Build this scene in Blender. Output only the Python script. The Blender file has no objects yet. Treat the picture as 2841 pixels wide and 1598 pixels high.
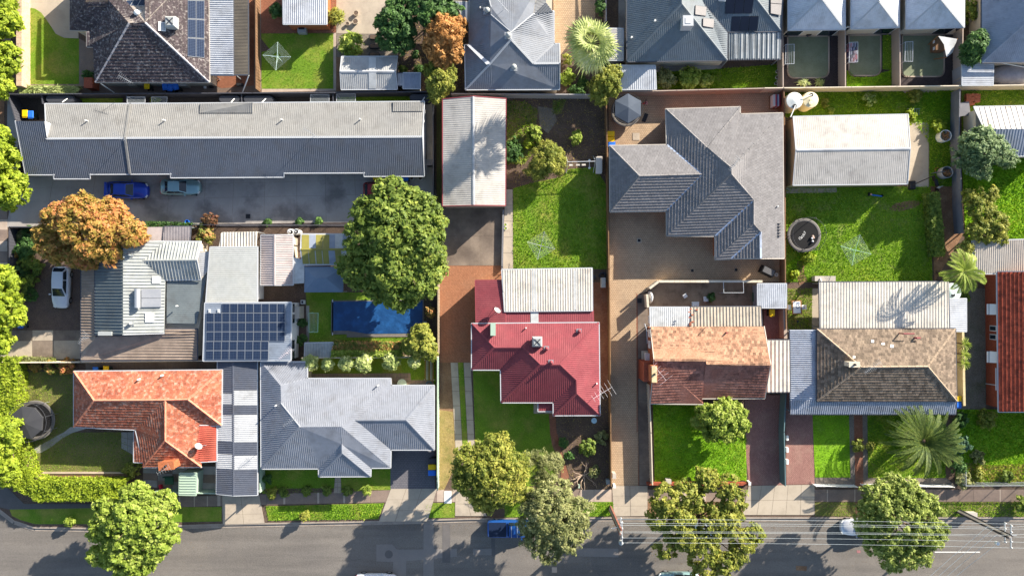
import bpy, bmesh, math, random
import numpy as np
from mathutils import Vector, Matrix
from mathutils.geometry import tessellate_polygon, intersect_ray_tri

# ---------------------------------------------------------------- camera, sky, sun, exposure
S = 0.0388          # metres per photo pixel on the ground
H = 82.0            # camera height above the ground
CX, CY = 1420.5, 799.0
scene = bpy.context.scene
col = scene.collection
cam_d = bpy.data.cameras.new('camera'); cam = bpy.data.objects.new('camera', cam_d); col.objects.link(cam)
cam.location = (0, 0, H); cam.rotation_euler = (0, 0, 0)
cam_d.sensor_width = 36.0; cam_d.lens = 36.0 * H / (2841 * S); cam_d.clip_end = 5000; cam_d.clip_start = 1.0
scene.camera = cam
SUN_EL = math.radians(22.0)
SX, SY = 0.749, 0.662            # horizontal direction towards the sun
world = bpy.data.worlds.new('World'); scene.world = world; world.use_nodes = True
wn = world.node_tree.nodes; wl = world.node_tree.links
sky = wn.new('ShaderNodeTexSky'); sky.sky_type = 'NISHITA'; sky.sun_disc = False
sky.sun_elevation = SUN_EL; sky.sun_rotation = math.atan2(SX, SY)
bg = wn['Background']; bg.inputs['Strength'].default_value = 0.088
wl.new(sky.outputs['Color'], bg.inputs['Color'])
sun_d = bpy.data.lights.new('sun', 'SUN'); sun = bpy.data.objects.new('sun', sun_d); col.objects.link(sun)
sun_d.energy = 5.0; sun_d.angle = math.radians(0.5); sun_d.color = (1.0, 0.91, 0.78)
ce = math.cos(SUN_EL)
sun.rotation_euler = Vector((SX * ce, SY * ce, math.sin(SUN_EL))).to_track_quat('Z', 'Y').to_euler()
sun.location = (60, 50, 60)
vs = scene.view_settings; vs.view_transform = 'Standard'; vs.look = 'None'; vs.exposure = 1.4; vs.gamma = 1.0
vs.use_curve_mapping = False
random.seed(7); np.random.seed(7)

# ---------------------------------------------------------------- pixels to places
K = 2576 / 720
def P(p, z=0.0):
    f = S * (H - z) / H
    return Vector(((p[0] - CX) * f, -(p[1] - CY) * f, z))
class Tl:
    def __init__(s, ox, oy): s.o = (ox, oy)
    def __call__(s, t):
        return [(s.o[0] + float(a.split(',')[0]) / K, s.o[1] + float(a.split(',')[1]) / K) for a in t.split()]
    def p(s, x, y): return (s.o[0] + x / K, s.o[1] + y / K)
TI = {}
for ci, ox in zip('ABCD', (0, 700, 1400, 2120)):
    for ri, oy in zip('0123', (0, 400, 800, 1198)): TI[ci + ri] = Tl(ox, oy)
A0, B0, C0, D0 = [TI[c + '0'] for c in 'ABCD']; A1, B1, C1, D1 = [TI[c + '1'] for c in 'ABCD']
A2, B2, C2, D2 = [TI[c + '2'] for c in 'ABCD']; A3, B3, C3, D3 = [TI[c + '3'] for c in 'ABCD']
def R(ez, **kw):
    """named roof corners: R(2.7, A0='a 945,815 b 1280,235,5.4')"""
    d = {}
    for t, s in kw.items():
        tk = s.split()
        for n, c in zip(tk[::2], tk[1::2]):
            v = [float(q) for q in c.split(',')]
            d[n] = P(TI[t[:2]].p(v[0], v[1]), v[2] if len(v) > 2 else ez)
    return d

# ---------------------------------------------------------------- objects
WL = {}
def link(o): col.objects.link(o); return o
def thing(name, label, cat, loc, group=None, rz=0.0):
    o = link(bpy.data.objects.new(name, None)); o.location = loc; o.rotation_euler = (0, 0, rz)
    o.empty_display_size = 0.3
    o['label'] = label; o['category'] = cat
    if group: o['group'] = group
    WL[o] = Vector(loc); return o
def tag(o, label=None, cat=None, group=None, kind=None):
    if label: o['label'] = label
    if cat: o['category'] = cat
    if group: o['group'] = group
    if kind: o['kind'] = kind
    return o
def copy_tree(o, parent=None):
    c = o.copy(); col.objects.link(c); c.parent = parent
    for ch in o.children: copy_tree(ch, c)
    return c
def place(proto, loc, rz=0.0, label=None, group=None, sc=1.0):
    c = copy_tree(proto); c.location = loc; c.rotation_euler = (0, 0, rz); c.scale = (sc, sc, sc)
    if label: c['label'] = label
    if group: c['group'] = group
    WL[c] = Vector(loc); return c
def drop(o):
    for ch in list(o.children): drop(ch)
    bpy.data.objects.remove(o)

class MB:
    def __init__(s): s.v = []; s.f = []; s.uv = None
    def add(s, vs, fs):
        n = len(s.v); s.v += [tuple(q) for q in vs]; s.f += [tuple(i + n for i in f) for f in fs]; return s
    def box(s, c, sz, rz=0.0, ax=None):
        c = Vector(c); hx, hy, hz = [q / 2 for q in sz]
        if ax is None:
            X = Vector((math.cos(rz), math.sin(rz), 0)); Y = Vector((-math.sin(rz), math.cos(rz), 0)); Z = Vector((0, 0, 1))
        else: X, Y, Z = ax
        vs = [c + X * (a * hx) + Y * (b * hy) + Z * (d * hz) for d in (-1, 1) for a, b in ((-1, -1), (1, -1), (1, 1), (-1, 1))]
        return s.add(vs, [(3, 2, 1, 0), (4, 5, 6, 7), (0, 1, 5, 4), (1, 2, 6, 5), (2, 3, 7, 6), (3, 0, 4, 7)])
    def taper(s, c, sz0, sz1, h, rz=0.0):
        c = Vector(c); X = Vector((math.cos(rz), math.sin(rz), 0)); Y = Vector((-math.sin(rz), math.cos(rz), 0))
        vs = []
        for z, sz in ((0, sz0), (h, sz1)):
            vs += [c + X * (a * sz[0] / 2) + Y * (b * sz[1] / 2) + Vector((0, 0, z)) for a, b in ((-1, -1), (1, -1), (1, 1), (-1, 1))]
        return s.add(vs, [(3, 2, 1, 0), (4, 5, 6, 7), (0, 1, 5, 4), (1, 2, 6, 5), (2, 3, 7, 6), (3, 0, 4, 7)])
    def poly(s, pts, z0, z1):
        """prism over world-space polygon (any order)"""
        a = sum(p[0] * q[1] - q[0] * p[1] for p, q in zip(pts, pts[1:] + pts[:1]))
        if a < 0: pts = pts[::-1]
        n = len(pts)
        vs = [(p[0], p[1], z0) for p in pts] + [(p[0], p[1], z1) for p in pts]
        return s.add(vs, [tuple(range(n - 1, -1, -1)), tuple(range(n, 2 * n))] + [(i, (i + 1) % n, n + (i + 1) % n, n + i) for i in range(n)])
    def tube(s, p0, p1, r0, r1=None, n=6):
        p0 = Vector(p0); p1 = Vector(p1); r1 = r0 if r1 is None else r1
        d = (p1 - p0)
        if d.length < 1e-6: return s
        d.normalize(); u = d.orthogonal().normalized(); w = d.cross(u)
        vs = []
        for p, r in ((p0, r0), (p1, r1)):
            vs += [p + (u * math.cos(2 * math.pi * i / n) + w * math.sin(2 * math.pi * i / n)) * r for i in range(n)]
        return s.add(vs, [(i, (i + 1) % n, n + (i + 1) % n, n + i) for i in range(n)] + [tuple(range(n - 1, -1, -1)), tuple(range(n, 2 * n))])
    def path(s, pts, r, n=5):
        for a, b in zip(pts, pts[1:]): s.tube(a, b, r, r, n)
        return s
    def lathe(s, c, prof, n=20, sx=1.0, sy=1.0):
        c = Vector(c); m = len(prof); vs = []
        for r, z in prof:
            vs += [c + Vector((r * sx * math.cos(2 * math.pi * i / n), r * sy * math.sin(2 * math.pi * i / n), z)) for i in range(n)]
        fs = [(j * n + i, j * n + (i + 1) % n, (j + 1) * n + (i + 1) % n, (j + 1) * n + i) for j in range(m - 1) for i in range(n)]
        fs += [tuple(range(n - 1, -1, -1)), tuple(range((m - 1) * n, m * n))]
        return s.add(vs, fs)
    def ring(s, c, R_, r, n=28, m=6, ax=None):
        c = Vector(c); vs = []
        for i in range(n):
            a = 2 * math.pi * i / n; e = Vector((math.cos(a), math.sin(a), 0))
            for j in range(m):
                b = 2 * math.pi * j / m
                vs.append(c + e * (R_ + r * math.cos(b)) + Vector((0, 0, r * math.sin(b))))
        return s.add(vs, [(i * m + j, ((i + 1) % n) * m + j, ((i + 1) % n) * m + (j + 1) % m, i * m + (j + 1) % m) for i in range(n) for j in range(m)])
    def build(s, name, mat, parent=None, origin=None, smooth=False):
        me = bpy.data.meshes.new(name)
        if parent is not None:
            r = parent
            while r.parent: r = r.parent
            org = WL[r]
        else:
            if origin is None:
                a = np.array(s.v); mn = a.min(0); mx = a.max(0); origin = ((mn[0] + mx[0]) / 2, (mn[1] + mx[1]) / 2, mn[2])
            org = Vector(origin)
        me.from_pydata([(x - org[0], y - org[1], z - org[2]) for x, y, z in s.v], [], s.f)
        if s.uv:
            ul = me.uv_layers.new(name='UVMap')
            for i, q in enumerate(s.uv): ul.data[i].uv = q
        if smooth:
            me.polygons.foreach_set('use_smooth', [True] * len(me.polygons))
        me.materials.append(mat); me.update()
        o = link(bpy.data.objects.new(name, me))
        if parent is not None: o.parent = parent
        else: o.location = org; WL[o] = org
        return o

# ---------------------------------------------------------------- materials
def lin(h):
    if not isinstance(h, str): return (h[0], h[1], h[2], 1)
    c = [int(h[i:i + 2], 16) / 255 for i in (0, 2, 4)]
    return tuple([(x / 12.92 if x <= .04045 else ((x + .055) / 1.055) ** 2.4) for x in c]) + (1,)
MATS = {}
def mat(name, c1, c2=None, sc=0.6, rough=0.75, bump=0.0, bsc=30.0, metal=0.0, isl=0.0, c3=None, sc3=6.0, amt3=0.5, th3=(0.5, 0.7), spec=0.3,
        trans=0.0, fine=0.0, fsc=40.0, brick=None, stretch=None, alpha=1.0, ramp=None, coat=0.0, st3=None):
    if name in MATS: return MATS[name]
    m = bpy.data.materials.new(name); m.use_nodes = True; MATS[name] = m
    N = m.node_tree.nodes; L = m.node_tree.links; b = N['Principled BSDF']
    b.inputs['Roughness'].default_value = rough; b.inputs['Metallic'].default_value = metal
    b.inputs['Specular IOR Level'].default_value = spec
    if coat: b.inputs['Coat Weight'].default_value = coat; b.inputs['Coat Roughness'].default_value = 0.05
    g = N.new('ShaderNodeNewGeometry'); pos = g.outputs['Position']
    if stretch:
        vm = N.new('ShaderNodeVectorMath'); vm.operation = 'MULTIPLY'; vm.inputs[1].default_value = stretch
        L.new(pos, vm.inputs[0]); pos = vm.outputs[0]
    def noise(s, det=4.0, rg=0.6, st=None):
        n = N.new('ShaderNodeTexNoise'); n.inputs['Scale'].default_value = s; n.inputs['Detail'].default_value = det
        n.inputs['Roughness'].default_value = rg; src = pos
        if st:
            vm = N.new('ShaderNodeVectorMath'); vm.operation = 'MULTIPLY'; vm.inputs[1].default_value = st; L.new(pos, vm.inputs[0]); src = vm.outputs[0]
        L.new(src, n.inputs['Vector']); return n.outputs['Fac']
    def mix(f, a, c, mode='MIX'):
        x = N.new('ShaderNodeMix'); x.data_type = 'RGBA'; x.blend_type = mode
        if hasattr(f, 'is_linked'): L.new(f, x.inputs[0])
        else: x.inputs[0].default_value = f
        for i, q in ((6, a), (7, c)):
            if hasattr(q, 'is_linked'): L.new(q, x.inputs[i])
            else: x.inputs[i].default_value = q
        return x.outputs[2]
    def rng(f, lo, hi, a=0.0, c=1.0):
        x = N.new('ShaderNodeMapRange'); x.inputs[1].default_value = lo; x.inputs[2].default_value = hi
        x.inputs[3].default_value = a; x.inputs[4].default_value = c; L.new(f, x.inputs[0]); return x.outputs[0]
    c = lin(c1); cur = None
    if ramp:
        r = N.new('ShaderNodeValToRGB'); els = r.color_ramp.elements
        for i, (p_, h) in enumerate(ramp):
            e = els[i] if i < 2 else els.new(p_)
            e.position = p_; e.color = lin(h)
        ad = N.new('ShaderNodeMath'); ad.operation = 'MULTIPLY_ADD'; ad.inputs[1].default_value = 0.55
        L.new(g.outputs['Random Per Island'], ad.inputs[0]); 
        L.new(rng(noise(sc, 3), 0.3, 0.7, 0.0, 0.45), ad.inputs[2]); L.new(ad.outputs[0], r.inputs[0]); cur = r.outputs[0]
    elif brick:
        bt = N.new('ShaderNodeTexBrick'); bw, bh, rot, off, mort, mcol = brick
        mp = N.new('ShaderNodeMapping'); mp.inputs['Rotation'].default_value = (0, 0, rot); L.new(pos, mp.inputs[0])
        L.new(mp.outputs[0], bt.inputs['Vector'])
        bt.inputs['Color1'].default_value = c; bt.inputs['Color2'].default_value = lin(c2 or c1); bt.inputs['Mortar'].default_value = lin(mcol)
        bt.inputs['Scale'].default_value = 1.0; bt.inputs['Brick Width'].default_value = bw; bt.inputs['Row Height'].default_value = bh
        bt.inputs['Mortar Size'].default_value = mort; bt.inputs['Bias'].default_value = 0.0; bt.offset = off
        cur = bt.outputs['Color']
    elif c2: cur = mix(rng(noise(sc), 0.35, 0.65), c, lin(c2))
    if cur is None: cur = mix(0.0, c, c)
    if c3: cur = mix(rng(noise(sc3, 5, .6, st3), th3[0], th3[1], 0.0, amt3), cur, lin(c3))
    if isl:
        hs = N.new('ShaderNodeHueSaturation'); L.new(cur, hs.inputs['Color'])
        L.new(rng(g.outputs['Random Per Island'], 0, 1, 1 - isl, 1 + isl), hs.inputs['Value']); cur = hs.outputs[0]
    if fine:
        hs = N.new('ShaderNodeHueSaturation'); L.new(cur, hs.inputs['Color'])
        L.new(rng(noise(fsc, 2), 0.3, 0.7, 1 - fine, 1 + fine), hs.inputs['Value']); cur = hs.outputs[0]
    L.new(cur, b.inputs['Base Color'])
    if bump:
        bp = N.new('ShaderNodeBump'); bp.inputs['Strength'].default_value = bump; bp.inputs['Distance'].default_value = 0.05
        L.new(noise(bsc, 3), bp.inputs['Height']); L.new(bp.outputs[0], b.inputs['Normal'])
    if trans:
        t = N.new('ShaderNodeBsdfTranslucent'); L.new(cur, t.inputs['Color'])
        ms = N.new('ShaderNodeMixShader'); ms.inputs[0].default_value = trans
        L.new(b.outputs[0], ms.inputs[1]); L.new(t.outputs[0], ms.inputs[2]); L.new(ms.outputs[0], N['Material Output'].inputs['Surface'])
    if alpha < 1: b.inputs['Alpha'].default_value = alpha
    return m
# roofs
def metal_roof(n, c, c2=None, **k):
    k = dict(dict(rough=0.5, spec=0.3, sc=0.25, fine=0.07, fsc=2.5, c3='4e4a46', sc3=.9, amt3=.32, th3=(.48, .72)), **k)
    return mat(n, c, c2 or c, **k)
def tile_roof(n, c, c2, c3, **k):
    k = dict(dict(sc=0.8, isl=0.3, sc3=2.2, amt3=0.6, rough=0.85, fine=0.22, fsc=9.0), **k)
    return mat(n, c, c2, c3=c3, **k)
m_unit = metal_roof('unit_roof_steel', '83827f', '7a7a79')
m_unit_shade = metal_roof('unit_roof_steel_shaded', '575d69', '515864')  # same steel, darkened: the south slope's shade is put into its colour
m_zinc = metal_roof('pale_zinc_roof', 'b2b6bc', 'a9adb5')
m_white = metal_roof('white_roof_sheet', 'b6b8ba', 'adafb2')
m_cream = metal_roof('cream_roof_sheet', 'cdc6ba', 'c2bbb0')
m_creamshed = metal_roof('cream_shed_roof', 'b4b0aa', 'aaa6a0')
m_blueg = metal_roof('blue_grey_roof', '777c85', '6f757f')
m_teal = metal_roof('teal_grey_roof', '6d767c', '667078')
m_grey3 = metal_roof('mid_grey_roof', '868a93', '7d828c')
m_red = metal_roof('red_roof_sheet', '87474c', '7c3d44', rough=.6, spec=.15, sc=.5, c3='93434b', sc3=.7, amt3=.5)
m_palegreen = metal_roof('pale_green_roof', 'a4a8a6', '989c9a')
m_darkgreen = metal_roof('dark_shaded_green_roof', '6f7779', '656d70')  # darker green sheet; on the west slope it puts shade into the colour
m_brownsheet = metal_roof('weathered_brown_sheet', '9a8a7c', '85776b', sc=0.9, c3='6a5d52', sc3=0.7)
m_charcoal = metal_roof('charcoal_sheet', '555a66', '4d525e')
m_clear = metal_roof('pale_translucent_sheet', 'bcbebe', 'b2b5b5')
m_rusty = metal_roof('rusty_roof_sheet', 'b4b0ac', 'a8a29d', c3='7c4d34', sc3=1.1, amt3=0.9, th3=(0.56, 0.66), stretch=(1, .35, 1))
m_steelblue = metal_roof('blue_steel_roof', '8d95a3', '848c9b')
m_pink = metal_roof('pinkish_shed_sheet', 'b3a8a5', 'a59a98')
m_yellow = metal_roof('mustard_sheet', '938d45', '877f40')
m_gazebo = mat('blue_grey_canvas', '6f7f92', '66778c', rough=0.9)
m_tdark = tile_roof('dark_brown_roof_tile', '4f4648', '453d40', '96908c', th3=(0.53, 0.62), sc3=4.0)
m_tflat = tile_roof('slate_flat_roof_tile', '7c7a7b', '747273', '848283', isl=0.1, fine=0.1)
m_torange = tile_roof('orange_terracotta_tile', 'a8654c', '985642', 'b89c8a', th3=(0.5, 0.66), sc3=3.0)
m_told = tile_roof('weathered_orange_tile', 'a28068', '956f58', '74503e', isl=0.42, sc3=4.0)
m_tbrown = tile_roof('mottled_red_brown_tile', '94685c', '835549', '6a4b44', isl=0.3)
m_ttan = tile_roof('tan_brown_roof_tile', '7f7060', '746557', '5a5048', isl=0.4, sc3=5.0)
m_tred = tile_roof('red_terracotta_tile', 'a04a34', '8c3f2d', '4a2c26', isl=0.3, th3=(0.55, 0.68))
m_gutter = mat('cream_gutter_paint', 'b3aca2', rough=0.5)
m_gutw = mat('white_gutter_paint', 'b4b7bb', rough=0.5)
m_gutd = mat('dark_gutter_paint', '4a4d55', rough=0.5)
m_gutr = mat('dark_red_gutter_paint', '8c4248', rough=0.5)
# walls
m_wcream = mat('cream_render', 'cfc4b0', 'c2b6a2', bump=.2)
m_wwhite = mat('white_render', 'd8d8d8', 'cdcdce', bump=.2)
m_wgrey = mat('grey_render', '9a9a9c', '8e8e92', bump=.2)
m_wbrick = mat('red_brick_wall', '9a5038', '87432f', sc=5, bump=.5, bsc=14, fine=.25, fsc=12)
m_worange = mat('orange_brick_wall', 'b06a45', '9d5b3a', sc=5, bump=.5, bsc=14, fine=.25, fsc=12)
m_wsheet = mat('cream_sheet_wall', 'cbb98f', 'bfae86')
m_glass = mat('window_glass', '1c2630', rough=0.08, spec=0.6)
m_frame = mat('white_window_frame', 'e0e0de', rough=0.5)
# ground
m_asph = mat('asphalt', '716c67', '7a746d', sc=0.25, rough=0.9, bump=.35, bsc=45, fine=.34, fsc=17, c3='54504c', sc3=.7, amt3=.6, th3=(.42,.7), st3=(.07, 1, 1))
m_asphd = mat('dark_asphalt_patch', '605d5c', '696563', sc=0.8, rough=0.9, bump=.3, bsc=45, fine=.18, fsc=26)
m_asphl = mat('pale_asphalt_patch', '7f7a76', '86807b', sc=0.8, rough=0.9, bump=.3, bsc=45, fine=.18, fsc=26)
m_conc = mat('pale_concrete', 'b5a896', 'a69a8a', sc=.5, bump=.15, fine=.08, fsc=18, c3='8c8074', sc3=1.1, amt3=.45)
m_concw = mat('cream_concrete', 'b2a695', 'a99d8c', sc=.4, bump=.1, fine=.06, fsc=18, c3='93887a', sc3=.8, amt3=.35)
m_concg = mat('grey_driveway_concrete', 'aaa49f', '9c9792', sc=.35, bump=.2, fine=.1, fsc=22, c3='6e6a68', sc3=.22, amt3=.8, th3=(.48, .62))
m_concd = mat('oil_dark_concrete', '8a7c6e', '75695f', sc=.5, bump=.15, fine=.12, fsc=15, c3='5a4f47', sc3=.45, amt3=.8, th3=(.42, .65))
m_path = mat('brown_footpath_concrete', '8c7a6d', '7c6c62', sc=.9, isl=.06, fine=.16, fsc=22, bump=.2)
m_pathl = mat('pale_footpath_concrete', 'b8a696', 'a89788', sc=.9, isl=.1, fine=.08, fsc=20, bump=.15)
m_joint = mat('joint_gap', '5f564d', rough=.95)
m_kerb = mat('kerb_concrete', 'a2968a', '8f8479', sc=.8, isl=.08, fine=.08, fsc=20, bump=.15)
m_soil = mat('dark_garden_soil', '66554a', '57493f', sc=.7, rough=.95, bump=.7, bsc=12, fine=.35, fsc=9, c3='7c6a55', sc3=1.3, amt3=.4)
m_dirt = mat('red_brown_dirt', '8a6a50', '7a5c46', sc=.8, rough=.95, bump=.6, bsc=12, fine=.25, fsc=10, c3='a3866a', sc3=.9, amt3=.5)
m_mulch = mat('black_mulch', '453d3d', '3a3334', sc=1, rough=.95, bump=.9, bsc=14, fine=.4, fsc=10)
m_gravel = mat('grey_gravel', '857b70', '756c63', sc=.9, rough=.95, bump=.8, bsc=18, fine=.35, fsc=16)
m_grass = mat('lush_lawn', '6e8c26', '5f7f1f', sc=.5, rough=.9, bump=.4, bsc=14, fine=.2, fsc=9, c3='9c9448', sc3=.4, amt3=.7, th3=(.46, .68))
m_grassr = mat('rough_green_grass', '64841f', '728e24', sc=.7, rough=.9, bump=.5, bsc=9, fine=.28, fsc=7, c3='94885a', sc3=.5, amt3=.65, th3=(.55, .72))
m_grassb = mat('bright_weedy_grass', '7aa818', '6a9618', sc=.6, rough=.9, bump=.5, bsc=8, fine=.28, fsc=6, c3='84a23a', sc3=.8, amt3=.5)
m_grassd = mat('dry_yellow_grass', '8f7f4c', 'a08a5c', sc=.6, rough=.9, bump=.8, bsc=12, fine=.2, fsc=10, c3='6c7038', sc3=.8, amt3=.6)
m_grasso = mat('olive_worn_lawn', '666a38', '766f44', sc=.7, rough=.9, bump=.8, bsc=12, fine=.25, fsc=9, c3='84784c', sc3=.6, amt3=.5)
m_turf = mat('dark_artificial_turf', '747c62', '7f866e', sc=.8, rough=.95, bump=.3, bsc=30, fine=.12, fsc=14, c3='6b705a', sc3=.6, amt3=.6)
m_paver = mat('tan_block_paving', 'b89f82', 'ac9376', brick=(.23, .19, 0, .5, .012, '6c5a49'), c3='7a6a5a', sc3=.35, amt3=.5, th3=(.45, .7), fine=.1, fsc=8, bump=.2)
m_pavd = mat('charcoal_block_paving', '6c6a6e', '646268', brick=(.3, .2, 0, .5, .012, '4a494d'), fine=.1, fsc=8)
m_pavr = mat('red_herringbone_paving', 'a87455', '98664a', brick=(.23, .115, .785, .5, .014, '75503b'), c3='8a6a55', sc3=.5, amt3=.4, fine=.12, fsc=7)
m_pavp = mat('pink_red_block_paving', '9c746a', '8d665e', brick=(.23, .115, 1.571, .5, .014, '6e4f49'), c3='a58878', sc3=.5, amt3=.4, fine=.12, fsc=7)
m_brickp = mat('red_brick_paving', '94614a', '85553f', brick=(.23, .115, 0, .5, .012, '6a4635'), fine=.15, fsc=7, c3='a08068', sc3=.6, amt3=.4)
m_pavtan = mat('square_tan_pavers', 'a28c7a', '94806f', brick=(.4, .4, 0, 0, .015, '6e6054'), fine=.1, fsc=8)
# fence, misc
m_fdark = mat('charcoal_steel_fence', '45464d', rough=.6); m_ftan = mat('tan_steel_fence', 'a8978a', rough=.6)
m_fcream = mat('cream_steel_fence', 'd0c3ad', rough=.6); m_fgreen = mat('pale_green_steel_fence', '9fb3a2', rough=.6)
m_fgrey = mat('weathered_grey_timber', '7c7c80', '6c6c72', rough=.9); m_fbrown = mat('brown_timber', '86694f', '765a43', rough=.9)
m_fteal = mat('dark_green_steel_fence', '5c7378', rough=.6); m_fgal = mat('galvanised_fence', '9a9ea2', rough=.5)
m_brickpale = mat('pale_brick_wall', 'c0aa92', 'b0987f', sc=3, isl=.2, fine=.2, fsc=10)
m_metal = mat('galvanised_steel', 'b2b6ba', rough=.4, metal=.6); m_alu = mat('aluminium', 'a9adb2', rough=.4, metal=.4)
m_blackp = mat('black_plastic', '26272a', rough=.6); m_dgrey = mat('dark_grey_plastic', '3c3e44', rough=.7)
m_whitep = mat('white_plastic', 'e2e2df', rough=.5); m_greyp = mat('grey_plastic', '9da1a0', rough=.5)
m_cell = mat('solar_cell', '16263e', '122038', rough=.45, spec=.15, brick=(.16, .16, 0, 0, .012, '46536a'))
m_cellb = mat('black_solar_cell', '1b2130', '1e2434', rough=.3, spec=.4)
m_cellg = mat('grey_solar_collector', '7f7c7c', '747172', rough=.4)
m_ylw = mat('yellow_bin_lid', 'e8bf10', rough=.5); m_blu = mat('blue_bin_lid', '2c6fd0', rough=.5); m_redp = mat('red_plastic', 'c0243a', rough=.5)
m_grn = mat('dark_green_plastic', '2f5a46', rough=.6)
m_bin = mat('dark_green_bin_body', '35423f', rough=.6)
m_tyre = mat('black_rubber', '1c1c1e', rough=.85); m_rim = mat('alloy_rim', 'a9adb2', rough=.3, metal=.7)
m_wood = mat('timber', '9a7048', '875f3c', rough=.85); m_bark = mat('tree_bark', '7d6a58', '65564a', sc=3, rough=.95, bump=.6)
m_wire = mat('pale_wire', 'b9c2c6', rough=.5); m_pool = mat('blue_pool_cover', '163f6e', '1b4a7c', sc=.6, rough=.4, spec=.5, bump=1.0, bsc=2.2, c3='285f9c', sc3=1.2, amt3=.5)
m_poolw = mat('pool_coping', '7d7872', '6f6a65', sc=1)
m_line = mat('white_line_paint', 'd8d8d4', rough=.7)
m_tank = mat('cream_tank_plastic', 'e2d3ac', rough=.5); m_tankl = mat('pale_tank_lid', 'c9cdc9', rough=.5)
m_brick1 = mat('loose_red_brick', 'b06c50', 'a3593c', sc=5, isl=.2)
# leaves
def leafmat(n, ramp, sc=.5, tr=.4, k=1.6): return mat(n, '000000', ramp=[(p, tuple(min(.8, c * k) for c in lin(h)[:3])) for p, h in ramp], sc=sc, rough=.6, trans=tr, spec=.3)
l_green = leafmat('mid_green_leaf', [(0, '303f18'), (1, '8f9444'), (.35, '55682a'), (.7, '6e7c34')])
l_dark = leafmat('dark_green_leaf', [(0, '233a1e'), (1, '6c8440'), (.4, '38542a'), (.75, '4c6a34')])
l_bright = leafmat('bright_green_leaf', [(0, '465a1c'), (1, 'b8bc70'), (.35, '74882f'), (.7, '94a248')], k=1.3)
l_lime = leafmat('lime_hedge_leaf', [(0, '566e16'), (1, 'b4bc44'), (.4, '809228'), (.75, '9aa832')], k=1.25)
l_yel = leafmat('yellow_green_leaf', [(0, '465a1c'), (1, 'b8b254'), (.35, '717a30'), (.7, '8f9040')], k=1.3)
l_olive = leafmat('grey_olive_leaf', [(0, '4c5430'), (1, 'b4b088'), (.35, '707648'), (.7, '8c8e5c')], k=1.35)
l_autumn = leafmat('autumn_leaf', [(0, '5c5a24'), (1, 'c88c6c'), (.3, '847634'), (.55, 'a88446'), (.8, 'ba7850')], sc=.28, k=1.3)
l_brown = leafmat('brown_autumn_leaf', [(0, '6a4f2c'), (1, 'c49a66'), (.4, '936a3a'), (.75, 'ad8450')])
l_flower = leafmat('red_flowering_leaf', [(0, '3a4a1e'), (1, 'c8785a'), (.4, '647030'), (.7, '9c7a48')])
l_palm = leafmat('palm_frond', [(0, '5c6c38'), (1, 'd0cca0'), (.4, '8a965c'), (.75, 'a8ac78')])
l_date = leafmat('date_palm_frond', [(0, '33461f'), (1, '8c9458'), (.4, '4c602c'), (.75, '6a7838')], k=1.2)
l_blade = leafmat('grass_blade', [(0, '466a16'), (1, 'b4ac58'), (.4, '628618'), (.7, '86a02a')], tr=.45, sc=.22)
l_bladed = leafmat('dry_grass_blade', [(0, '6c6434'), (1, 'b4a268'), (.4, '8a7c44'), (.75, '9c8c52')], tr=.3)
# ---------------------------------------------------------------- ground
def inpoly(pts, x, y):
    c = False; n = len(pts); j = n - 1
    for i in range(n):
        if (pts[i][1] > y) != (pts[j][1] > y) and x < (pts[j][0] - pts[i][0]) * (y - pts[i][1]) / (pts[j][1] - pts[i][1]) + pts[i][0]: c = not c
        j = i
    return c
def inpoly_np(pts, x, y):
    c = np.zeros(len(x), bool); n = len(pts); j = n - 1
    for i in range(n):
        xi, yi = pts[i][:2]; xj, yj = pts[j][:2]
        if yi != yj: c ^= ((yi > y) != (yj > y)) & (x < (xj - xi) * (y - yi) / (yj - yi) + xi)
        j = i
    return c
def quick(name, v, nq, mat_, parent):
    """numpy verts -> mesh of nq-sided faces"""
    n = len(v) // nq
    me = bpy.data.meshes.new(name); r = parent
    while r is not None and r.parent: r = r.parent
    v = v - np.array(WL[r]) if r is not None else v
    me.vertices.add(len(v)); me.vertices.foreach_set('co', v.astype(np.float32).ravel())
    me.loops.add(n * nq); me.loops.foreach_set('vertex_index', np.arange(n * nq, dtype=np.int32))
    me.polygons.add(n); me.polygons.foreach_set('loop_start', np.arange(0, n * nq, nq, dtype=np.int32))
    me.polygons.foreach_set('loop_total', np.full(n, nq, dtype=np.int32)); me.update(calc_edges=True)
    me.materials.append(mat_); o = link(bpy.data.objects.new(name, me)); o.parent = parent; return o
def blades(parent, pts, dens, h, w, m):
    xs = [p[0] for p in pts]; ys = [p[1] for p in pts]
    x0, x1, y0, y1 = max(min(xs), -58), min(max(xs), 58), max(min(ys), -34), min(max(ys), 34)
    n = int((x1 - x0) * (y1 - y0) * dens)
    if n < 10: return
    x = np.random.uniform(x0, x1, n); y = np.random.uniform(y0, y1, n)
    k = inpoly_np(pts, x, y); x = x[k]; y = y[k]; n = len(x)
    if n < 3: return
    a = np.random.uniform(0, 6.283, n); hh = h * np.random.uniform(.4, 1.3, n); ww = w * np.random.uniform(.6, 1.3, n)
    v = np.zeros((n, 3, 3)); v[:, 0] = np.c_[x - np.cos(a) * ww, y - np.sin(a) * ww, np.full(n, .01)]
    v[:, 1] = np.c_[x + np.cos(a) * ww, y + np.sin(a) * ww, np.full(n, .01)]
    v[:, 2] = np.c_[x + np.random.normal(0, 1, n) * hh * .45, y + np.random.normal(0, 1, n) * hh * .45, hh]
    o = quick('grass_blades', v.reshape(-1, 3), 3, m, parent); o['kind'] = 'stuff'
ZN = [0]
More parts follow.
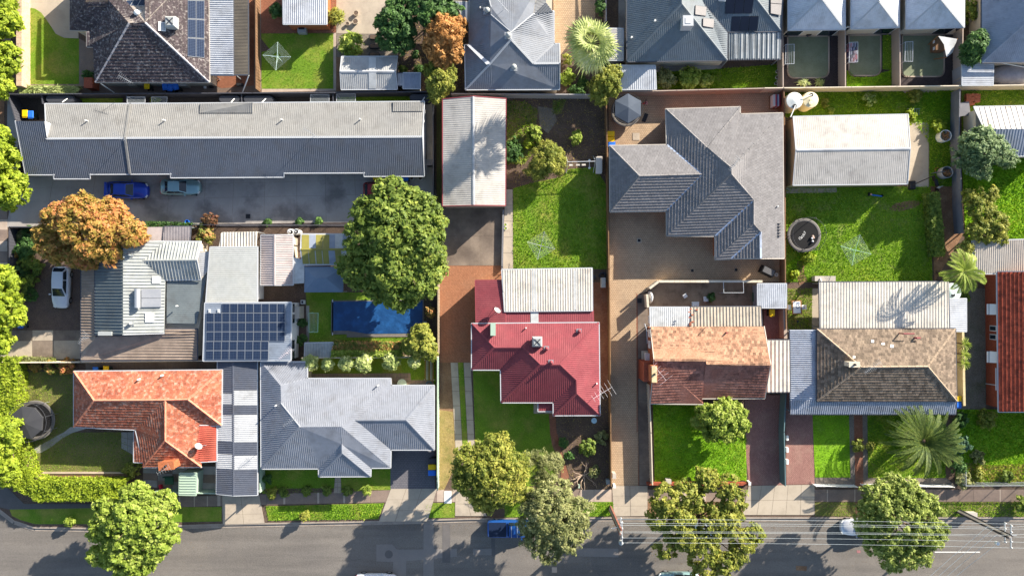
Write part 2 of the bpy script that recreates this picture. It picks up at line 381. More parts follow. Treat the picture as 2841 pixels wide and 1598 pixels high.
def zone(name, px, m, lev=1, grass=None, label=None):
    """a sheet of ground surface over pixel polygon; lev = layer above the earth"""
    pts = [P(p) for p in px]; z = 0.008 + 0.006 * lev + 0.0005 * (ZN[0] % 8); ZN[0] += 1
    o = MB().poly(pts, -0.03, z).build(name, m); o['kind'] = 'structure'
    if label: o['label'] = label
    if grass: blades(o, [p.to_2d() for p in pts], *grass)
    return o
def lerp(a, b, t): return (a[0] + (b[0] - a[0]) * t, a[1] + (b[1] - a[1]) * t)
def slabs(name, q, cu, cv, ms, lev=2, th=0.03, gap=.02, child='slab', base=m_joint):
    """jointed slabs in quad q (px, order: 00,10,11,01); cu/cv cut fractions"""
    o = zone(name, q, base, lev); z0 = 0.008 + .006 * lev
    for i in range(len(cu) - 1):
        for j in range(len(cv) - 1):
            c = []
            for u, v in ((cu[i], cv[j]), (cu[i + 1], cv[j]), (cu[i + 1], cv[j + 1]), (cu[i], cv[j + 1])):
                c.append(P(lerp(lerp(q[0], q[1], u), lerp(q[3], q[2], u), v)))
            ctr = sum(c, Vector()) / 4
            c = [p + (ctr - p).normalized() * gap for p in c]
            m = ms[(i * 7 + j * 3) % len(ms)] if isinstance(ms, (list, tuple)) else ms
            MB().poly(c, z0 - .02, z0 + th * .5 + random.uniform(0, .006)).build(child, m, o)
    return o
def even(n): return [i / n for i in range(n + 1)]

g = MB().add([(-2500, -2500, -.35), (2500, -2500, -.35), (2500, 2500, -.35), (-2500, 2500, -.35)], [(0, 1, 2, 3)]).build('ground', m_grasso)
g['kind'] = 'structure'
r_ = MB().poly([Vector((-400, -400, 0)), Vector((400, -400, 0)), Vector((400, -20, 0)), Vector((-50, -20, 0)), Vector((-50, 400, 0)), Vector((-400, 400, 0))], -.3, -.13)
r_.build('road', m_asph)['kind'] = 'structure'
# kerb line (back of kerb) from the side street round the corner and along the street, photo pixels
kline = [(-62, -600), (-62, 1290), (-40, 1368), (0, 1412), (40, 1443), (95, 1461), (250, 1463), (620, 1452), (1000, 1445), (1300, 1437), (1700, 1434), (2841, 1434), (4200, 1434)]
earth = MB().poly([P(p) for p in kline] + [P((4200, -3000)), P((-62, -3000))], -.2, 0).build('earth', m_soil); earth['kind'] = 'structure'
kerb = link(bpy.data.objects.new('kerb', None)); WL[kerb] = Vector((0, 0, 0)); kerb['kind'] = 'structure'
def along(pl, step):
    out = []; 
    for a, b in zip(pl, pl[1:]):
        d = math.dist(a, b); n = max(1, round(d / step))
        out += [lerp(a, b, i / n) for i in range(n)]
    return out + [pl[-1]]
kp = [p for p in along(kline, 46) if p[1] > -120 and p[0] < 2960]
kw = [P(p) for p in kp]
for a, b in zip(kw, kw[1:]):
    d = (b - a).normalized(); n = Vector((d.y, -d.x, 0))
    if n.dot(Vector((-1, -1, 0))) < 0: n = -n
    a2 = a + d * .008; b2 = b - d * .008
    mb = MB(); mb.poly([a2, b2, b2 + n * .16, a2 + n * .16], -.2, .012)
    mb.poly([a2 + n * .162, b2 + n * .162, b2 + n * .48, a2 + n * .48], -.25, -.112); mb.build('kerb_stone', m_kerb, kerb)
GL = (110, .1, .03, l_blade); GR = (120, .16, .045, l_blade); GD = (70, .08, .035, l_bladed); GB = (130, .22, .055, l_blade)
# --- street side: footpath, verges, crossings
path_t = [(-62, 1340), (40, 1392), (500, 1377), (800, 1368), (1100, 1358), (2000, 1357), (2960, 1357)]
path_b = [(-62, 1408), (30, 1411), (500, 1406), (800, 1398), (1100, 1392), (2000, 1391), (2960, 1391)]
zone('asphalt_footpath', A3('-200,300 60,540 240,712 1000,715 1000,752 95,768 -200,700') , m_asphd, 1)
def yat(pl, x):
    for a, b in zip(pl, pl[1:]):
        if a[0] <= x <= b[0]: return a[1] + (b[1] - a[1]) * (x - a[0]) / (b[0] - a[0])
    return pl[-1][1]
fp = zone('footpath', [(x, yat(path_t, x)) for x in (280, 600, 800, 1100, 2960)] + [(x, yat(path_b, x)) for x in (2960, 1100, 800, 600, 280)], m_joint, 1)
cuts = [280, 340, 420, 497, 500, 538, 541, 574, 577, 603, 612, 740, 766, 786, 792, 880, 886, 952, 958, 1028, 1090, 1190, 1212, 1232, 1254, 1300, 1400, 1500, 1610, 1648, 1697, 1790, 1880, 1960, 2055, 2187, 2220, 2294, 2297, 2370, 2373, 2450, 2540, 2625, 2660, 2700, 2773, 2776, 2850, 2950]
for i, (a, b) in enumerate(zip(cuts, cuts[1:])):
    if b - a < 1: continue
    c = [P((a, yat(path_t, a))), P((b, yat(path_t, b))), P((b, yat(path_b, b))), P((a, yat(path_b, a)))]
    ct = sum(c, Vector()) / 4; c = [p + (ct - p).normalized() * .015 for p in c]
    thin = (b - a) < 12
    MB().poly(c, 0, .026 + random.uniform(0, .004)).build('slab', m_pathl if thin or i in (17, 22, 24, 28, 29, 32) else m_path, fp)
zone('verge', A3('95,768 1000,752 1740,745 2200,742 2200,885 1790,893 900,912 350,912 200,870 120,830'), m_grass, 1, (40, .07, .03, l_blade))
zone('verge', B3('130,735 1310,705 1250,862 160,880'), m_grass, 1, GR)
zone('verge', B3('1705,705 2008,700 2008,848 1760,852 1735,830'), m_grass, 1, GL)
zone('verge', C3('0,700 810,695 830,840 0,845'), m_grassr, 1, GL)
zone('verge', C3('810,695 1078,692 1078,832 830,838'), m_grass, 2, GR)
zone('verge_dirt', C3('1420,690 2380,690 2380,832 1420,835'), m_dirt, 1)
zone('verge', D3('505,695 905,695 905,834 505,834'), m_grasso, 1, GL)
zone('verge_dirt', D3('905,695 1000,695 1000,834 905,834'), m_dirt, 1)
zone('verge', D3('1000,695 2900,693 2900,838 1000,838'), m_grasso, 1, GR)
def dcross(q, nu, nv, m): slabs('driveway_crossing', q, even(nu), even(nv), m, 3)
dcross(A3('2205,628 2576,622') + B3('125,905') + A3('2212,915'), 2, 3, m_conc)
dcross(B3('1375,562 1835,560 1740,885 1255,888'), 3, 3, m_concw)
dcross(B3('2015,590 2200,600 2330,832 2012,832'), 2, 2, m_conc)
dcross(C3('1065,532 1420,532 1418,832 1083,836'), 2, 3, m_conc)
dcross(C3('2420,532') + D3('500,520 500,822') + C3('2360,822'), 5, 2, m_concw)
# asphalt patches and paint
def patch(px, m, n='road_patch'):
    pts = [P(p) for p in px]; ZN[0] += 1
    MB().poly(pts, -.135, -.124 + .0009 * (ZN[0] % 7)).build(n, m)['kind'] = 'structure'
patch(B3('1230,1120 1385,1118 1435,1170 1700,1168 2030,1162 2030,1240 1580,1280 1525,1280 1525,1431 1395,1431 1395,1292 1230,1285'), m_asphl)
patch(B3('1700,905 1800,905 1800,1431 1695,1431'), m_asphl)
patch(B3('1888,905 1965,905 1965,1300 1885,1300'), m_asphd)
patch(B3('2190,1162 2375,1160 2375,1225 2190,1225'), m_asphl)
patch(B3('2370,1060 2410,1060 2410,1230 2370,1230'), m_asphd)
patch(C3('470,1345 520,1345 520,1398 470,1398'), m_pathl)
patch(C3('720,1155 1130,1160 1130,1245 720,1235'), m_asphl)
patch(D3('320,1330 430,1335 425,1380 320,1375'), m_dirt, 'road_stain')
patch(D3('925,1175 962,1178 960,1205 928,1202'), mat('red_stain', '9a6a6c'), 'road_stain')
patch(D3('1700,1190 2150,1190 2150,1199 1700,1199'), m_line, 'road_line')
mh = MB().lathe(P(B3.p(1355, 1212), -.125), [(.0, 0), (.44, 0), (.44, .012), (0, .012)], 24).build('manhole_cover', m_asphd); tag(mh, 'round iron manhole cover set in the pale asphalt patch', 'manhole cover')

# --- left edge: side street pavement
slabs('side_footpath', A1('-30,640 75,640 80,1600 -30,1600'), [0, 1], even(9), [m_path, m_pathl], 1)
zone('side_verge', A0('-120,-300 40,-300 45,1431') + A1('20,640 -120,640'), m_dirt, 1)
slabs('side_footpath', A0('40,-200 150,-200 78,930 40,930'), [0, 1], even(8), [m_path, m_pathl], 2)
zone('side_verge', A2('-60,300 30,300 40,700 -60,720'), m_grasso, 1)
zone('side_path', A0('75,940 155,1200 185,1431') + A1('180,300 75,300 70,0'), m_concg, 1)
# --- top left garden
zone('concrete_drive', A0('275,-200 695,-200 695,180 580,345 640,375 780,380 780,300 850,300 850,-200') , m_concw, 1)
zone('concrete_drive', A0('275,-200 700,-200 700,330 785,385 640,380 555,340 480,225 410,130 350,90 275,78'), m_concw, 2)
zone('lawn', A0('268,80 350,90 410,130 480,225 555,340 640,382 785,388 785,838 268,838'), m_grass, 3, GL)
zone('garden_path', A0('225,60 268,80 268,838 785,838 785,385 930,470 930,850 780,862 225,862'), m_path, 1)
zone('side_garden', A0('170,860 930,860 930,930 170,930'), m_soil, 1)
zone('side_paving', A0('930,815 2600,815 2600,930 930,930'), mat('dark_brown_concrete', '7c6a5e', '6a5a50', sc=.6, fine=.2), 1)  # mottled concrete in a darker brown than the footpath
zone('brick_patio', A0('2080,700 2530,700 2540,850 2200,880 2080,830') , m_brickp, 2)
zone('brick_patio', A0('2440,-100 2540,-100 2535,745 2440,745'), m_brickp, 2)
zone('side_paving', A0('2530,-100 2600,-100')+B0('85,0 85,330 90,890')+A0('2560,930 2520,930'), m_path, 2)
# --- top centre left garden
zone('brick_paving', B0('85,-200 850,-200 830,330 85,335'), m_brickp, 1)
zone('lawn', B0('90,338 805,335 805,885 92,885 92,520 180,500 90,390'), m_grass, 2, GL)
zone('garden_edge', B0('800,330 832,330 832,905 20,920 20,885 92,885 805,885'), m_pathl, 1)
zone('concrete_yard', B0('835,-200 1400,-200 1330,100 1230,200 1260,340 835,335'), m_conc, 1)
zone('gravel_bed', B0('835,338 1450,338 1450,570 840,575'), m_gravel, 1)
zone('garden_soil', B0('1300,100 2160,0 2110,900 1440,905 1450,560'), m_soil, 1, (25, .14, .05, l_bladed))
zone('garden_soil', B0('832,570 890,570 890,910 832,910'), m_dirt, 1)
zone('paving', C0('480,-200 900,-200 900,200 700,300 640,440 545,560 545,430 490,430'), m_paver, 1)
zone('garden_soil', C0('545,440 1130,200 1130,300 1215,620 1060,700 1060,930 545,930'), m_soil, 1)
zone('concrete_path', C0('1130,-200 1215,-200 1220,620 1130,620'), m_concg, 2)
zone('concrete_path', C0('1220,600 2220,590 2120,720 1500,720 1220,660'), m_concg, 2)
zone('lawn', C0('2090,690') + D0('165,640 165,870') + C0('1500,890 1500,720'), m_grassr, 2, GB)
# --- top right courtyards
def rnd_(q):
    o = q[:2]
    for a, b, c in ((q[2], (q[2][0], q[3][1]), q[3]), (q[4], (q[5][0], q[4][1]), q[5])):
        o = o + [lerp(lerp(a, b, u), lerp(b, c, u), u) for u in (0, .17, .33, .5, .67, .83, 1)]
    return o
zone('courtyard_soil', D0('195,270 1970,270 1970,870 195,880'), m_mulch, 1)
for i, (q, r, nm) in enumerate((('200,300 735,300 735,358 200,368', '232,365 640,362 640,700 560,775 300,778 232,690', 'left'),
                ('815,285 1270,285 1270,345 815,355', '840,355 1155,352 1155,680 1080,755 890,755 840,700', 'middle'),
                ('1360,285 1900,280 1900,345 1360,352', '1370,352 1785,350 1785,690 1720,765 1420,765 1365,700', 'right'))):
    zone('courtyard_concrete', D0(q), m_conc, 2)
    t = zone('artificial_lawn', rnd_(D0(r)), m_turf, 3)
    pp = [P(p) for p in rnd_(D0(r))]; pp.append(pp[0])
    e = MB()
    for a, b in zip(pp, pp[1:]):
        d = (b - a).normalized(); n = Vector((d.y, -d.x, 0)); e.box((a + b) / 2 + Vector((0, 0, .03)), ((b - a).length + .1, .14, .1), math.atan2(d.y, d.x))
    e.build('lawn_edging', m_pathl, t)
zone('weedy_bed', D0('818,700 850,720 890,770 1080,768 1160,730 1262,700 1262,858 818,862'), m_grassb, 2, GB)
zone('weedy_bed', D0('1175,355 1265,355 1265,700 1175,690'), m_grassr, 2, GR)
zone('side_yard', D0('1975,-200 2165,-200 2165,640 1975,640'), m_soil, 1)
zone('concrete_path', D0('1975,625 2900,620 2900,850 1975,850'), m_concg, 2)
# --- units
zone('unit_yards', A0('160,935 2580,930') + B0('1800,915 1790,1030 0,1040') + A0('160,1200'), mat('dark_yard_soil', '3e3a38', '4a4440', sc=.8, rough=.9, fine=.3, fsc=8), 1)  # near-black mottled soil filling the unit yards
zone('lawn', A0('790,975 1220,965 1215,1030 790,1030'), m_grass, 2, GL)
zone('lawn', B0('830,925 1760,920 1760,1015 830,1015'), m_grassr, 2, GR)
slabs('unit_driveway', A1('175,270') + B1('1795,150 1850,765') + A1('60,825'), [0, .09, .19, .28, .37, .455, .522, .596, .672, .74, .81, .88, .95, 1], [0, .31, .55, 1], [m_concg], 1, .02, .012)
zone('driveway_bed', A1('1400,770') + B1('1850,762 1850,830') + A1('1400,830'), m_mulch, 2)
zone('narrow_path', B0('1720,1020 1790,1020') + B1('1795,440 1740,440'), m_conc, 2)
zone('narrow_lawn', B1('1830,-400 1893,-400 1893,600 1830,600'), m_grasso, 2)
# --- left house yard (green roofs)
zone('dirt_drive', A1('450,1000 805,1000') + A2('805,415 270,415 285,100 390,0'), mat('dark_gravel_drive', '5e504a', '6a5a50', sc=1, rough=.95, bump=.7, bsc=16, fine=.3, fsc=12), 1)
slabs('concrete_drive', A2('0,415 805,415 805,700 0,722'), [0, .4, .66, 1], [0, .35, 1], [m_concd, m_conc], 1)
zone('garden_bed', A1('90,825 420,825 460,1100 430,1431 150,1431') + A2('150,0 380,0 280,410 40,410'), m_soil, 1)
zone('back_yard', A1('1400,820') + B1('1850,800 1850,1431') + B2('500,120') + A2('2560,100') + A1('1400,1000'), m_soil, 1)
# pool yard
zone('pool_lawn', B2('530,40 1200,40 1800,40 1830,680 500,685 560,545 540,170'), m_grass, 2, GL)
zone('pool_path', B2('535,170 566,170 566,545 540,545'), m_concg, 3)
zone('garden_bed', B2('800,560 1490,565 1830,480 1830,680 780,685'), m_soil, 3)
zone('garden_bed', B2('1700,20 1830,20 1830,480 1690,470'), m_soil, 3)
# --- orange tile house garden
zone('worn_lawn', A2('60,740 730,830 735,1375 640,1431') + A3('1210,0 1290,180 1330,290 1250,390 1000,400 330,400 300,300 255,220 0,0') + A2('0,800'), m_grasso, 1, GL)
zone('curved_path', A2('700,1375 900,1378 720,1431') + A3('620,60 520,140 410,205 280,210 270,190 420,120 560,40 640,0'), m_concg, 2)
zone('garden_bed', A3('380,415 1270,400 1280,490 700,500 520,510 420,470'), m_dirt, 2)
e = MB().box((P(A3.p(395, 405)) + P(A3.p(1240, 400))) / 2 + Vector((0, 0, .06)), (math.dist(P(A3.p(395, 405)), P(A3.p(1240, 400))), .2, .14)); tag(e.build('garden_kerb', m_pathl), kind='structure')
slabs('patio', A3('1205,0 1330,0 1330,230 1205,160'), even(2), even(3), m_concg, 2)
slabs('patio', A3('1420,340 2150,340 2150,590 1420,540'), even(5), even(3), [m_concg, m_path], 2)
slabs('side_concrete', A2('850,735 2155,720 2155,815 850,830'), even(8), [0, 1], m_concd, 2)
zone('side_soil', A2('0,735 850,735 850,830 240,830 0,760'), m_soil, 2)
# --- grey hip house (3)
zone('back_lawn', B2('480,690 1820,690 1820,965 480,965'), m_grass, 2, GL)
zone('paver_path', B2('540,845 1570,840 1575,910 1800,910 1800,970 540,970'), m_pavtan, 3)
zone('front_lawn', B3('90,360 1370,350 1378,575 1180,575 1000,600 100,612'), m_grass, 1, GL)
zone('front_bed', B3('100,560 1000,555 1020,605 150,615'), m_soil, 2)
slabs('front_path', B3('822,440 880,440 885,605 808,605'), even(2), even(3), m_pathl, 3)
zone('charcoal_driveway', B3('1372,160 1810,160 1815,560 1372,562'), m_pavd, 3)
# --- red house
slabs('concrete_apron', B1('1840,620 2492,620 2485,1206 1845,1206'), [0, .31, .66, 1], [0, .5, 1], m_concd, 2, .02, .012)
zone('herringbone_drive', B1('1845,1206 2900,1206') + B2('2900,345 2180,345 2178,735 1845,738'), m_pavr, 1)
zone('dirt_strip', B2('1845,740 1970,738 2010,1431') + B3('2020,310 1990,400 1900,585 1838,585') + B2('1840,1431'), m_dirt, 1)
zone('dry_grass_strip', B2('1850,1205 1992,1222 2005,1431') + B3('2018,300 1985,400 1900,580 1845,580') + B2('1850,1431'), m_grassd, 2, GD)
q = B2('1968,735 2040,735') + B3('2095,310 2025,310'); slabs('wheel_strip', q, [0, 1], even(7), m_conc, 2)
q = B2('2097,735 2168,735') + B3('2215,310 2150,310'); slabs('wheel_strip', q, [0, 1], even(7), m_conc, 2)
zone('strip_grass', B2('2042,735 2095,735') + B3('2148,310 2096,310'), m_grass, 2, GL)
zone('front_lawn', [(1312, 1020), (1402, 1020), (1402, 1110), (1530, 1110), (1522, 1145), (1526, 1198), (1545, 1260), (1540, 1340), (1400, 1355), (1325, 1340), (1318, 1200)], m_grass, 2, GL)
zone('brick_path', C2('440,1235 505,1240 515,1431') + C3('525,20 560,180 640,440 605,525 560,515 555,330 470,130') + C2('450,1431'), m_brickp, 3)
zone('garden_bed', C2('505,1240 950,1250 950,1040 1050,1040 1050,1431') + C3('1055,560 600,565 640,440 525,20'), m_soil, 1, (22, .12, .045, l_bladed))
zone('side_brick', C2('870,-60 1030,-60 1040,1040 945,1040 880,330'), m_brickp, 1)
zone('back_soil', C0('15,965 1010,960 1010,1431') + C1('1010,330 560,260 600,330 350,440 250,430 90,440 20,300'), m_soil, 1, (30, .14, .05, l_bladed))
zone('back_lawn', C1('85,440 300,380 560,330 640,250 900,230 1015,420 1020,1240 85,1240'), m_grass, 2, GR)
slabs('concrete_path', C1('8,450 80,450 85,1240 -25,1240'), [0, 1], even(5), m_conc, 3)
# --- dark tile house: block-paved yard and drive
zone('paved_yard', [(1688, 262), (2178, 258), (2178, 782), (1828, 782), (1795, 808), (1768, 817), (1768, 1000), (1773, 1346), (1697, 1346), (1692, 800)], m_paver, 2)
e = MB()
zone('brick_border', C2('1295,45 1320,60 1320,1431') + C3('1335,530 1326,530 1320,0') + C2('1310,1431 1308,60'), m_brickp, 3)
slabs('concrete_strip', C2('1318,60 1418,60') + C3('1450,525 1338,528'), [0, 1], even(9), m_concd, 2)
# --- brown/orange gable house
zone('back_concrete', C1('1440,1431 1530,1360 2540,1360 2576,1431') + C2('2540,190 1440,190'), mat('stained_tan_concrete', 'a08a72', '8c7660', sc=.6, c3='5f5040', sc3=.9, amt3=.7, fine=.15, fsc=12), 2)
zone('front_lawn', C2('1470,1140 2040,1140 2400,1431') + C3('2400,480 1490,490 1480,0'), m_grassb, 1, GR)
zone('block_driveway', C2('2380,1050') + D2('190,1060 208,1431') + D3('205,530') + C3('2425,528 2400,300 2390,0'), m_pavp, 2)
zone('carport_paving', D2('0,180 165,190 165,520 0,520') , m_pavp, 2)
# --- verandah house
zone('block_driveway', D2('215,1025 475,1025 485,1431') + D3('500,518 220,520'), m_pavp, 2)
zone('front_lawn', D2('478,1240 842,1240') + D3('855,450 505,450'), m_grassb, 1, GL)
zone('garden_path', D2('842,1240 1022,1240') + D3('1030,455 1030,572 900,572 858,450'), m_gravel, 1)
zone('brick_path', D2('890,1240 975,1240') + D3('985,575 905,575'), m_brickp, 2)
zone('front_lawn', D2('1025,1240 1800,1240') + D3('1800,455 1030,455'), m_grass, 1, GR)
zone('front_bed', D3('500,452 1810,458 1900,530 500,530'), m_gravel, 0)
zone('rough_lawn', D2('1910,1200 2900,1200') + D3('2900,525 2010,525 1900,500'), m_grassb, 1, GB)
zone('side_gravel', D2('1910,0 2200,0 2200,1200 1910,1200'), mat('dark_side_gravel', '7c7468', '6c6558', sc=.8, rough=.95, bump=.7, bsc=14, fine=.35, fsc=10, c3='4f5a34', sc3=.5, amt3=.6), 1)
zone('back_lawn', D1('215,430 1650,420 1670,1370 218,1370'), m_grassr, 1, GR)
zone('back_lawn', D2('225,0 480,0 475,410 235,410'), m_grasso, 2, GR)
zone('back_lawn', D0('205,890 1890,880 1900,1431') + D1('1900,420 1640,420 1640,0') + D0('1430,1150 205,1165'), m_grassr, 2, GB)
zone('concrete_slab', D0('1420,1215 1610,1218 1632,1240') + D1('1632,425 1420,425'), m_concw, 3)
zone('dirt_path', D1('1640,0 1920,0 1970,900 1690,1370 1650,420'), m_dirt, 1)
zone('bare_patch', D1('1230,650 1300,590 1450,560 1580,570 1500,630 1350,670'), m_dirt, 3)
zone('back_concrete', D1('220,435 720,435 720,480 220,490'), m_conc, 3)
zone('back_yard', D0('1960,885 2900,875 2900,1431') + D1('2900,150 1960,150'), m_grass, 1, GR)
zone('back_yard', D1('1960,130 2900,130 2900,960 2000,960'), m_grassb, 2, GB)

WD = (60, .2, .06, l_blade)
zone('weed_patch', C0('20,1000 200,1010 330,1090 310,1250 350,1431') + C1('200,200 20,200'), m_grasso, 2, WD)
zone('weed_patch', C0('480,1000 620,990 560,1130 470,1150'), m_grasso, 2, WD)
zone('dry_weed_patch', C0('330,1060 480,1080 520,1200 430,1330 350,1260'), m_gravel, 3, GD)
zone('weed_patch', D0('1560,900 1880,890 1880,1100 1600,1100'), m_grassb, 3, GB)
# fallen leaves in the gutter and under the street trees
lx = np.concatenate([np.random.uniform(-54, 56, 1500), np.random.normal(-40, 4, 250), np.random.normal(4, 5, 350), np.random.normal(20, 5, 450), np.random.normal(41, 5, 400)])
ly = np.concatenate([-25.35 - np.abs(np.random.normal(0, .35, 1500)), np.random.uniform(-30, -25, 1450)])
la = np.random.uniform(0, 6.28, len(lx)); lr = np.random.uniform(.02, .05, len(lx)); lv = np.zeros((len(lx), 4, 3))
for q, (e, f) in enumerate(((1, 0), (0, .5), (-1, 0), (0, -.5))):
    lv[:, q, 0] = lx + lr * (e * np.cos(la) - f * np.sin(la)); lv[:, q, 1] = ly + lr * (e * np.sin(la) + f * np.cos(la)); lv[:, q, 2] = -.105 + .01 * (q % 2)
lo = quick('leaf_litter', lv.reshape(-1, 3), 4, mat('fallen_leaf', '8a6a42', '6c5434', isl=.5), None); tag(lo, 'scattered brown fallen leaves along the street gutter', 'leaf litter', kind='stuff')

zone('dry_lawn', D3('1950,300 2300,330 2900,290 2900,520 2010,520 1960,420'), m_grassd, 2, (90, .2, .06, l_bladed))
zone('dirt_patch', D1('330,1160 400,1170 395,1280 430,1360 350,1400 320,1300'), m_dirt, 3)
zone('weed_patch', D1('230,1180 330,1120 420,1060 540,1040 520,1110 400,1180 330,1290 240,1370'), m_grassb, 2, GB)
zone('side_concrete', D2('478,0 555,0 555,400 472,400'), m_conc, 3)
zone('garden_bed', D1('1500,500 1650,500 1650,700 1590,720'), m_grassb, 2, GB)
# ---------------------------------------------------------------- buildings
def clip_rect(poly, a, b, lo, hi):
    """clip 2D poly (list of (u,v)) to the band lo<=coord<=hi on axis a"""
    for sgn, lim in ((1, lo), (-1, -hi)):
        out = []
        n = len(poly)
        for i in range(n):
            p = poly[i]; q = poly[(i + 1) % n]; dp = sgn * p[a] - lim; dq = sgn * q[a] - lim
            if dp >= 0: out.append(p)
            if (dp >= 0) != (dq >= 0):
                t = dp / (dp - dq); out.append((p[0] + (q[0] - p[0]) * t, p[1] + (q[1] - p[1]) * t))
        poly = out
        if len(poly) < 3: return []
    return poly
def fplane(pts):
    n = Vector((0, 0, 0)); m = len(pts)
    for i in range(m):
        a, b = pts[i], pts[(i + 1) % m]
        n += Vector(((a.y - b.y) * (a.z + b.z), (a.z - b.z) * (a.x + b.x), (a.x - b.x) * (a.y + b.y)))
    n.normalize()
    if n.z < 0: n = -n
    c = sum(pts, Vector()) / m
    return c, n
def face_frame(pts):
    c, n = fplane(pts); h = Vector((n.x, n.y))
    d = h.normalized() if h.length > .02 else None
    return c, n, d
class Roof:
    def __init__(s): s.faces = []
    def hit(s, px):
        o = Vector((0, 0, H)); d = (P(px) - o).normalized(); best = None
        for pts in s.faces:
            for t in tessellate_polygon([pts]):
                r = intersect_ray_tri(pts[t[0]], pts[t[1]], pts[t[2]], d, o, True)
                if r is not None and (best is None or r.z > best[0].z):
                    best = (r, fplane(pts)[1])
        return best or (P(px, 3.2), Vector((0, 0, 1)))
def sheet(mb, pts, th=.07):
    c, n = fplane(pts); a = sum(p.x * q.y - q.x * p.y for p, q in zip(pts, pts[1:] + pts[:1]))
    if a < 0: pts = pts[::-1]
    m = len(pts)
    mb.add(pts + [p - Vector((0, 0, th)) for p in pts], [tuple(range(m)), tuple(range(2 * m - 1, m - 1, -1))] + [((i + 1) % m, i, m + i, m + (i + 1) % m) for i in range(m)])
def ribs(mb, pts, sp, w, h, d=None):
    """raised ribs running down the slope, ending on the face outline"""
    c, n, dd = face_frame(pts)
    d = Vector(d).normalized() if d is not None else dd
    if d is None: d = Vector((0, 1))
    t = Vector((-d.y, d.x)); us = [p.to_2d().dot(t) for p in pts]
    u = min(us) + sp * .5
    while u < max(us):
        xs = []
        for i in range(len(pts)):
            a, b = pts[i], pts[(i + 1) % len(pts)]; ua, ub = us[i], us[(i + 1) % len(pts)]
            if (ua > u) != (ub > u): xs.append(a.lerp(b, (u - ua) / (ub - ua)))
        xs.sort(key=lambda p: p.to_2d().dot(d))
        for e0, e1 in zip(xs[::2], xs[1::2]):
            if (e1 - e0).length < .15: continue
            T = Vector((t.x, t.y, 0)); up = n * h; q = []
            for e in (e0, e1): q += [e - T * w, e - T * w * .55 + up, e + T * w * .55 + up, e + T * w]
            mb.add(q, [(0, 4, 5, 1), (1, 5, 6, 2), (2, 6, 7, 3), (0, 1, 2, 3), (7, 6, 5, 4)])
        u += sp
def tiles(mb, pts, cw, ch, lift):
    """separate lapped tiles: each course sits proud of the one below"""
    c, n, d = face_frame(pts)
    if d is None: return
    t = Vector((-d.y, d.x)); sl = math.hypot(n.x, n.y) / n.z
    cosp = n.z; step = ch * cosp
    uv = [((p - c).to_2d().dot(t), (p - c).to_2d().dot(d)) for p in pts]
    us = [q[0] for q in uv]; vs = [q[1] for q in uv]
    z_of = lambda u, v: c.z - sl * v
    v = max(vs); j = 0
    while v > min(vs):
        band = clip_rect(uv, 1, 0, v - step, v)
        if band:
            b0 = min(q[0] for q in band); b1 = max(q[0] for q in band)
            u = math.floor(b0 / cw) * cw + (j % 2) * cw * .5 - cw * .5
            while u < b1:
                cell = clip_rect(band, 0, 0, u + .006, u + cw - .006)
                if cell and len(cell) > 2:
                    jz = random.uniform(0, .012); q = []
                    for cu, cv in cell:
                        xy = c.to_2d() + t * cu + d * cv
                        q.append(Vector((xy.x, xy.y, z_of(cu, cv) + .012 + jz + lift * (cv - (v - step)) / step)))
                    m = len(q); a = sum(p.x * r.y - r.x * p.y for p, r in zip(q, q[1:] + q[:1]))
                    if a < 0: q = q[::-1]
                    mb.add(q + [p - Vector((0, 0, lift + .03)) for p in q], [tuple(range(m))] + [((i + 1) % m, i, m + i, m + (i + 1) % m) for i in range(m)])
                u += cw
        v -= step; j += 1
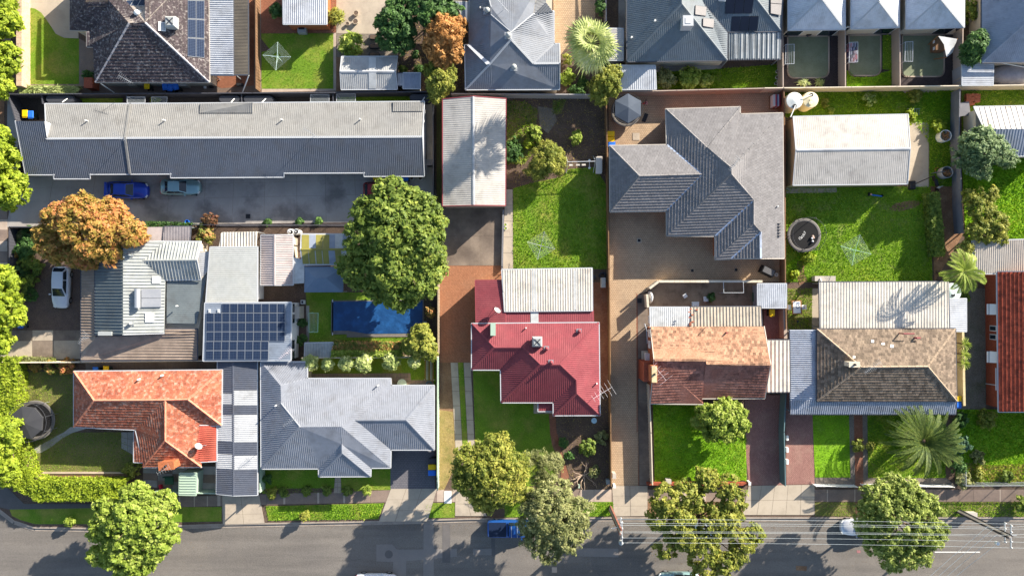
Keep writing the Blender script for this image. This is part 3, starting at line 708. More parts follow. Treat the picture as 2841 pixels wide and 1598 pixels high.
def roof(parent, V, F, m, kind='rib', sp=.25, h=.035, w=None, gut=m_gutter, cap=None, capw=.13, valley=None, wall=None, over=.4, win=True, tile=(.3, .33, .04), d=None, gutters=True, zoff=0.0, name='roof', wallname='wall', gutskip=''):
    """F: faces as words of corner letters. builds roof, ridge caps, gutters, walls under it"""
    rf = Roof(); faces = []
    for wd in F.split():
        faces.append([V[k] for k in wd]); rf.faces.append(faces[-1])
    mb = MB()
    for f in faces: sheet(mb, f)
    if kind == 'rib':
        for f in faces: ribs(mb, f, sp, w or sp * .22, h, d)
    ro = mb.build(name, m, parent)
    if kind == 'tile':
        tm = MB()
        for f in faces: tiles(tm, f, *tile)
        to = tm.build('roof_tiles', m, ro); to['kind'] = 'stuff'
    # edges
    ed = {}
    for wd in F.split():
        for a, b in zip(wd, wd[1:] + wd[0]): ed.setdefault(frozenset((a, b)), []).append(wd)
    bound = {}
    for e, ws in ed.items():
        a, b = [V[k] for k in e]; L = (b - a)
        if L.length < .05: continue
        if len(ws) == 2:
            c0, n0 = fplane([V[k] for k in ws[0]]); c1, n1 = fplane([V[k] for k in ws[1]])
            convex = (c1 - c0).dot(n0) < 0
            up = (n0 + n1).normalized(); X = L.normalized(); Y = up.cross(X).normalized(); Z = X.cross(Y)
            if convex and cap is not None:
                if kind == 'tile':
                    q = MB(); nn = max(1, int(L.length / .42))
                    for i in range(nn):
                        cc = a.lerp(b, (i + .5) / nn) + Z * (.05 + .012 * (i % 2)); w2 = capw
                        l2 = L.length / nn * .5 * 1.0
                        q.add([cc - X * l2 - Y * w2 - Z * .06, cc - X * l2 + Z * .06, cc - X * l2 + Y * w2 - Z * .06, cc + X * l2 * .96 - Y * w2 * .9 - Z * .06, cc + X * l2 * .96 + Z * .045, cc + X * l2 * .96 + Y * w2 * .9 - Z * .06], [(0, 3, 4, 1), (1, 4, 5, 2), (0, 1, 2), (5, 4, 3)])
                    q.build('ridge_tiles', cap, ro)['kind'] = 'stuff'
                else:
                    q = MB(); cc = (a + b) / 2 + Z * .035; l2 = L.length / 2
                    s0 = (n0 - Z * n0.dot(Z)); drop_ = .5 * capw * abs(s0.length)
                    q.add([cc - X * l2 - Y * capw - Z * drop_, cc - X * l2 + Z * .03, cc - X * l2 + Y * capw - Z * drop_, cc + X * l2 - Y * capw - Z * drop_, cc + X * l2 + Z * .03, cc + X * l2 + Y * capw - Z * drop_], [(0, 3, 4, 1), (1, 4, 5, 2), (0, 1, 2), (5, 4, 3)])
                    q.build('ridge_cap', cap, ro)
            elif not convex and valley is not None:
                q = MB(); cc = (a + b) / 2 + Z * (.06 if kind == 'tile' else .04); q.box(cc, (L.length, .2, .02), ax=(X, Y, Z)); q.build('valley_gutter', valley, ro)
        else:
            wd = ws[0]
            ks = list(e)
            bound.setdefault(ks[0], []).append(ks[1]); bound.setdefault(ks[1], []).append(ks[0])
            if gutters and ''.join(sorted(ks)) not in gutskip.split():
                c0, n0 = fplane([V[k] for k in wd]); X = L.normalized(); out = Vector((X.y, -X.x, 0)).normalized()
                mid = (a + b) / 2
                # outward = away from the face
                if inpoly([V[k].to_2d() for k in wd], *(mid + out * .06).to_2d()): out = -out
                level = abs(X.z) < .12
                Zv = Vector((0, 0, 1)) if level else X.cross(out).normalized()
                if Zv.z < 0: Zv = -Zv
                q = MB(); q.box(mid + out * .05 - Zv * (.05 if level else .02), (L.length + .1, .1 if level else .08, .11), ax=(X, out, Zv)); q.build('gutter' if level else 'barge_board', gut, ro)
    # walls from the outline
    if wall is not None and bound:
        st = sorted(bound)[0]; loop = [st]; prev = None; cur = st
        while True:
            nx = [k for k in bound[cur] if k != prev]
            if not nx: break
            prev, cur = cur, nx[0]
            if cur == st or len(loop) > 60: break
            loop.append(cur)
        pl = [V[k] for k in loop]; a = sum(p.x * q.y - q.x * p.y for p, q in zip(pl, pl[1:] + pl[:1]))
        if a < 0: pl = pl[::-1]
        n = len(pl); ins = []
        for i in range(n):
            p0, p1, p2 = pl[i - 1].to_2d(), pl[i].to_2d(), pl[(i + 1) % n].to_2d()
            d0 = (p1 - p0).normalized(); d1 = (p2 - p1).normalized(); n0 = Vector((-d0.y, d0.x)); n1 = Vector((-d1.y, d1.x))
            bb = n0 + n1; k = over / max(.35, 1 + n0.dot(n1)) 
            ins.append(Vector((p1.x + bb.x * k, p1.y + bb.y * k, pl[i].z - .16)))
        wb = MB(); vs = [Vector((p.x, p.y, -.02)) for p in ins] + ins
        wb.add(vs, [(i, (i + 1) % n, n + (i + 1) % n, n + i) for i in range(n)])
        wo = wb.build(wallname, wall, parent)
        if win:
            for i in range(n):
                p, q = ins[i], ins[(i + 1) % n]; L = (q - p); L.z = 0; ln = L.length
                if ln < 3 or min(p.z, q.z) < 2.1: continue
                X = L.normalized(); o_ = Vector((X.y, -X.x, 0)); k = max(1, int(ln / 4.5))
                for j in range(k):
                    cc = p.lerp(q, (j + .5) / k); cc.z = 1.45
                    fr = MB().box(cc + o_ * .03, (1.5, .08, 1.2), ax=(X, o_, Vector((0, 0, 1)))).build('window', m_frame, parent)
                    gm = MB()
                    for s_ in (-1, 1): gm.box(cc + o_ * .075 + X * (s_ * .36), (.62, .03, 1.04), ax=(X, o_, Vector((0, 0, 1))))
                    gm.build('pane', m_glass, fr)
    return rf, ro
def posts(parent, pts, ztop, m=None, r=.05):
    for p in pts: MB().box((p.x, p.y, ztop / 2), (2 * r, 2 * r, ztop)).build('post', m or m_metal, parent)
def canopy(name, label, cat, V, F, m, sp=.25, h=.035, gut=m_gutter, wall=None, group=None, **k):
    """free-standing roof on posts (or walls)"""
    vs = list(V.values()); c = sum(vs, Vector()) / len(vs)
    t = thing(name, label, cat, (c.x, c.y, 0), group)
    rf, ro = roof(t, V, F, m, sp=sp, h=h, gut=gut, wall=wall, win=False, over=k.pop('over', .12), **k)
    if wall is None:
        zs = min(v.z for v in vs)
        ctr = c.to_2d(); ps = []
        for v in vs:
            if v.z < zs + .5:
                ps.append(v.lerp(Vector((c.x, c.y, v.z)), .04))
        for p in ps: MB().box((p.x, p.y, (p.z - .1) / 2), (.09, .09, p.z - .1)).build('post', m_metal, t)
    return t, rf
def house(name, label, V, cat='house'):
    vs = list(V.values()); c = sum(vs, Vector()) / len(vs)
    return thing(name, label, cat, (c.x, c.y, 0))
# roof fittings ------------------------------------------------
def frame_at(rf, px):
    p, n = rf.hit(px); h = Vector((n.x, n.y, 0))
    Y = (Vector((-n.x * n.z, -n.y * n.z, h.length ** 2)).normalized() if h.length > .02 else Vector((0, 1, 0)))
    return p, Y.cross(n).normalized(), Y, n
def vent(par, rf, px, m=m_metal, h=.45, r=.07, cowl=False, lean=None):
    p = rf.hit(px)[0]; q = MB().tube(p - Vector((0, 0, .1)), p + Vector((0, 0, h)), r)
    if cowl: q.tube(p + Vector((0, 0, h)), p + Vector((0, 0, h + .08)), r * 1.8, r * 1.2, 8)
    if lean: e = p + Vector((0, 0, h)); q.tube(e, e + Vector(lean), r)
    q.build('vent_pipe', m, par)
def whirly(par, rf, px, m=m_whitep, r=.28):
    p = rf.hit(px)[0]; t = MB().lathe(p, [(r * .7, -.1), (r * .7, .15), (r, .22), (r * 1.05, .38), (r * .75, .52), (r * .2, .6), (0, .61)], 14).build('roof_ventilator', m, par, smooth=True)
    MB().box(p + Vector((0, 0, .05)), (r * 2.6, r * 2.6, .05)).build('flashing', m_metal, t)
def skylight(par, rf, pxs, m=m_whitep, h=.14):
    c = [rf.hit(p)[0] for p in pxs]; n = rf.hit(pxs[0])[1]; q = MB()
    q.add(c + [p + n * h for p in c], [(4, 5, 6, 7), (0, 1, 5, 4), (1, 2, 6, 5), (2, 3, 7, 6), (3, 0, 4, 7)])
    k = q.build('skylight', m, par); ct = sum(c, Vector()) / 4
    i = [ct.lerp(p, .8) + n * (h + .01) for p in c]; MB().add(i, [(0, 1, 2, 3)]).build('dome', m_clear, k)
def cooler(par, rf, px, s=1.1, m=m_greyp, rz=0, h=.9):
    p = rf.hit(px)[0]; b = MB().taper(p - Vector((0, 0, .5)), (s * .7, s * .7), (s * .7, s * .7), .75, rz).build('cooler_duct', m, par)
    k = MB().taper(p + Vector((0, 0, .25)), (s, s), (s * .95, s * .95), h * .75, rz); k.taper(p + Vector((0, 0, .25 + h * .75)), (s * .95, s * .95), (s * .7, s * .7), h * .18, rz)
    k = k.build('evaporative_cooler', m, par)
    g2 = MB()
    for a in (rz + .785, rz - .785):
        g2.box(p + Vector((0, 0, .26 + h * .94)), (s * .8, .1, .05), a)
    g2.build('lid_ribs', m_dgrey, k)
def antenna(par, base, h=1.6, L=1.5, rz=0, n=9, m=m_alu, el=.8):
    base = Vector(base); q = MB().tube(base, base + Vector((0, 0, h)), .02)
    a = q.build('antenna_mast', m, par); t = base + Vector((0, 0, h)); d = Vector((math.cos(rz), math.sin(rz), 0)); e = Vector((-d.y, d.x, 0))
    q = MB().tube(t - d * L / 2, t + d * L / 2, .014)
    q.build('boom', m, a); q = MB()
    for i in range(n):
        c = t + d * (L * (i / (n - 1) - .5)); l = el * (.45 + .55 * i / (n - 1)); q.tube(c - e * l / 2, c + e * l / 2, .009, n=4)
    q.build('elements', m, a)
def dish(par, base, rz, m=m_greyp, r=.38):
    base = Vector(base); q = MB().tube(base, base + Vector((0, 0, .7)), .03)
    for a in (0, 2.1, 4.2): q.tube(base + Vector((math.cos(a) * .5, math.sin(a) * .5, 0)), base + Vector((0, 0, .55)), .018)
    st = q.build('dish_stand', m_metal, par); d = Vector((math.cos(rz), math.sin(rz), .6)).normalized(); u = d.orthogonal().normalized(); w = d.cross(u); c = base + Vector((0, 0, .8)); vs = [c]; n = 18
    for rr, dz in ((.5, .03), (1, .1)):
        vs += [c + (u * math.cos(2 * math.pi * i / n) + w * math.sin(2 * math.pi * i / n)) * r * rr + d * dz for i in range(n)]
    fs = [(0, 1 + i, 1 + (i + 1) % n) for i in range(n)] + [(1 + i, 1 + n + i, 1 + n + (i + 1) % n, 1 + (i + 1) % n) for i in range(n)]
    q = MB().add(vs, fs); q.add([p - d * .02 for p in vs], [f[::-1] for f in fs]); q.build('dish', m, st)
    MB().tube(c - u * r, c + d * .5, .012).build('feed_arm', m_metal, st)
def panels(par, rf, quad, nu, nv, cell=m_cell, frame=m_alu, mask=None, lift=.09, gap=.03, name='solar_panel'):
    """grid of panels over a pixel quad (00,10,11,01) on the roof plane"""
    c = [rf.hit(p) for p in quad]; n = sum((q[1] for q in c), Vector()).normalized(); pl, nn = c[0][0], c[0][1]
    o = Vector((0, 0, H)); c = []
    for p in quad:
        d = (P(p) - o); t = (pl - o).dot(nn) / d.dot(nn); c.append(o + d * t)
    def at(u, v): return c[0].lerp(c[1], u).lerp(c[3].lerp(c[2], u), v)
    n = nn
    for i in range(nu):
        for j in range(nv):
            if mask and not mask(i, j): continue
            k = [at(i / nu, j / nv), at((i + 1) / nu, j / nv), at((i + 1) / nu, (j + 1) / nv), at(i / nu, (j + 1) / nv)]
            m = sum(k, Vector()) / 4; k = [p + (m - p).normalized() * gap + n * lift for p in k]
            if (k[1] - k[0]).cross(k[2] - k[0]).z < 0: k = k[::-1]
            q = MB(); q.add([p - n * .04 for p in k] + k, [(3, 2, 1, 0), (4, 5, 6, 7), (0, 1, 5, 4), (1, 2, 6, 5), (2, 3, 7, 6), (3, 0, 4, 7)])
            f = q.build(name, frame, par)
            kk = [p + (m + n * lift - p).normalized() * .035 + n * .006 for p in k]; MB().add(kk, [(0, 1, 2, 3)]).build('cells', cell, f)
def chimney(par, c, sz, h, m, z0=2.5, rz=0, pot=True):
    b = MB().box((c[0], c[1], z0 + h / 2), (sz[0], sz[1], h), rz).build('chimney', m, par)
    MB().box((c[0], c[1], z0 + h + .05), (sz[0] + .12, sz[1] + .12, .1), rz).build('chimney_cap', m, b)
    if pot: MB().tube((c[0], c[1], z0 + h + .1), (c[0], c[1], z0 + h + .35), .12, .1, 10).build('chimney_pot', m_blackp, b)

# === long unit block
V = R(2.8, A0='a 155,1205,4.5 b 440,1205,4.5 c 465,1378,3.95 N 450,1035 M 400,1198,3.3 p 1243,1372,3.95 n 1292,1035', B0='r 1683,1358,3.95 x 1705,1013',
      A1='d 255,302,2.82 e 537,302,2.82 f 537,342,2.69 g 890,342,2.69 h 890,298,2.83 q 1292,296,2.84 i 1697,294,2.85 j 1697,332,2.72', B1='k 308,325,2.73 l 312,285,2.87 s 1112,283,2.87 t 1112,318,2.75 u 1703,316,2.76')
t = house('unit_block', 'long low block of units with grey corrugated steel roof along the shared driveway', V, 'building')
rfA, _ = roof(t, V, 'abcpqhgfed prutslkjiq', m_unit_shade, sp=.2, h=.014, gut=m_gutw, cap=m_unit, gutskip='bc ab', wall=None)
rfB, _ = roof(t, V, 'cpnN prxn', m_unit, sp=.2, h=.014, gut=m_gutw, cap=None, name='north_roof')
wf = [P(A0.p(165, 1215), 2.8), P(A0.p(430, 1215), 2.8), P(A0.p(430, 1050), 2.8), P(B0.p(1690, 1030), 2.8), P(B1.p(1690, 260), 2.8), P(A1.p(270, 270), 2.8)]
MB().poly([Vector((p.x, p.y, 0)) for p in wf], -.02, 2.62).build('wall', m_wgrey, t)
sk = [V['b'], V['c'], V['M']]; MB().add([V['b'], V['c'], V['c'] - Vector((0, 0, .9)), V['b'] - Vector((0, 0, 1.5))], [(0, 1, 2, 3)]).build('step_wall', m_wwhite, t)
MB().add([V['a'] + Vector((.15, -.15, -.1)), V['b'] + Vector((0, -.15, -.1)), V['b'] + Vector((0, -.15, -2.3)), V['a'] + Vector((.15, -.15, -4.4))], [(0, 1, 2, 3)]).build('step_wall', m_wgrey, t)
gb = [V['r'] + Vector((-.1, 0, -.08)), V['u'] + Vector((-.1, .3, -.08)), V['x'] + Vector((-.1, -.2, -.08))]
MB().add([gb[0], gb[1], Vector((gb[1].x, gb[1].y, 0)), Vector((gb[2].x, gb[2].y, 0)), gb[2]], [(4, 3, 2, 1, 0)]).build('gable_wall', m_wwhite, t)
for k in (('n', 'p'), ('p', 'q')):
    a, b = V[k[0]], V[k[1]]; X = (b - a).normalized(); MB().box((a + b) / 2 + Vector((0, 0, .06)), ((b - a).length, .22, .08), ax=(X, Vector((0, 0, 1)).cross(X).normalized(), X.cross(Vector((0, 0, 1)).cross(X).normalized()))).build('party_flashing', m_unit, t)
for n, q in (('roof_step', A0('1992,1035 2515,1025 2508,1125 1982,1125')), ('roof_step', B0('1397,1018 1700,1018 1690,1108 1397,1110'))):
    c = [rfB.hit(p)[0] for p in q]; k = [p + Vector((0, 0, .16 if i < 2 else .08)) for i, p in enumerate(c)]
    mb = MB(); sheet(mb, k, .2); ribs(mb, k, .2, .045, .03, (0, 1)); mb.build(n, m_unit, t)
for p in (A0.p(870, 1205), A0.p(1640, 1200), B0.p(300, 1195), B0.p(1075, 1190)): vent(t, rfB, p, m_whitep, .5)
antenna(t, rfA.hit(A0.p(1255, 1385))[0], 1.5, 1.6, 2.6); antenna(t, rfB.hit(B0.p(620, 1350))[0], 1.5, 1.7, 2.6)
for p in (A1.p(1000, 300), A1.p(1560, 300), A1.p(2420, 335), B1.p(380, 290), B1.p(540, 290), B1.p(850, 290), B1.p(1700, 316)):
    e = P(p, 2.6); MB().tube(e + Vector((0, -.1, 0)), e + Vector((0, .5, -.4)), .05).tube(e + Vector((0, .5, -.4)), e + Vector((0, .5, -2.5)), .05).build('downpipe', m_gutw, t)
# === dark tile house, top left
V = R(2.7, A0='a 945,818 b 2078,818 c 1282,232,5.4 d 1440,230,5.4 e 2065,-420 f 940,-420 w 695,303 v 695,-300 x 852,25,4.15 y 1092,20,4.15 z 935,306 q 860,308 r 860,467 s 930,470 o 1210,-190,5.2')
t = house('tiled_house', 'dark brown tiled hip house with solar panels beside the curved lawn', V)
rf, _ = roof(t, dict(V, g=P(A0.p(1440, -180), 5.3), h=P(A0.p(1282, -180), 5.3)), 'abdc acyzqrs dbeg xyzw', m_tdark, 'tile', gut=m_gutd, cap=mat('ridge_mortar_cap', 'a9a6a8', '97949a', sc=2), wall=m_wcream, win=False, gutters=False)
roof(t, dict(V, k=P(A0.p(1700, -320), 2.75), l=P(A0.p(960, -320), 2.75)), 'cyld cdbekl'[:4], m_tdark, 'tile', gutters=False, wall=None)
VV = R(2.7, A0='c 1282,232,5.4 d 1440,230,5.4 y 1092,20,4.15 u 880,-230 k 2068,-420')
rfn, _ = roof(t, VV, 'ydck'[:0] + 'ycdku', mat('lichen_grey_roof_tile', 'a39a90', '8d847c', c3='5c5454', isl=.25, sc3=2.5, fine=.3, fsc=9), 'tile', gutters=False)
rfw, _ = roof(t, R(2.7, A0='v 695,-300 w 695,303 x 852,25,4.15 p 852,-200,4.15'), 'vwxp', m_tdark, 'tile', gutters=False)
MB().poly([P(p, 2.6) for p in A0('965,795 2055,795 2045,-400 720,-290 715,285 950,290 885,320 885,450 950,485')], -.02, 2.5).build('wall', m_wcream, t)
for a, b in zip('ab be sa sr rq qz zw wv'.split(), range(8)):
    p, q = V[a[0]], V[a[1]]; L = q - p
    MB().box((p + q) / 2 - Vector((0, 0, .08)), (L.length, .12, .12), math.atan2(L.y, L.x)).build('gutter', m_gutter, t)
panels(t, rf, A0('1862,-180 2030,-178 2030,582 1862,566'), 2, 4)
panels(t, rfn, A0('1262,12 1615,-6 1582,68 1228,68'), 5, 1)
cooler(t, rf, A0.p(1730, 250), 1.15, m_greyp); skylight(t, rf, A0('1572,222 1650,230 1645,318 1570,310')); whirly(t, rfn, A0.p(1372, 140))
antenna(t, rf.hit(A0.p(1320, 830))[0], 1.7, 1.4, 2.6, 8); vent(t, rfn, A0.p(1700, 4), m_whitep)
t, _ = canopy('patio_roof', 'pale ribbed steel patio roof with smoky strip beside the dark tiled house', 'patio roof', R(2.5, A0='a 2082,-200,2.6 b 2315,-200 c 2318,748 d 2082,745,2.6'), 'abcd', m_zinc, .22, .06, gut=m_gutd, d=(1, 0))
roof(t, R(2.48, A0='a 2318,-200 b 2458,-200,2.4 c 2462,742,2.4 d 2320,742'), 'abcd', mat('smoky_polycarbonate', '5d574f', '6c655a', rough=.3), sp=.15, h=.03, gut=m_gutd, name='smoky_sheet', d=(1, 0))
# === sheds top centre
t, _ = canopy('flat_roof_sleepout', 'small orange-walled building with flat pale ribbed roof above the square lawn', 'outbuilding', R(2.6, B0='a 305,-250 b 738,-250 c 735,240,2.5 d 310,240,2.5'), 'abcd', m_zinc, .2, .04, gut=m_gutw, wall=m_worange, over=.2, d=(0, 1))
b = MB().box(P(B0.p(508, 315)) + Vector((0, 0, .35)), (.9, .75, .7)).build('air_conditioner', m_greyp, t); MB().box(P(B0.p(508, 300)) + Vector((0, 0, .8)), (.62, .42, .04)).build('grille', m_blackp, b)
t, rf = canopy('gable_shed', 'long low pale grey gable shed with clear roof strip beside three oval planters', 'shed', R(2.1, B0='a 890,568 b 1437,566 c 1418,712,2.6 d 876,712,2.6 e 885,888 f 1435,885'), 'abcd dcfe', metal_roof('grey_shed_roof', 'a4a6a6', '9b9c9d'), .2, .016, gut=m_gutw, wall=m_wgrey, cap=m_white)
for q in ('1157,570 1230,570 1230,710 1157,710', '1157,714 1230,714 1230,884 1157,884'):
    k = [rf.hit(p)[0] + Vector((0, 0, .05)) for p in B0(q)]; mb = MB(); sheet(mb, k, .02); mb.build('clear_sheet', m_clear, t)
canopy('small_shed', 'tiny pale grey garden shed with ribbed roof at the end of the gable shed', 'shed', R(1.9, B0='a 1500,730,2.0 b 1665,730,2.0 c 1662,880 d 1500,878'), 'abcd', m_steelblue, .2, .016, gut=m_gutw, wall=m_wgrey)
canopy('lean_to', 'narrow pale lean-to roof between the gable shed and tiny shed', 'lean-to', R(1.8, B0='a 1442,732,1.9 b 1495,732,1.9 c 1493,852 d 1440,850'), 'abcd', m_zinc, .2, .016, gut=m_gutd, wall=m_wgrey, d=(0, 1))
# === blue-grey hip house top centre
V = R(2.75, B0='a 2158,-300 b 2158,450 g 2112,452 h 2120,890 k 2150,452,2.95 m 2360,638,4.0 n 2330,645,3.9 o 2330,-60,3.9 O 2366,70,4.2 Q 2370,155,4.25 w 2150,-300',
      C0='i 542,887 j 545,630,3.8 v 285,632,3.8 y 542,440 e 487,440 E 487,118 x 65,395,4.9 z 65,328,4.9 s 285,148,4.1 t 330,-120,3.6')
t = house('blue_grey_house', 'blue-grey corrugated hip-roofed house beside the brown autumn tree', V)
rf, _ = roof(t, V, 'abkngh'[:0] + 'abmxzQOo hixm'[:0] + 'hijvx zOts'[:0] + 'hijvxm', m_blueg, sp=.2, h=.014, gut=m_gutw, cap=None, name='south_roof')
rfw, _ = roof(t, V, 'abkmxzQOo', m_blueg, sp=.2, h=.014, gut=m_gutw, cap=None, name='west_roof', gutskip='ao', d=(1, 0))
roof(t, V, 'gkmnh'[:0] + 'gkmh', m_blueg, sp=.2, h=.014, gut=m_gutw, name='wing_roof', d=(1, .15))
rfe, _ = roof(t, V, 'zsEevx evjy', m_blueg, sp=.2, h=.014, gut=m_gutw, cap=m_blueg, name='east_roof', valley=m_blueg)
rfn, _ = roof(t, V, 'zQOots', m_blueg, sp=.2, h=.014, gut=m_gutw, name='north_roof', gutters=False, d=(0, 1))
roof(t, R(3.2, C0='a 288,148,4.1 b 332,-120,3.6 c 415,-60,3.4 d 410,25,3.5 e 480,120,2.9'), 'abcd ade', metal_roof('slatted_gablet', '6c7077', '656a72'), sp=.14, h=.05, gutters=False, name='gablet')
k = [P(B0.p(2130, 450), 3.0), P(B0.p(2170, 448), 3.0), P(B0.p(2362, 632), 4.05), P(B0.p(2325, 645), 4.05)]; mb = MB(); sheet(mb, k, .05); mb.build('flashing', m_zinc, t)
fw = [P(p, 2.6) for p in B0('2165,-300 2165,460 2130,470 2135,870') + C0('525,870 525,460 470,440 470,-200')]
MB().poly(fw, -.02, 2.6).build('wall', m_wcream, t)
for p, r in ((B0.p(2332, 115), rfw), (C0.p(36, 360), rfw), (C0.p(92, 675), rf)): whirly(t, r, p, m_greyp)
vent(t, rfw, B0.p(2265, 90), m_whitep); antenna(t, rfn.hit(B0.p(2490, 110))[0], 1.4, 1.6, 2.3)
canopy('patio_shade', 'pale flat patio cover tucked beside the blue-grey house', 'patio roof', R(2.4, B0='a 1940,15 b 2148,25 c 2140,215 d 2090,180 e 2060,100'), 'abcde', m_steelblue, .3, .02)
# === teal-grey house top right of centre
V = R(2.75, C0='a 1215,-560 b 1218,612 c 2207,600 d 2212,320 x 1758,40,5.2 z 1755,-500,5.2 v 1948,-2,3.9 g 1750,-700,4 u 1700,-700,3 i 1960,-320,4.6')
t = house('teal_grey_house', 'large teal-grey ribbed hip-roofed house with striped patio and black panels', V)
rf, _ = roof(t, V, 'abxz bcx xcdvz', m_teal, sp=.2, h=.0145, gut=m_gutd, cap=m_teal, wall=None, gutskip='az dv vz')
VV = R(2.75, C0='v 1948,-2,3.9 d 2212,318 k 2743,312 w 2500,-5,4.1 y 2250,-320,5.2 n 2775,-300')
rf2, _ = roof(t, VV, 'vdkwy wknyw'[:5] + ' wkny', m_teal, sp=.2, h=.0145, gut=m_gutd, cap=m_teal, name='wing_roof', gutskip='vy ny')
MB().poly([P(p, 2.6) for p in C0('1235,-560 1235,590 2195,580 2215,300 2720,295 2750,-400')], -.02, 2.6).build('wall', m_wcream, t)
panels(t, rf2, C0('2195,-20 2475,-20 2452,140 2185,142'), 3, 1, m_cellb, m_blackp); panels(t, rf2, C0('2252,165 2520,160 2505,312 2240,315'), 3, 1, m_cellb, m_blackp)
panels(t, rf, C0('1880,60 1995,78 1988,172 1876,155'), 1, 1, m_cellg, m_dgrey, lift=.2); panels(t, rf, C0('1955,185 2070,200 2065,290 1953,270'), 1, 1, m_cellg, m_dgrey, lift=.2)
panels(t, rf2, D0('50,-60 172,-60 155,165 50,145'), 1, 2, m_cellg, m_dgrey, lift=.2)
p = rf.hit(C0.p(1795, 250))[0]; k = MB().box(p + Vector((0, 0, .5)), (1.05, 1.05, 1.5)).build('roof_cooler', m_gutw, t); MB().box(p + Vector((0, 0, 1.27)), (.55, .55, .05)).build('lid', m_whitep, k)
for q in (C0.p(1490, 215), C0.p(1258, 380)): vent(t, rf, q, m_whitep, .3, .1)
skylight(t, rf2, C0('2125,-20 2195,-20 2190,18 2122,15'))
t, rf = canopy('striped_patio', 'patio roof of alternating clear and dark ribbed sheets below the teal-grey roof', 'patio roof', R(2.45, C0='a 2218,322,2.65 d 2216,592', D0='b 168,318,2.65 c 160,588'), 'abcd', metal_roof('dull_green_grey_sheet', '7c8488', '737b80'), .25, .06, gut=m_gutd)
for x in (2285, 2340, 2400, 2455, 2510, 2560, 2610, 2660, 2700):
    k = [rf.hit(p)[0] + Vector((0, 0, .035)) for p in C0('%d,326 %d,326 %d,585 %d,585' % (x, x + 24, x + 24, x))]; mb = MB(); sheet(mb, k, .02); mb.build('clear_sheet', m_clear, t)
canopy('rusty_lean_to', 'white ribbed lean-to with one rusty sheet behind the fan palm', 'lean-to', R(2.2, C0='a 1020,288 b 1172,290,2.3 c 1172,598,2.3 d 1020,598'), 'abcd', m_rusty, .22, .03, gut=m_gutw, wall=m_wgrey)
t, rf = canopy('white_shed', 'plain white ribbed skillion shed beside the tan boundary fence', 'shed', R(2.2, C0='a 1055,655,2.35 b 1492,655,2.35 c 1502,885 d 1120,890'), 'abcd', m_zinc, .22, .03, gut=m_gutw, wall=m_wgrey)
# === three white courtyard houses
for nm, q, ap, lab in (('white_roof_house', '240,-420 802,-420 802,292 243,300', '572,-15 572,-200', 'bright white hip-roofed house over the courtyard with the round planter'),
                  ('white_roof_house', '868,-420 1342,-420 1338,272 867,287', '1142,15 1142,-200', 'narrow bright white hip-roofed house over the courtyard with the laden clothesline'),
                  ('white_roof_house', '1414,-420 1988,-420 1984,272 1414,286', '1750,-12 1750,-200', 'bright white hip-roofed house over the courtyard with the cubby house')):
    a = D0(q); b = D0(ap); V = dict(zip('abcd', [P(p, 2.8) for p in a])); V['x'] = P(b[0], 4.7); V['z'] = P(b[1], 4.7)
    t = house(nm, lab, V); rf, _ = roof(t, V, 'dcx daxz'[:3] + ' daz'[:0] + ' axdz'[:0], metal_roof('bright_white_roof', 'c2c6ce', 'bac0c8'), sp=.2, h=.014, gut=m_gutw, name='south_roof')
    roof(t, V, 'adxz xcbz zba', MATS['bright_white_roof'], sp=.2, h=.014, gut=m_gutw, cap=MATS['bright_white_roof'])
    i = [P(p, 2.7) for p in a]; ct = sum(i, Vector()) / 4; MB().poly([ct.lerp(p, .93) for p in i], -.02, 2.65).build('wall', m_wcream, t)
    w = P(((a[2][0] + a[3][0]) / 2, a[2][1] - 8), 2.6); 
    for s_ in (-1.8, 1.8):
        f = MB().box((w.x + s_, w.y - .1, 1.05), (1.8, .08, 2.1)).build('door', m_frame, t); MB().box((w.x + s_, w.y - .15, 1.05), (1.6, .03, 1.9)).build('pane', m_glass, f)
V = R(2.8, D0='a 2162,-420 b 2162,622 c 2950,615 x 2162,590,2.8 y 2700,140,5.2 z 2700,-420,5.2')
t = house('blue_grey_gable_house', 'broad blue-grey hip roof beside the white courtyard houses at the boundary', V)
rf, _ = roof(t, V, 'abyz bcy', m_steelblue, sp=.2, h=.013, gut=m_gutd, wall=None, cap=m_steelblue, gutskip='az cy yz'); MB().poly([P(p, 2.6) for p in D0('2180,-420 2180,600 2950,600 2950,-420')], -.02, 2.65).build('wall', m_wcream, t)
canopy('grey_garden_shed', 'squat grey ribbed garden shed at the corner of the boundary fence', 'shed', R(2.0, D0='a 1970,635,2.15 b 2275,632,2.15 c 2270,845 d 1970,845'), 'abcd', m_zinc, .2, .016, gut=m_gutw, wall=m_wgrey, d=(1, 0))
# === big cream shed with red barge boards
V = R(3.0, B0='a 1893,990 b 2192,961,3.65 c 2515,985', B1='d 2510,608 e 2197,603,3.65 f 1893,612')
t = house('cream_shed', 'large cream gable shed with dark red barge boards behind the red house driveway', V, 'shed')
rf, _ = roof(t, V, 'abef bcde', m_creamshed, sp=.22, h=.014, gut=m_gutr, cap=m_white, wall=m_ftan, over=.08, win=False)
p = P(B1.p(2190, 622), 0); w = MB().box((p.x - .2, p.y + .02, 1.3), (6.2, .1, 2.5)).build('roller_door', m_fgrey, t)
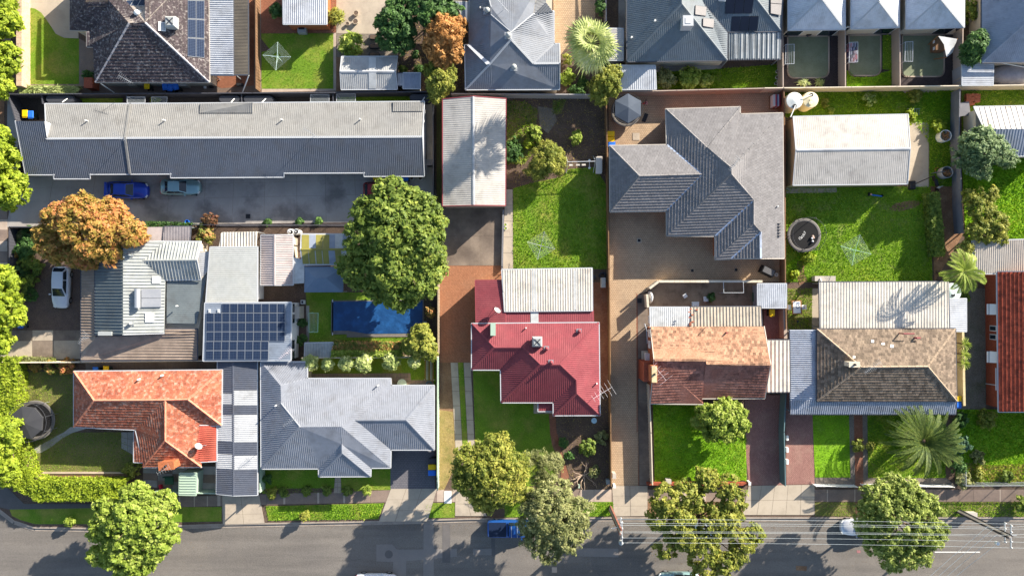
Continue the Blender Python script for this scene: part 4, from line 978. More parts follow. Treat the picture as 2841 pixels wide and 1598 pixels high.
# === slate tile L-shaped house
V = R(2.7, C0='a 1602,1087 b 2336,1066 c 2336,1137', D0='d 182,1127', C1='g 2010,38,4.41 h 2250,238,5.63 k 2250,300,5.63 l 1612,908 m 1610,662 n 1965,302,4.29 o 1612,10 p 1045,20 q 1050,670 r 1340,320,4.29 s 2470,555,4.29 t 2092,912 u 2470,792,4.29 v 2094,1143 w 2540,872,3.86 x 2248,1136 y 2542,1132,3.86', D1='z 195,1132')
t = house('slate_tile_house', 'rambling slate-grey flat-tiled house above the tan paved yard', V)
rf, _ = roof(t, V, 'abg bcdhg aghknol'[:0] + 'abg bcdhg aghklmno pnr'[:0] + 'abg gbcdh aghklmno ponr prq rnmq kstl'[:0], m_tflat, 'tile') if 0 else roof(t, V, 'abg gbcdh aghklmno ponr prq rnmq klts suvt uwxv wyx dzyuskh'.replace('dzyuskh', 'dzywuskh'), m_tflat, 'tile', tile=(.3, .31, .065), gut=m_gutter, cap=m_tflat, valley=mat('pale_valley_flashing', 'b4c0d4', rough=.5), wall=m_worange, over=.45)
antenna(t, rf.hit(C1.p(2240, 225))[0], 1.5, 1.5, .9); vent(t, rf, D1.p(128, 620), m_whitep, .35)
k = MB()
for i in range(5): k.box(rf.hit(D1.p(145, 790 + i * 30))[0] + Vector((0, 0, .12)), (.35, .05, .2))
k.build('snow_of_pipes' if 0 else 'pipe_bracket', m_dgrey, t)
# === right cream shed
V = R(2.4, D0='a 292,1163 b 1424,1140', D1='c 1446,46,3.1 d 320,60,3.1 e 290,405 f 1420,392')
t = house('cream_garage', 'large cream gable garage beside the pale concrete slab and basketball hoop', V, 'garage')
rf, _ = roof(t, V, 'abcd dcfe', m_creamshed, sp=.2, h=.013, gut=m_gutw, cap=m_white, wall=m_wsheet, over=.06, win=False)
# rusty roof at far right
V = R(2.4, D0='a 2085,1065 b 2950,1050 c 2950,1282,3.3 d 2190,1284,3.3', D1='e 2100,125 f 2950,108')
t = house('rusty_roof_shed', 'white shed with rust-streaked ribbed roof beside the loose brick pile', V, 'shed')
roof(t, V, 'abcd', m_rusty, sp=.55, h=.05, gut=m_gutw, wall=None, name='rusty_roof', gutskip='cd'); roof(t, V, 'dcfe', m_steelblue, sp=.3, h=.03, gut=m_gutw, name='roof', cap=m_white, gutskip='cd')
MB().poly([P(p, 2.6) for p in D0('2120,1085 2900,1075') + D1('2900,95 2130,110')], -.02, 2.2).build('wall', m_wcream, t)
# right mid patio
canopy('weathered_patio_roof', 'broad weathered pale ribbed patio roof beside the palm and red tiled house', 'patio roof', R(2.4, D1='a 2065,962,2.6 b 2950,940,2.6 c 2950,1285 d 2092,1282'), 'abcd', metal_roof('weathered_patio_sheet', 'b4aca2', 'a89f95', c3='c9c2b8', sc3=.6), .22, .035, gut=m_gutw)
# red brick house far right
V = R(2.6, D1='a 2315,1268', D2='b 2330,1222 x 2760,600,4.4 c 3190,1222', D1b='d 3190,1268') if 0 else R(2.6, D1='a 2315,1268 d 3400,1268 x 2860,1268,4.6', D2='b 2330,1222 c 3400,1222 y 2860,1222,4.6')
t = house('red_brick_house', 'red brick house with red-brown terracotta roof and white window awnings', V)
rf, _ = roof(t, V, 'abyx xycd', m_tred, 'tile', tile=(.3, .36, .06), gut=m_gutw, cap=m_tred, wall=m_wbrick, over=.3, win=False)
wx = P(D2.p(2300, 0), 2.4).x + .35
for i, (y0, y1, aw) in enumerate(((155, 260, 1), (370, 425, 0), (455, 510, 0), (625, 735, 1))):
    ya = P(D2.p(2250, y0), 1.6).y; yb = P(D2.p(2250, y1), 1.6).y; cy = (ya + yb) / 2; L = abs(ya - yb)
    f = MB().box((wx - .04, cy, 1.5), (.1, L, 1.1)).build('window', m_frame, t); MB().box((wx - .1, cy, 1.5), (.03, L - .15, .95)).build('pane', m_glass, f)
    if aw:
        a = MB(); a.add([(wx - .1, cy - L / 2, 2.2), (wx - .1, cy + L / 2, 2.2), (wx - .75, cy + L / 2, 1.55), (wx - .75, cy - L / 2, 1.55), (wx - .1, cy - L / 2, 2.15), (wx - .1, cy + L / 2, 2.15), (wx - .75, cy + L / 2, 1.5), (wx - .75, cy - L / 2, 1.5)], [(0, 1, 2, 3), (7, 6, 5, 4), (0, 3, 7, 4), (1, 5, 6, 2), (3, 2, 6, 7)])
        aw_ = a.build('awning', m_whitep, t); s_ = MB()
        for k in (-.05, .0): s_.box((wx - .62 - k, cy, 1.68 + k), (.04, L, .06))
        s_.build('awning_stripe', m_charcoal, aw_)
MB().tube(P(D2.p(2305, 960), 2.4), P(D2.p(2200, 945), .3), .05).tube(P(D2.p(2302, 1010), 2.5), P(D2.p(2300, 790), 2.5), .05).build('downpipe', m_gutw, t)
# === tan hip house with verandah
V = R(2.75, D2='a 525,405 b 1897,402 c 1910,1117 d 527,1117 x 965,780,4.5 y 1625,776,4.5')
t = house('tan_hip_house', 'tan and brown tiled hip house with white wraparound verandah roof', V)
rf, _ = roof(t, V, 'abyx bcy dxyc'.replace('dxyc', 'dcyx') + ' adx', m_ttan, 'tile', gut=m_gutd, cap=mat('tan_ridge_tile', 'b09c86', 'a18d78', sc=2), capw=.11, wall=m_wcream, over=.5)
roof(t, R(2.55, D2='a 255,412,2.2 b 517,410 c 522,1108 d 260,1106,2.2 f 265,1246,2.2 g 1900,1246,2.2 h 1906,1120'), 'abcd dchgf', metal_roof('verandah_roof', 'adb3bd', 'a5abb6'), sp=.22, h=.07, w=.05, gut=m_gutd, name='verandah_roof', gutskip='ab')
posts(t, [P(p, 2.2) for p in D2('275,430 275,760 280,1225 700,1225 1100,1225 1500,1225 1880,1225')], 2.15, m_gutw)
for q in ((1440, 452), ): pass
vent(t, rf, D2.p(1340, 445), m_gutr, .9, .07, lean=(1.1, 0, 0)); vent(t, rf, D2.p(1490, 490), m_gutr, .45, .1, lean=(.4, 0, 0))
p = rf.hit(D2.p(850, 745))[0]; chimney(t, (p.x, p.y), (1.0, .45), 1.5, m_wcream, p.z - .5)
antenna(t, rf.hit(D2.p(985, 765))[0], 2.0, 1.9, .6, 12, el=.9)
for q in ('1060,510 1088,512 1085,538 1058,536', '1162,540 1195,542 1192,560 1160,558', '1250,555 1280,558 1280,588 1250,585', '878,668 902,670 900,692 876,690'):
    k = [rf.hit(p)[0] + Vector((0, 0, .09)) for p in D2(q)]; mb = MB(); sheet(mb, k, .02); mb.build('patched_tile', m_whitep, t)
t, rf = canopy('back_patio_roof', 'big cream ribbed patio roof with palm shadow behind the tan hip house', 'patio roof', R(2.5, D1='a 548,1372 b 1825,1366', D2='c 1838,398 d 556,400'), 'abcd', m_cream, .3, .035, gut=m_gutd, d=(0, 1))
canopy('side_patio_roof', 'small pale ribbed roof joined to the end of the back patio', 'patio roof', R(2.3, D2='a 1832,108 b 2005,105,2.2 c 2006,425,2.2 d 1840,420'), 'abcd', m_zinc, .2, .016, gut=m_gutw, d=(1, 0))
canopy('carport', 'narrow cream ribbed carport joining the orange gable house to the verandah', 'carport', R(2.45, D2='a 12,515,2.5 b 250,515 c 256,1026 d 20,1028,2.5'), 'abcd', m_cream, .42, .07, gut=m_gutd, d=(0, 1))
# === orange and brown gable house
V = dict(R(2.7, C2='a 1450,380 d 1487,708,4.7 e 1998,712,4.7 f 2000,752,4.65 i 1956,1090 j 1976,1146 k 1450,1140'), b=P((2119, 906), 2.7), c=P((2137, 1010), 4.65), h=P((2121, 1104), 2.7))
t = house('gable_tile_house', 'orange and brown tiled gable house with brick chimney beside the long paved drive', V)
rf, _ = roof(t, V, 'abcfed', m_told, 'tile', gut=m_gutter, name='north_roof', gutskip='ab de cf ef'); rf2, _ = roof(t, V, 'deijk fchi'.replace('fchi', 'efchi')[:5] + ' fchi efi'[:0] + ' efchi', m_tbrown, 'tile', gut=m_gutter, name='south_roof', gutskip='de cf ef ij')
mb = MB()
for a, b in (('d', 'e'), ('f', 'c')):
    n = int((V[b] - V[a]).length / .4)
    for i in range(n): mb.box(V[a].lerp(V[b], (i + .5) / n) + Vector((0, 0, .06)), (.39, .24, .1 + .01 * (i % 2)))
mb.build('ridge_tiles', m_told, t)['kind'] = 'stuff'
w = [P(p, 2.6) for p in C2('1462,395 2540,395')] + [P((2112, 1095), 2.6)] + [P(p, 2.6) for p in C2('1975,1080 1965,1130 1462,1128')]
MB().poly(w, -.02, 2.55).build('wall', m_worange, t)
MB().add([w[0] + Vector((-.01, 0, 0)), V['d'] + Vector((.05, 0, -.12)), w[5] + Vector((-.01, 0, 0))], [(0, 1, 2)]).build('gable_wall', m_worange, t)
q1 = P((2119, 914), 2.6); q2 = P((2121, 1098), 2.6); MB().add([q1, q2, V['c'] + Vector((-.1, 0, -.12))], [(0, 1, 2)]).build('gable_wall', m_worange, t)
p = P(C2.p(1475, 845), 4.9); MB().box((p.x - .2, p.y, 1.8), (1.0, 2.0, 3.6)).build('chimney_breast', m_wbrick, t); chimney(t, (p.x, p.y), (.5, 1.65), 2.4, m_worange, 3.0)
MB().box((p.x, p.y, 5.52), (.52, 1.66, .06)).build('chimney_crown', mat('lichen_stone', 'cfc09a', 'b5a27c', sc=3), t)
b = MB().box(P(C2.p(1413, 685), 1.0), (.45, .9, .7)).build('air_conditioner', m_whitep, t); MB().box(P(C2.p(1400, 670), .3) , (.9, 1.1, .1)).build('bracket', m_wcream, b)
for y in (310, 445, 555): MB().box(P(C2.p(1437, y), 1.5), (.1, .8, 1.0)).build('window', m_frame, t)
MB().path([P(C2.p(1390, 350), 2.3), P(C2.p(1412, 420), 2.3), P(C2.p(1416, 540), 2.3), P(C2.p(1416, 545), .1)], .05).build('downpipe', m_gutw, t)
antenna(t, Vector((p.x + .3, p.y + .3, 5)), 1.9, 1.9, -.9, 5, el=1.6, m=mat('pink_grey_antenna', 'd8c8cc', rough=.4)); vent(t, rf, C2.p(1995, 385), m_metal, 1.2, .04); vent(t, rf, C2.p(2195, 440), m_gutr, .5, .09)
t, rf = canopy('pale_patio_sheet', 'pale translucent patio roof edged with loose bricks behind the gable house', 'patio roof', R(2.5, C2='a 1446,190,2.4 b 1830,190,2.4 c 1828,380 d 1452,380'), 'abcd', m_clear, .2, .025, gut=m_gutw)
t, rf2b = canopy('ribbed_patio_roof', 'beige and grey ribbed patio roof beside the loose bricks behind the gable house', 'patio roof', R(2.5, C2='a 1852,186,2.4 b 2540,182,2.4 c 2552,376 d 1838,380'), 'abcd', metal_roof('beige_ribbed_sheet', 'b5ab9a', 'a9a092'), .34, .06, gut=m_gutd)
for i, (x, y, a) in enumerate(((1845, 205, .3), (1832, 235, 0), (1905, 212, .05), (1862, 262, -.2), (1835, 288, .1), (1868, 330, 0), (1845, 340, .4), (1842, 360, 0))):
    p = rf2b.hit(C2.p(x, y))[0]; o = MB().box(p + Vector((0, 0, .1)), (.24, .11, .08), a).build('brick', m_brick1); tag(o, 'loose red brick weighing down the edge of the patio sheeting', 'brick', 'loose bricks on the patio roof')
V = dict(zip('abcd', [P(p, z) for p, z in (((2103, 788), 2.3), ((2181, 788), 2.3), ((2181, 853), 2.1), ((2103, 853), 2.1))]))
canopy('square_shed', 'small square pale ribbed shed at the corner of the walled back yard', 'shed', V, 'abcd', m_zinc, .2, .016, gut=m_gutw, wall=m_wgrey)
# === red roof house
V = R(2.7, B2='a 2180,352 w 2180,805 b 2401,586,3.75 v 2467,806 u 2472,1130', C2='c 934,342 d 944,1256 e 487,1258 f 486,1130 g 180,586,3.75 h 355,756,4.5 i 550,756,4.5 j 712,910,3.75 k 716,1042,3.75')
t = house('red_roof_house', 'red corrugated-roofed house with cooler on the roof beside the herringbone drive', V)
rf, _ = roof(t, V, 'acihgb abw bgvw ghuv hijfu icdkj jkef kde', m_red, sp=.2, h=.014, gut=m_gutw, cap=m_red, wall=m_wcream, over=.45)
cooler(t, rf, C2.p(322, 525), 1.05, m_greyp); whirly(t, rf, C2.p(738, 425), m_red, .2); whirly(t, rf, C2.p(415, 597), m_red, .2); whirly(t, rf, C2.p(460, 732), m_red, .2)
vent(t, rf, C2.p(212, 392), m_whitep, .45); vent(t, rf, C2.p(912, 940), m_whitep, .45, .08)
p = rf.hit(B2.p(2392, 400))[0]; chimney(t, (p.x, p.y), (.4, 1.2), 1.3, m_fgreen, p.z - .4, pot=False)
antenna(t, P(C2.p(950, 1010), 2.7), 2.0, 2.2, .55, 6, el=1.7, m=mat('white_antenna', 'e8e4e6', rough=.4))
roof(t, R(2.4, C2='a 335,1135 b 481,1132 c 482,1216,2.3 d 335,1217,2.3'), 'abcd', m_red, sp=.2, h=.014, gut=m_gutw, name='porch_roof')
posts(t, [P(p, 2.2) for p in C2('345,1205 472,1205')], 2.3, m_gutw); slabs('porch_step', C2('287,1135 487,1135 487,1242 287,1242'), even(2), even(1), m_pathl, 3)
rfl, _ = roof(t, R(2.65, B1='a 2217,1356,2.5 b 2505,1354', B2='c 2508,345 d 2225,346,2.5'), 'abcd', m_red, sp=.2, h=.014, gut=m_gutr, wall=m_wcream, win=False, over=.2, name='lean_to_roof', wallname='lean_to_wall', d=(1, 0))
dish(t, rfl.hit(B2.p(2430, 220))[0], .9)
rfb, _ = roof(t, R(2.55, C2='a 5,228 b 875,222 c 880,342,2.65 d 5,347,2.65'), 'abcd', m_red, sp=.2, h=.014, gut=m_gutr, name='back_roof', wall=m_wcream, wallname='back_wall', win=False, over=.2)
k = [rfb.hit(p)[0] + Vector((0, 0, .05)) for p in C2('258,230 335,230 337,340 260,342')]; mb = MB(); sheet(mb, k, .02); mb.build('clear_sheet', m_clear, t)
V = dict(zip('abcd', [P(p, z) for p, z in (((1393, 749), 2.9), ((1642, 745), 2.9), ((1643, 861), 2.75), ((1401, 863), 2.75))]))
t, rf = canopy('cream_patio_roof', 'cream ribbed patio roof with clear strips behind the red roof', 'patio roof', V, 'abcd', m_cream, .26, .035, gut=m_gutw)
for x in (270, 680):
    k = [rf.hit(p)[0] + Vector((0, 0, .03)) for p in C2('%d,-180 %d,-180 %d,212 %d,212' % (x, x + 40, x + 42, x + 2))]; mb = MB(); sheet(mb, k, .02); mb.build('clear_sheet', m_clear, t)
# === grey hip house (bottom left of centre)
V = R(2.7, B2='a 86,732 b 542,732 c 542,897 d 1370,897 e 1375,966 f 1802,966 h 282,966,3.6 i 286,1146,3.6 j 470,1375,4.5 k 886,1371,4.5 l 1030,1308,4.0 m 1525,1304,4.0', B3='g 1803,174 n 1372,174 o 1369,353 p 1174,355 q 1171,438 r 662,440 s 661,361 t 90,363 x 890,122,3.9 y 891,208,3.9')
t = house('grey_hip_house', 'mid-grey corrugated hip house with charcoal paved driveway and front lawn', V)
rf, _ = roof(t, V, 'ahijt jkopxst'.replace('jkopxst', 'jkopxst'), m_grey3, sp=.2, h=.014, gut=m_gutw, cap=m_grey3, name='main_roof', gutskip='ah hi jk ko px sx')
rfn, _ = roof(t, V, 'abcih icdkj', m_grey3, sp=.2, h=.014, gut=m_gutw, cap=m_grey3, name='north_roof', gutskip='ah hi ij dk jk ci')
roof(t, V, 'kdelno', m_grey3, sp=.2, h=.014, gut=m_gutw, name='east_roof', gutskip='dk el ln ko', d=(1, 0)); roof(t, V, 'efml lmgn mfg', m_grey3, sp=.2, h=.014, gut=m_gutw, cap=m_grey3, name='wing_roof', gutskip='el ln')
roof(t, V, 'sxyr xpqy ryq', m_grey3, sp=.2, h=.014, gut=m_gutw, cap=m_grey3, name='porch_roof', gutskip='sx px')
MB().poly([P(p, 2.6) for p in B2('110,750 525,750 525,915 1350,915 1360,985 1785,985') + B3('1785,140 1355,145 1350,335 1150,340 1150,350 690,350 690,340 110,340')], -.02, 2.58).build('wall', m_wcream, t)
gd = MB().box(P(B3.p(1590, 148)) + Vector((0, .0, 1.1)), (4.4, .12, 2.2)).build('garage_door', m_fgrey, t)
vent(t, rf, B2.p(240, 1160), m_whitep, .45); vent(t, rfn, B2.p(1250, 960), m_whitep, .5); antenna(t, rfn.hit(B2.p(425, 1290))[0], 1.6, 1.7, .6, 9)
# === striped carport
V = R(2.5, A2='a 2162,722 b 2312,720,2.75 c 2552,720', A3='d 2552,622 e 2318,628,2.75 f 2152,612')
t = house('striped_carport', 'long carport roof striped in charcoal and white sheets between two houses', V, 'carport')
roof(t, V, 'abef bcde', m_charcoal, kind='none', gut=m_gutw, cap=m_charcoal)
yl = [720, 1040, 1150, 1252, 1513, 1638, 1784, 2036]; yr = [720, 1010, 1160, 1250, 1524, 1654, 1794, 2044]
for side in (0, 1):
    ys = (yl, yr)[side]; y0, y1 = ys[0], ys[-1]
    a, b = (V['a'], V['b']) if side == 0 else (V['b'], V['c']); f, e = (V['f'], V['e']) if side == 0 else (V['e'], V['d'])
    for i in range(7):
        t0 = (ys[i] - y0) / (y1 - y0) + .001; t1 = (ys[i + 1] - y0) / (y1 - y0) - .001
        k = [a.lerp(f, t0), b.lerp(e, t0), b.lerp(e, t1), a.lerp(f, t1)]; k = [p + Vector((0, 0, .03)) for p in k]
        mb = MB(); sheet(mb, k, .02); ribs(mb, k, .2, .04, .025, (1, 0)); mb.build('roof_sheet', m_white if i % 2 else m_charcoal, t)
posts(t, [V[k].lerp((V['a'] + V['d']) / 2, .03) for k in 'acdf'], 2.45)
# === orange tile house
V = R(2.7, A2='a 735,826 b 2202,812 c 2196,1357 d 735,1372 x 935,1112,4.3 y 1865,1102,4.3 z 1640,1108,4.3 k 1345,1400 u 2015,1362', A3='f 1330,298,2.4 g 1422,300 h 1422,347 i 1997,345 j 1995,292,2.75 r 1640,85,4.15 e 1330,0,2.5 m 2148,287,2.6')
V['n'] = P(A2.p(2148, 1362), 2.65)
t = house('orange_tile_house', 'orange terracotta hip house with dark mossy slopes beside the striped carport', V)
rf, _ = roof(t, V, 'abyzx adx dkzx'.replace('dkzx', 'dkzx') + ' bcy zycu'.replace('zycu', 'zycu') + ' zkghr rhi zuir'.replace('zuir', 'zuir'), m_torange, 'tile', gut=m_gutw, cap=mat('salmon_ridge_tile', 'd08a70', 'c47a60', sc=2), wall=None, gutskip='kg iu gh')
roof(t, R(2.5, A2='k 1332,1380,2.45', A3='f 1330,298,2.45 g 1424,300,2.72 q 1424,0,2.95') , 'kfgq', m_torange, 'tile', gut=m_gutw, name='side_roof', gutskip='gq kq')
roof(t, R(2.75, A2='u 1985,1362,2.9 n 2148,1360,2.6', A3='j 1935,270,3.0 i 1996,295,2.75 m 2148,287,2.6'), 'unmij', metal_roof('salmon_red_sheet', 'b8604e', 'a84f40', c3='8a3a30', sc3=.8), sp=.2, h=.014, gut=m_gutw, name='lean_to_roof', gutskip='ij ju')
MB().poly([P(p, 2.6) for p in A2('755,845 2180,832 2175,1340 2130,1340') + A3('2130,270 1975,275 1975,325 1440,325 1440,280 1350,280') + A2('1360,1355 755,1355')], -.02, 2.4).build('wall', m_wcream, t)
p = P(A3.p(1670, 325), 4.0); chimney(t, (p.x, p.y), (1.5, .75), 2.0, m_worange, 2.4, .1); antenna(t, Vector((p.x, p.y - .3, 4.2)), .9, 1.4, .5, 6)
for q in ((1390, 900), (1620, 862)): vent(t, rf, A2.p(*q), m_whitep, .5, .1)
dish(t, P(A3.p(2000, 130), 2.75), .9)
# === green-roofed house (left)
V = R(2.9, A1='a 1222,978,4.0 b 1625,968 c 1625,972 p 1950,1150,3.9 o 1420,1157,3.5 n 1992,970 m 1988,1342 l 1640,1346 w 945,985 W 900,985', A2='e 1628,442 d 1222,455,4.0 f 945,460')
t = house('green_roof_house', 'pale green ribbed-roof house with hot water panel left of the solar roof', V)
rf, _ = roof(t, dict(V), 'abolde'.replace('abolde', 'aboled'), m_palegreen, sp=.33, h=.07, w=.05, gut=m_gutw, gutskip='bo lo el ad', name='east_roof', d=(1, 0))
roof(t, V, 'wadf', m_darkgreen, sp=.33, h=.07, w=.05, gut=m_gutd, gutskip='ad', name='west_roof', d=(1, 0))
roof(t, V, 'bnpo opml', m_palegreen, sp=.33, h=.07, w=.05, gut=m_gutw, cap=m_palegreen, name='gable_roof', gutskip='bo lo', d=(0, 1))
roof(t, R(2.7, A1='a 1655,1346 b 2058,1290,2.6', A2='c 1950,352,2.6 d 1655,345'), 'abcd', m_darkgreen, sp=.2, h=.014, name='flat_roof', d=(1, 0), gutters=False)
roof(t, R(2.35, A1='a 808,1240 b 950,1240,2.75', A2='c 950,480,2.75 e 1640,450,2.75 f 1640,405,2.75 g 1955,405,2.6 h 1955,708 i 806,716'), 'abcefghi', m_brownsheet, sp=.3, h=.06, w=.05, name='lean_to_roof', d=(1, 0), gut=m_gutd)
MB().poly([P(p, 2.6) for p in A1('830,1000 1960,985 1960,1330 2030,1340') + A2('1920,680 830,690')], -.02, 2.2).build('wall', m_wcream, t)
skylight(t, rf, A2('1445,247 1530,247 1528,336 1445,336')); skylight(t, rf, A1('1512,1312 1592,1312 1592,1382 1512,1382'))
for q in (A1.p(1303, 1098), A2.p(1308, 348)): whirly(t, rf, q, m_greyp, .18)
c = [rf.hit(p)[0] + Vector((0, 0, .2)) for p in A2('1412,8 1605,8 1605,188 1412,190')]
for i in range(2):
    k = [c[0].lerp(c[3], i * .5), c[1].lerp(c[2], i * .5), c[1].lerp(c[2], i * .5 + .48), c[0].lerp(c[3], i * .5 + .48)]; mb = MB(); sheet(mb, k, .12); mb.build('solar_collector', mat('collector_glass', '8d9096', '7f838b', rough=.25, spec=.5), t)
p, q = [rf.hit(x)[0] + Vector((0, 0, .45)) for x in A2('1385,5 1385,192')]; MB().tube(p, q, .3, .3, 14).build('hot_water_tank', m_alu, t)
MB().box(rf.hit(A2.p(1070, 445))[0] + Vector((0, 0, .3)), (1.4, .4, .6)).build('chimney_stub', m_greyp, t); antenna(t, P(A2.p(885, 490), 3.0), 1.2, 1.3, .9, 8, el=.9)
vent(t, rf, A2.p(1760, 175), m_whitep, .3)
canopy('roof_link', 'small white ribbed roof link between the green house and white shed', 'roof link', R(2.7, A1='a 1968,1075 b 2080,1072 c 2072,1240 d 1985,1340 e 1975,1240'), 'abcde', m_zinc, .2, .02, d=(1, 0))
canopy('white_back_room', 'flat white ribbed roof of a back room above the solar roof', 'outbuilding', R(3.0, A1='a 2088,1026 b 2552,1022', A2='c 2550,132 d 2046,142'), 'abcd', metal_roof('chalky_white_sheet', 'aeb0ad', 'a5a7a4', c3='b8b6aa', sc3=.5), .2, .016, gut=m_gutw, wall=m_wwhite, over=.25, d=(1, 0))
V = R(3.3, A2='a 2036,148,3.3 d 2018,716,3.1', B2='b 384,142,3.3 c 378,712,3.1')
t = house('solar_roof_house', 'white-walled building whose dark roof is covered in blue solar panels', V, 'building')
rf, _ = roof(t, V, 'abcd', metal_roof('slate_blue_roof', '868f9c', '7c8694'), sp=.2, h=.014, gut=m_gutw, wall=m_wwhite, over=.05, win=False, d=(1, 0))
panels(t, rf, A2('2050,150') + B2('328,150 328,522') + A2('2050,522'), 10, 4, mask=lambda i, j: not (j == 0 and i < 2), gap=.015)
panels(t, rf, A2('2046,524') + B2('166,522 163,708') + A2('2044,708'), 8, 2, gap=.015)
wx = P(B2.p(384, 300), 3.0).x
for y in (195, 300, 555, 660): MB().box((wx + .02, P(B2.p(400, y), 2.2).y, 2.2), (.1, .9, .6)).build('window', m_glass, t)
antenna(t, rf.hit(B2.p(355, 640))[0], .9, 1.6, .7, 9, el=.7, m=mat('pink_grey_antenna', 'd8c8cc', rough=.4))
for q in ('2070,208 2090,208 2090,240 2070,240', '2160,208 2180,208 2180,240 2160,240'): skylight(t, rf, A2(q), m_whitep, .1)
# sheds behind it
t, rf = canopy('pinkish_shed', 'pinkish beige gable shed between the white back room and yellow striped patio', 'shed', R(2.3, B1='a 90,905 b 222,905,2.7 c 400,905 d 400,1396 e 222,1396,2.7 f 86,1396'), 'abef bcde', m_pink, .24, .04, gut=m_gutw, wall=m_wcream, cap=m_pink)
t, rf = canopy('yellow_striped_patio', 'patio roof of mustard yellow, grey and clear sheets under the big green tree', 'patio roof', R(2.3, B1='a 490,896 b 1010,896 c 1010,1046,2.7 d 482,1046,2.7 e 500,1198 f 1010,1190'), 'abcd dcfe', m_clear, .2, .016, gut=m_gutw, cap=m_yellow)
for y0, y1, xs in ((900, 1040, ((492, 565, 1), (565, 628, 2), (633, 700, 1), (703, 765, 1), (768, 822, 2), (900, 940, 2))), (1052, 1190, ((490, 552, 1), (558, 618, 1), (628, 688, 1), (695, 755, 1), (760, 818, 2), (820, 880, 1)))):
    for x0, x1, c in xs:
        k = [rf.hit(p)[0] + Vector((0, 0, .04)) for p in B1('%d,%d %d,%d %d,%d %d,%d' % (x0, y0, x1, y0, x1 + (12 if y0 > 1000 else 0), y1, x0 + (12 if y0 > 1000 else 0), y1))]; mb = MB(); sheet(mb, k, .02); mb.build('roof_sheet', m_yellow if c == 1 else m_steelblue, t)
V = R(2.2, B1='a 515,1216 b 905,1216 x 625,1330,2.9 y 730,1330,2.9', B2='c 902,38 d 516,40')
t, rf = canopy('gazebo', 'blue-grey canvas gazebo beside the pool under the tree edge', 'gazebo', V, 'abyx bcy cdxy dax', m_gazebo, kind='none', gutters=False)
canopy('white_shade_sail', 'white shade sail strung between the pinkish shed and gazebo', 'shade sail', R(2.2, B1='a 400,1122 b 515,1150 c 515,1380,2.3 d 402,1385'), 'abcd', m_clear, kind='none', gutters=False, sp=.3)
canopy('low_garden_shed', 'low curved pale green ribbed shed at the end of the flowering hedge', 'shed', R(1.7, B2='a 525,545 b 800,540 c 775,684,1.6 d 520,684,1.6'), 'abcd', m_palegreen, .3, .05, gut=m_gutw, wall=m_fgreen)
canopy('green_garden_shed', 'pale green steel garden shed beside the orange house chimney', 'shed', R(2.0, A3='a 1785,412,2.1 b 1945,412,2.1 c 1940,625 d 1780,622'), 'abcd', m_fgreen, .28, .04, gut=m_fgreen, wall=m_fgreen, d=(1, 0), over=.04)
canopy('torn_awning', 'torn pale canvas awning on poles above the white back room', 'awning', R(2.6, A1='a 2200,875 b 2555,868 c 2545,1018 d 2170,1020'), 'abcd', m_cream, .3, .07, gutters=False, d=(0, 1))
canopy('grey_back_roof', 'dark and pale patchy back roof beside the autumn tree', 'roof', R(2.4, A1='a 1630,822 b 1890,820 c 1880,965 d 1615,968'), 'abcd', metal_roof('patchy_grey_sheet', '7a7478', '8f8a8c', sc=.5), .16, .03, gut=m_gutd, d=(0, 1))
canopy('pale_back_roof', 'pale pinkish flat back roof partly under the autumn tree', 'roof', R(2.35, A1='a 1400,825 b 1635,822 c 1615,970 d 1400,975'), 'abcd', m_pink, kind='none', gutters=False)
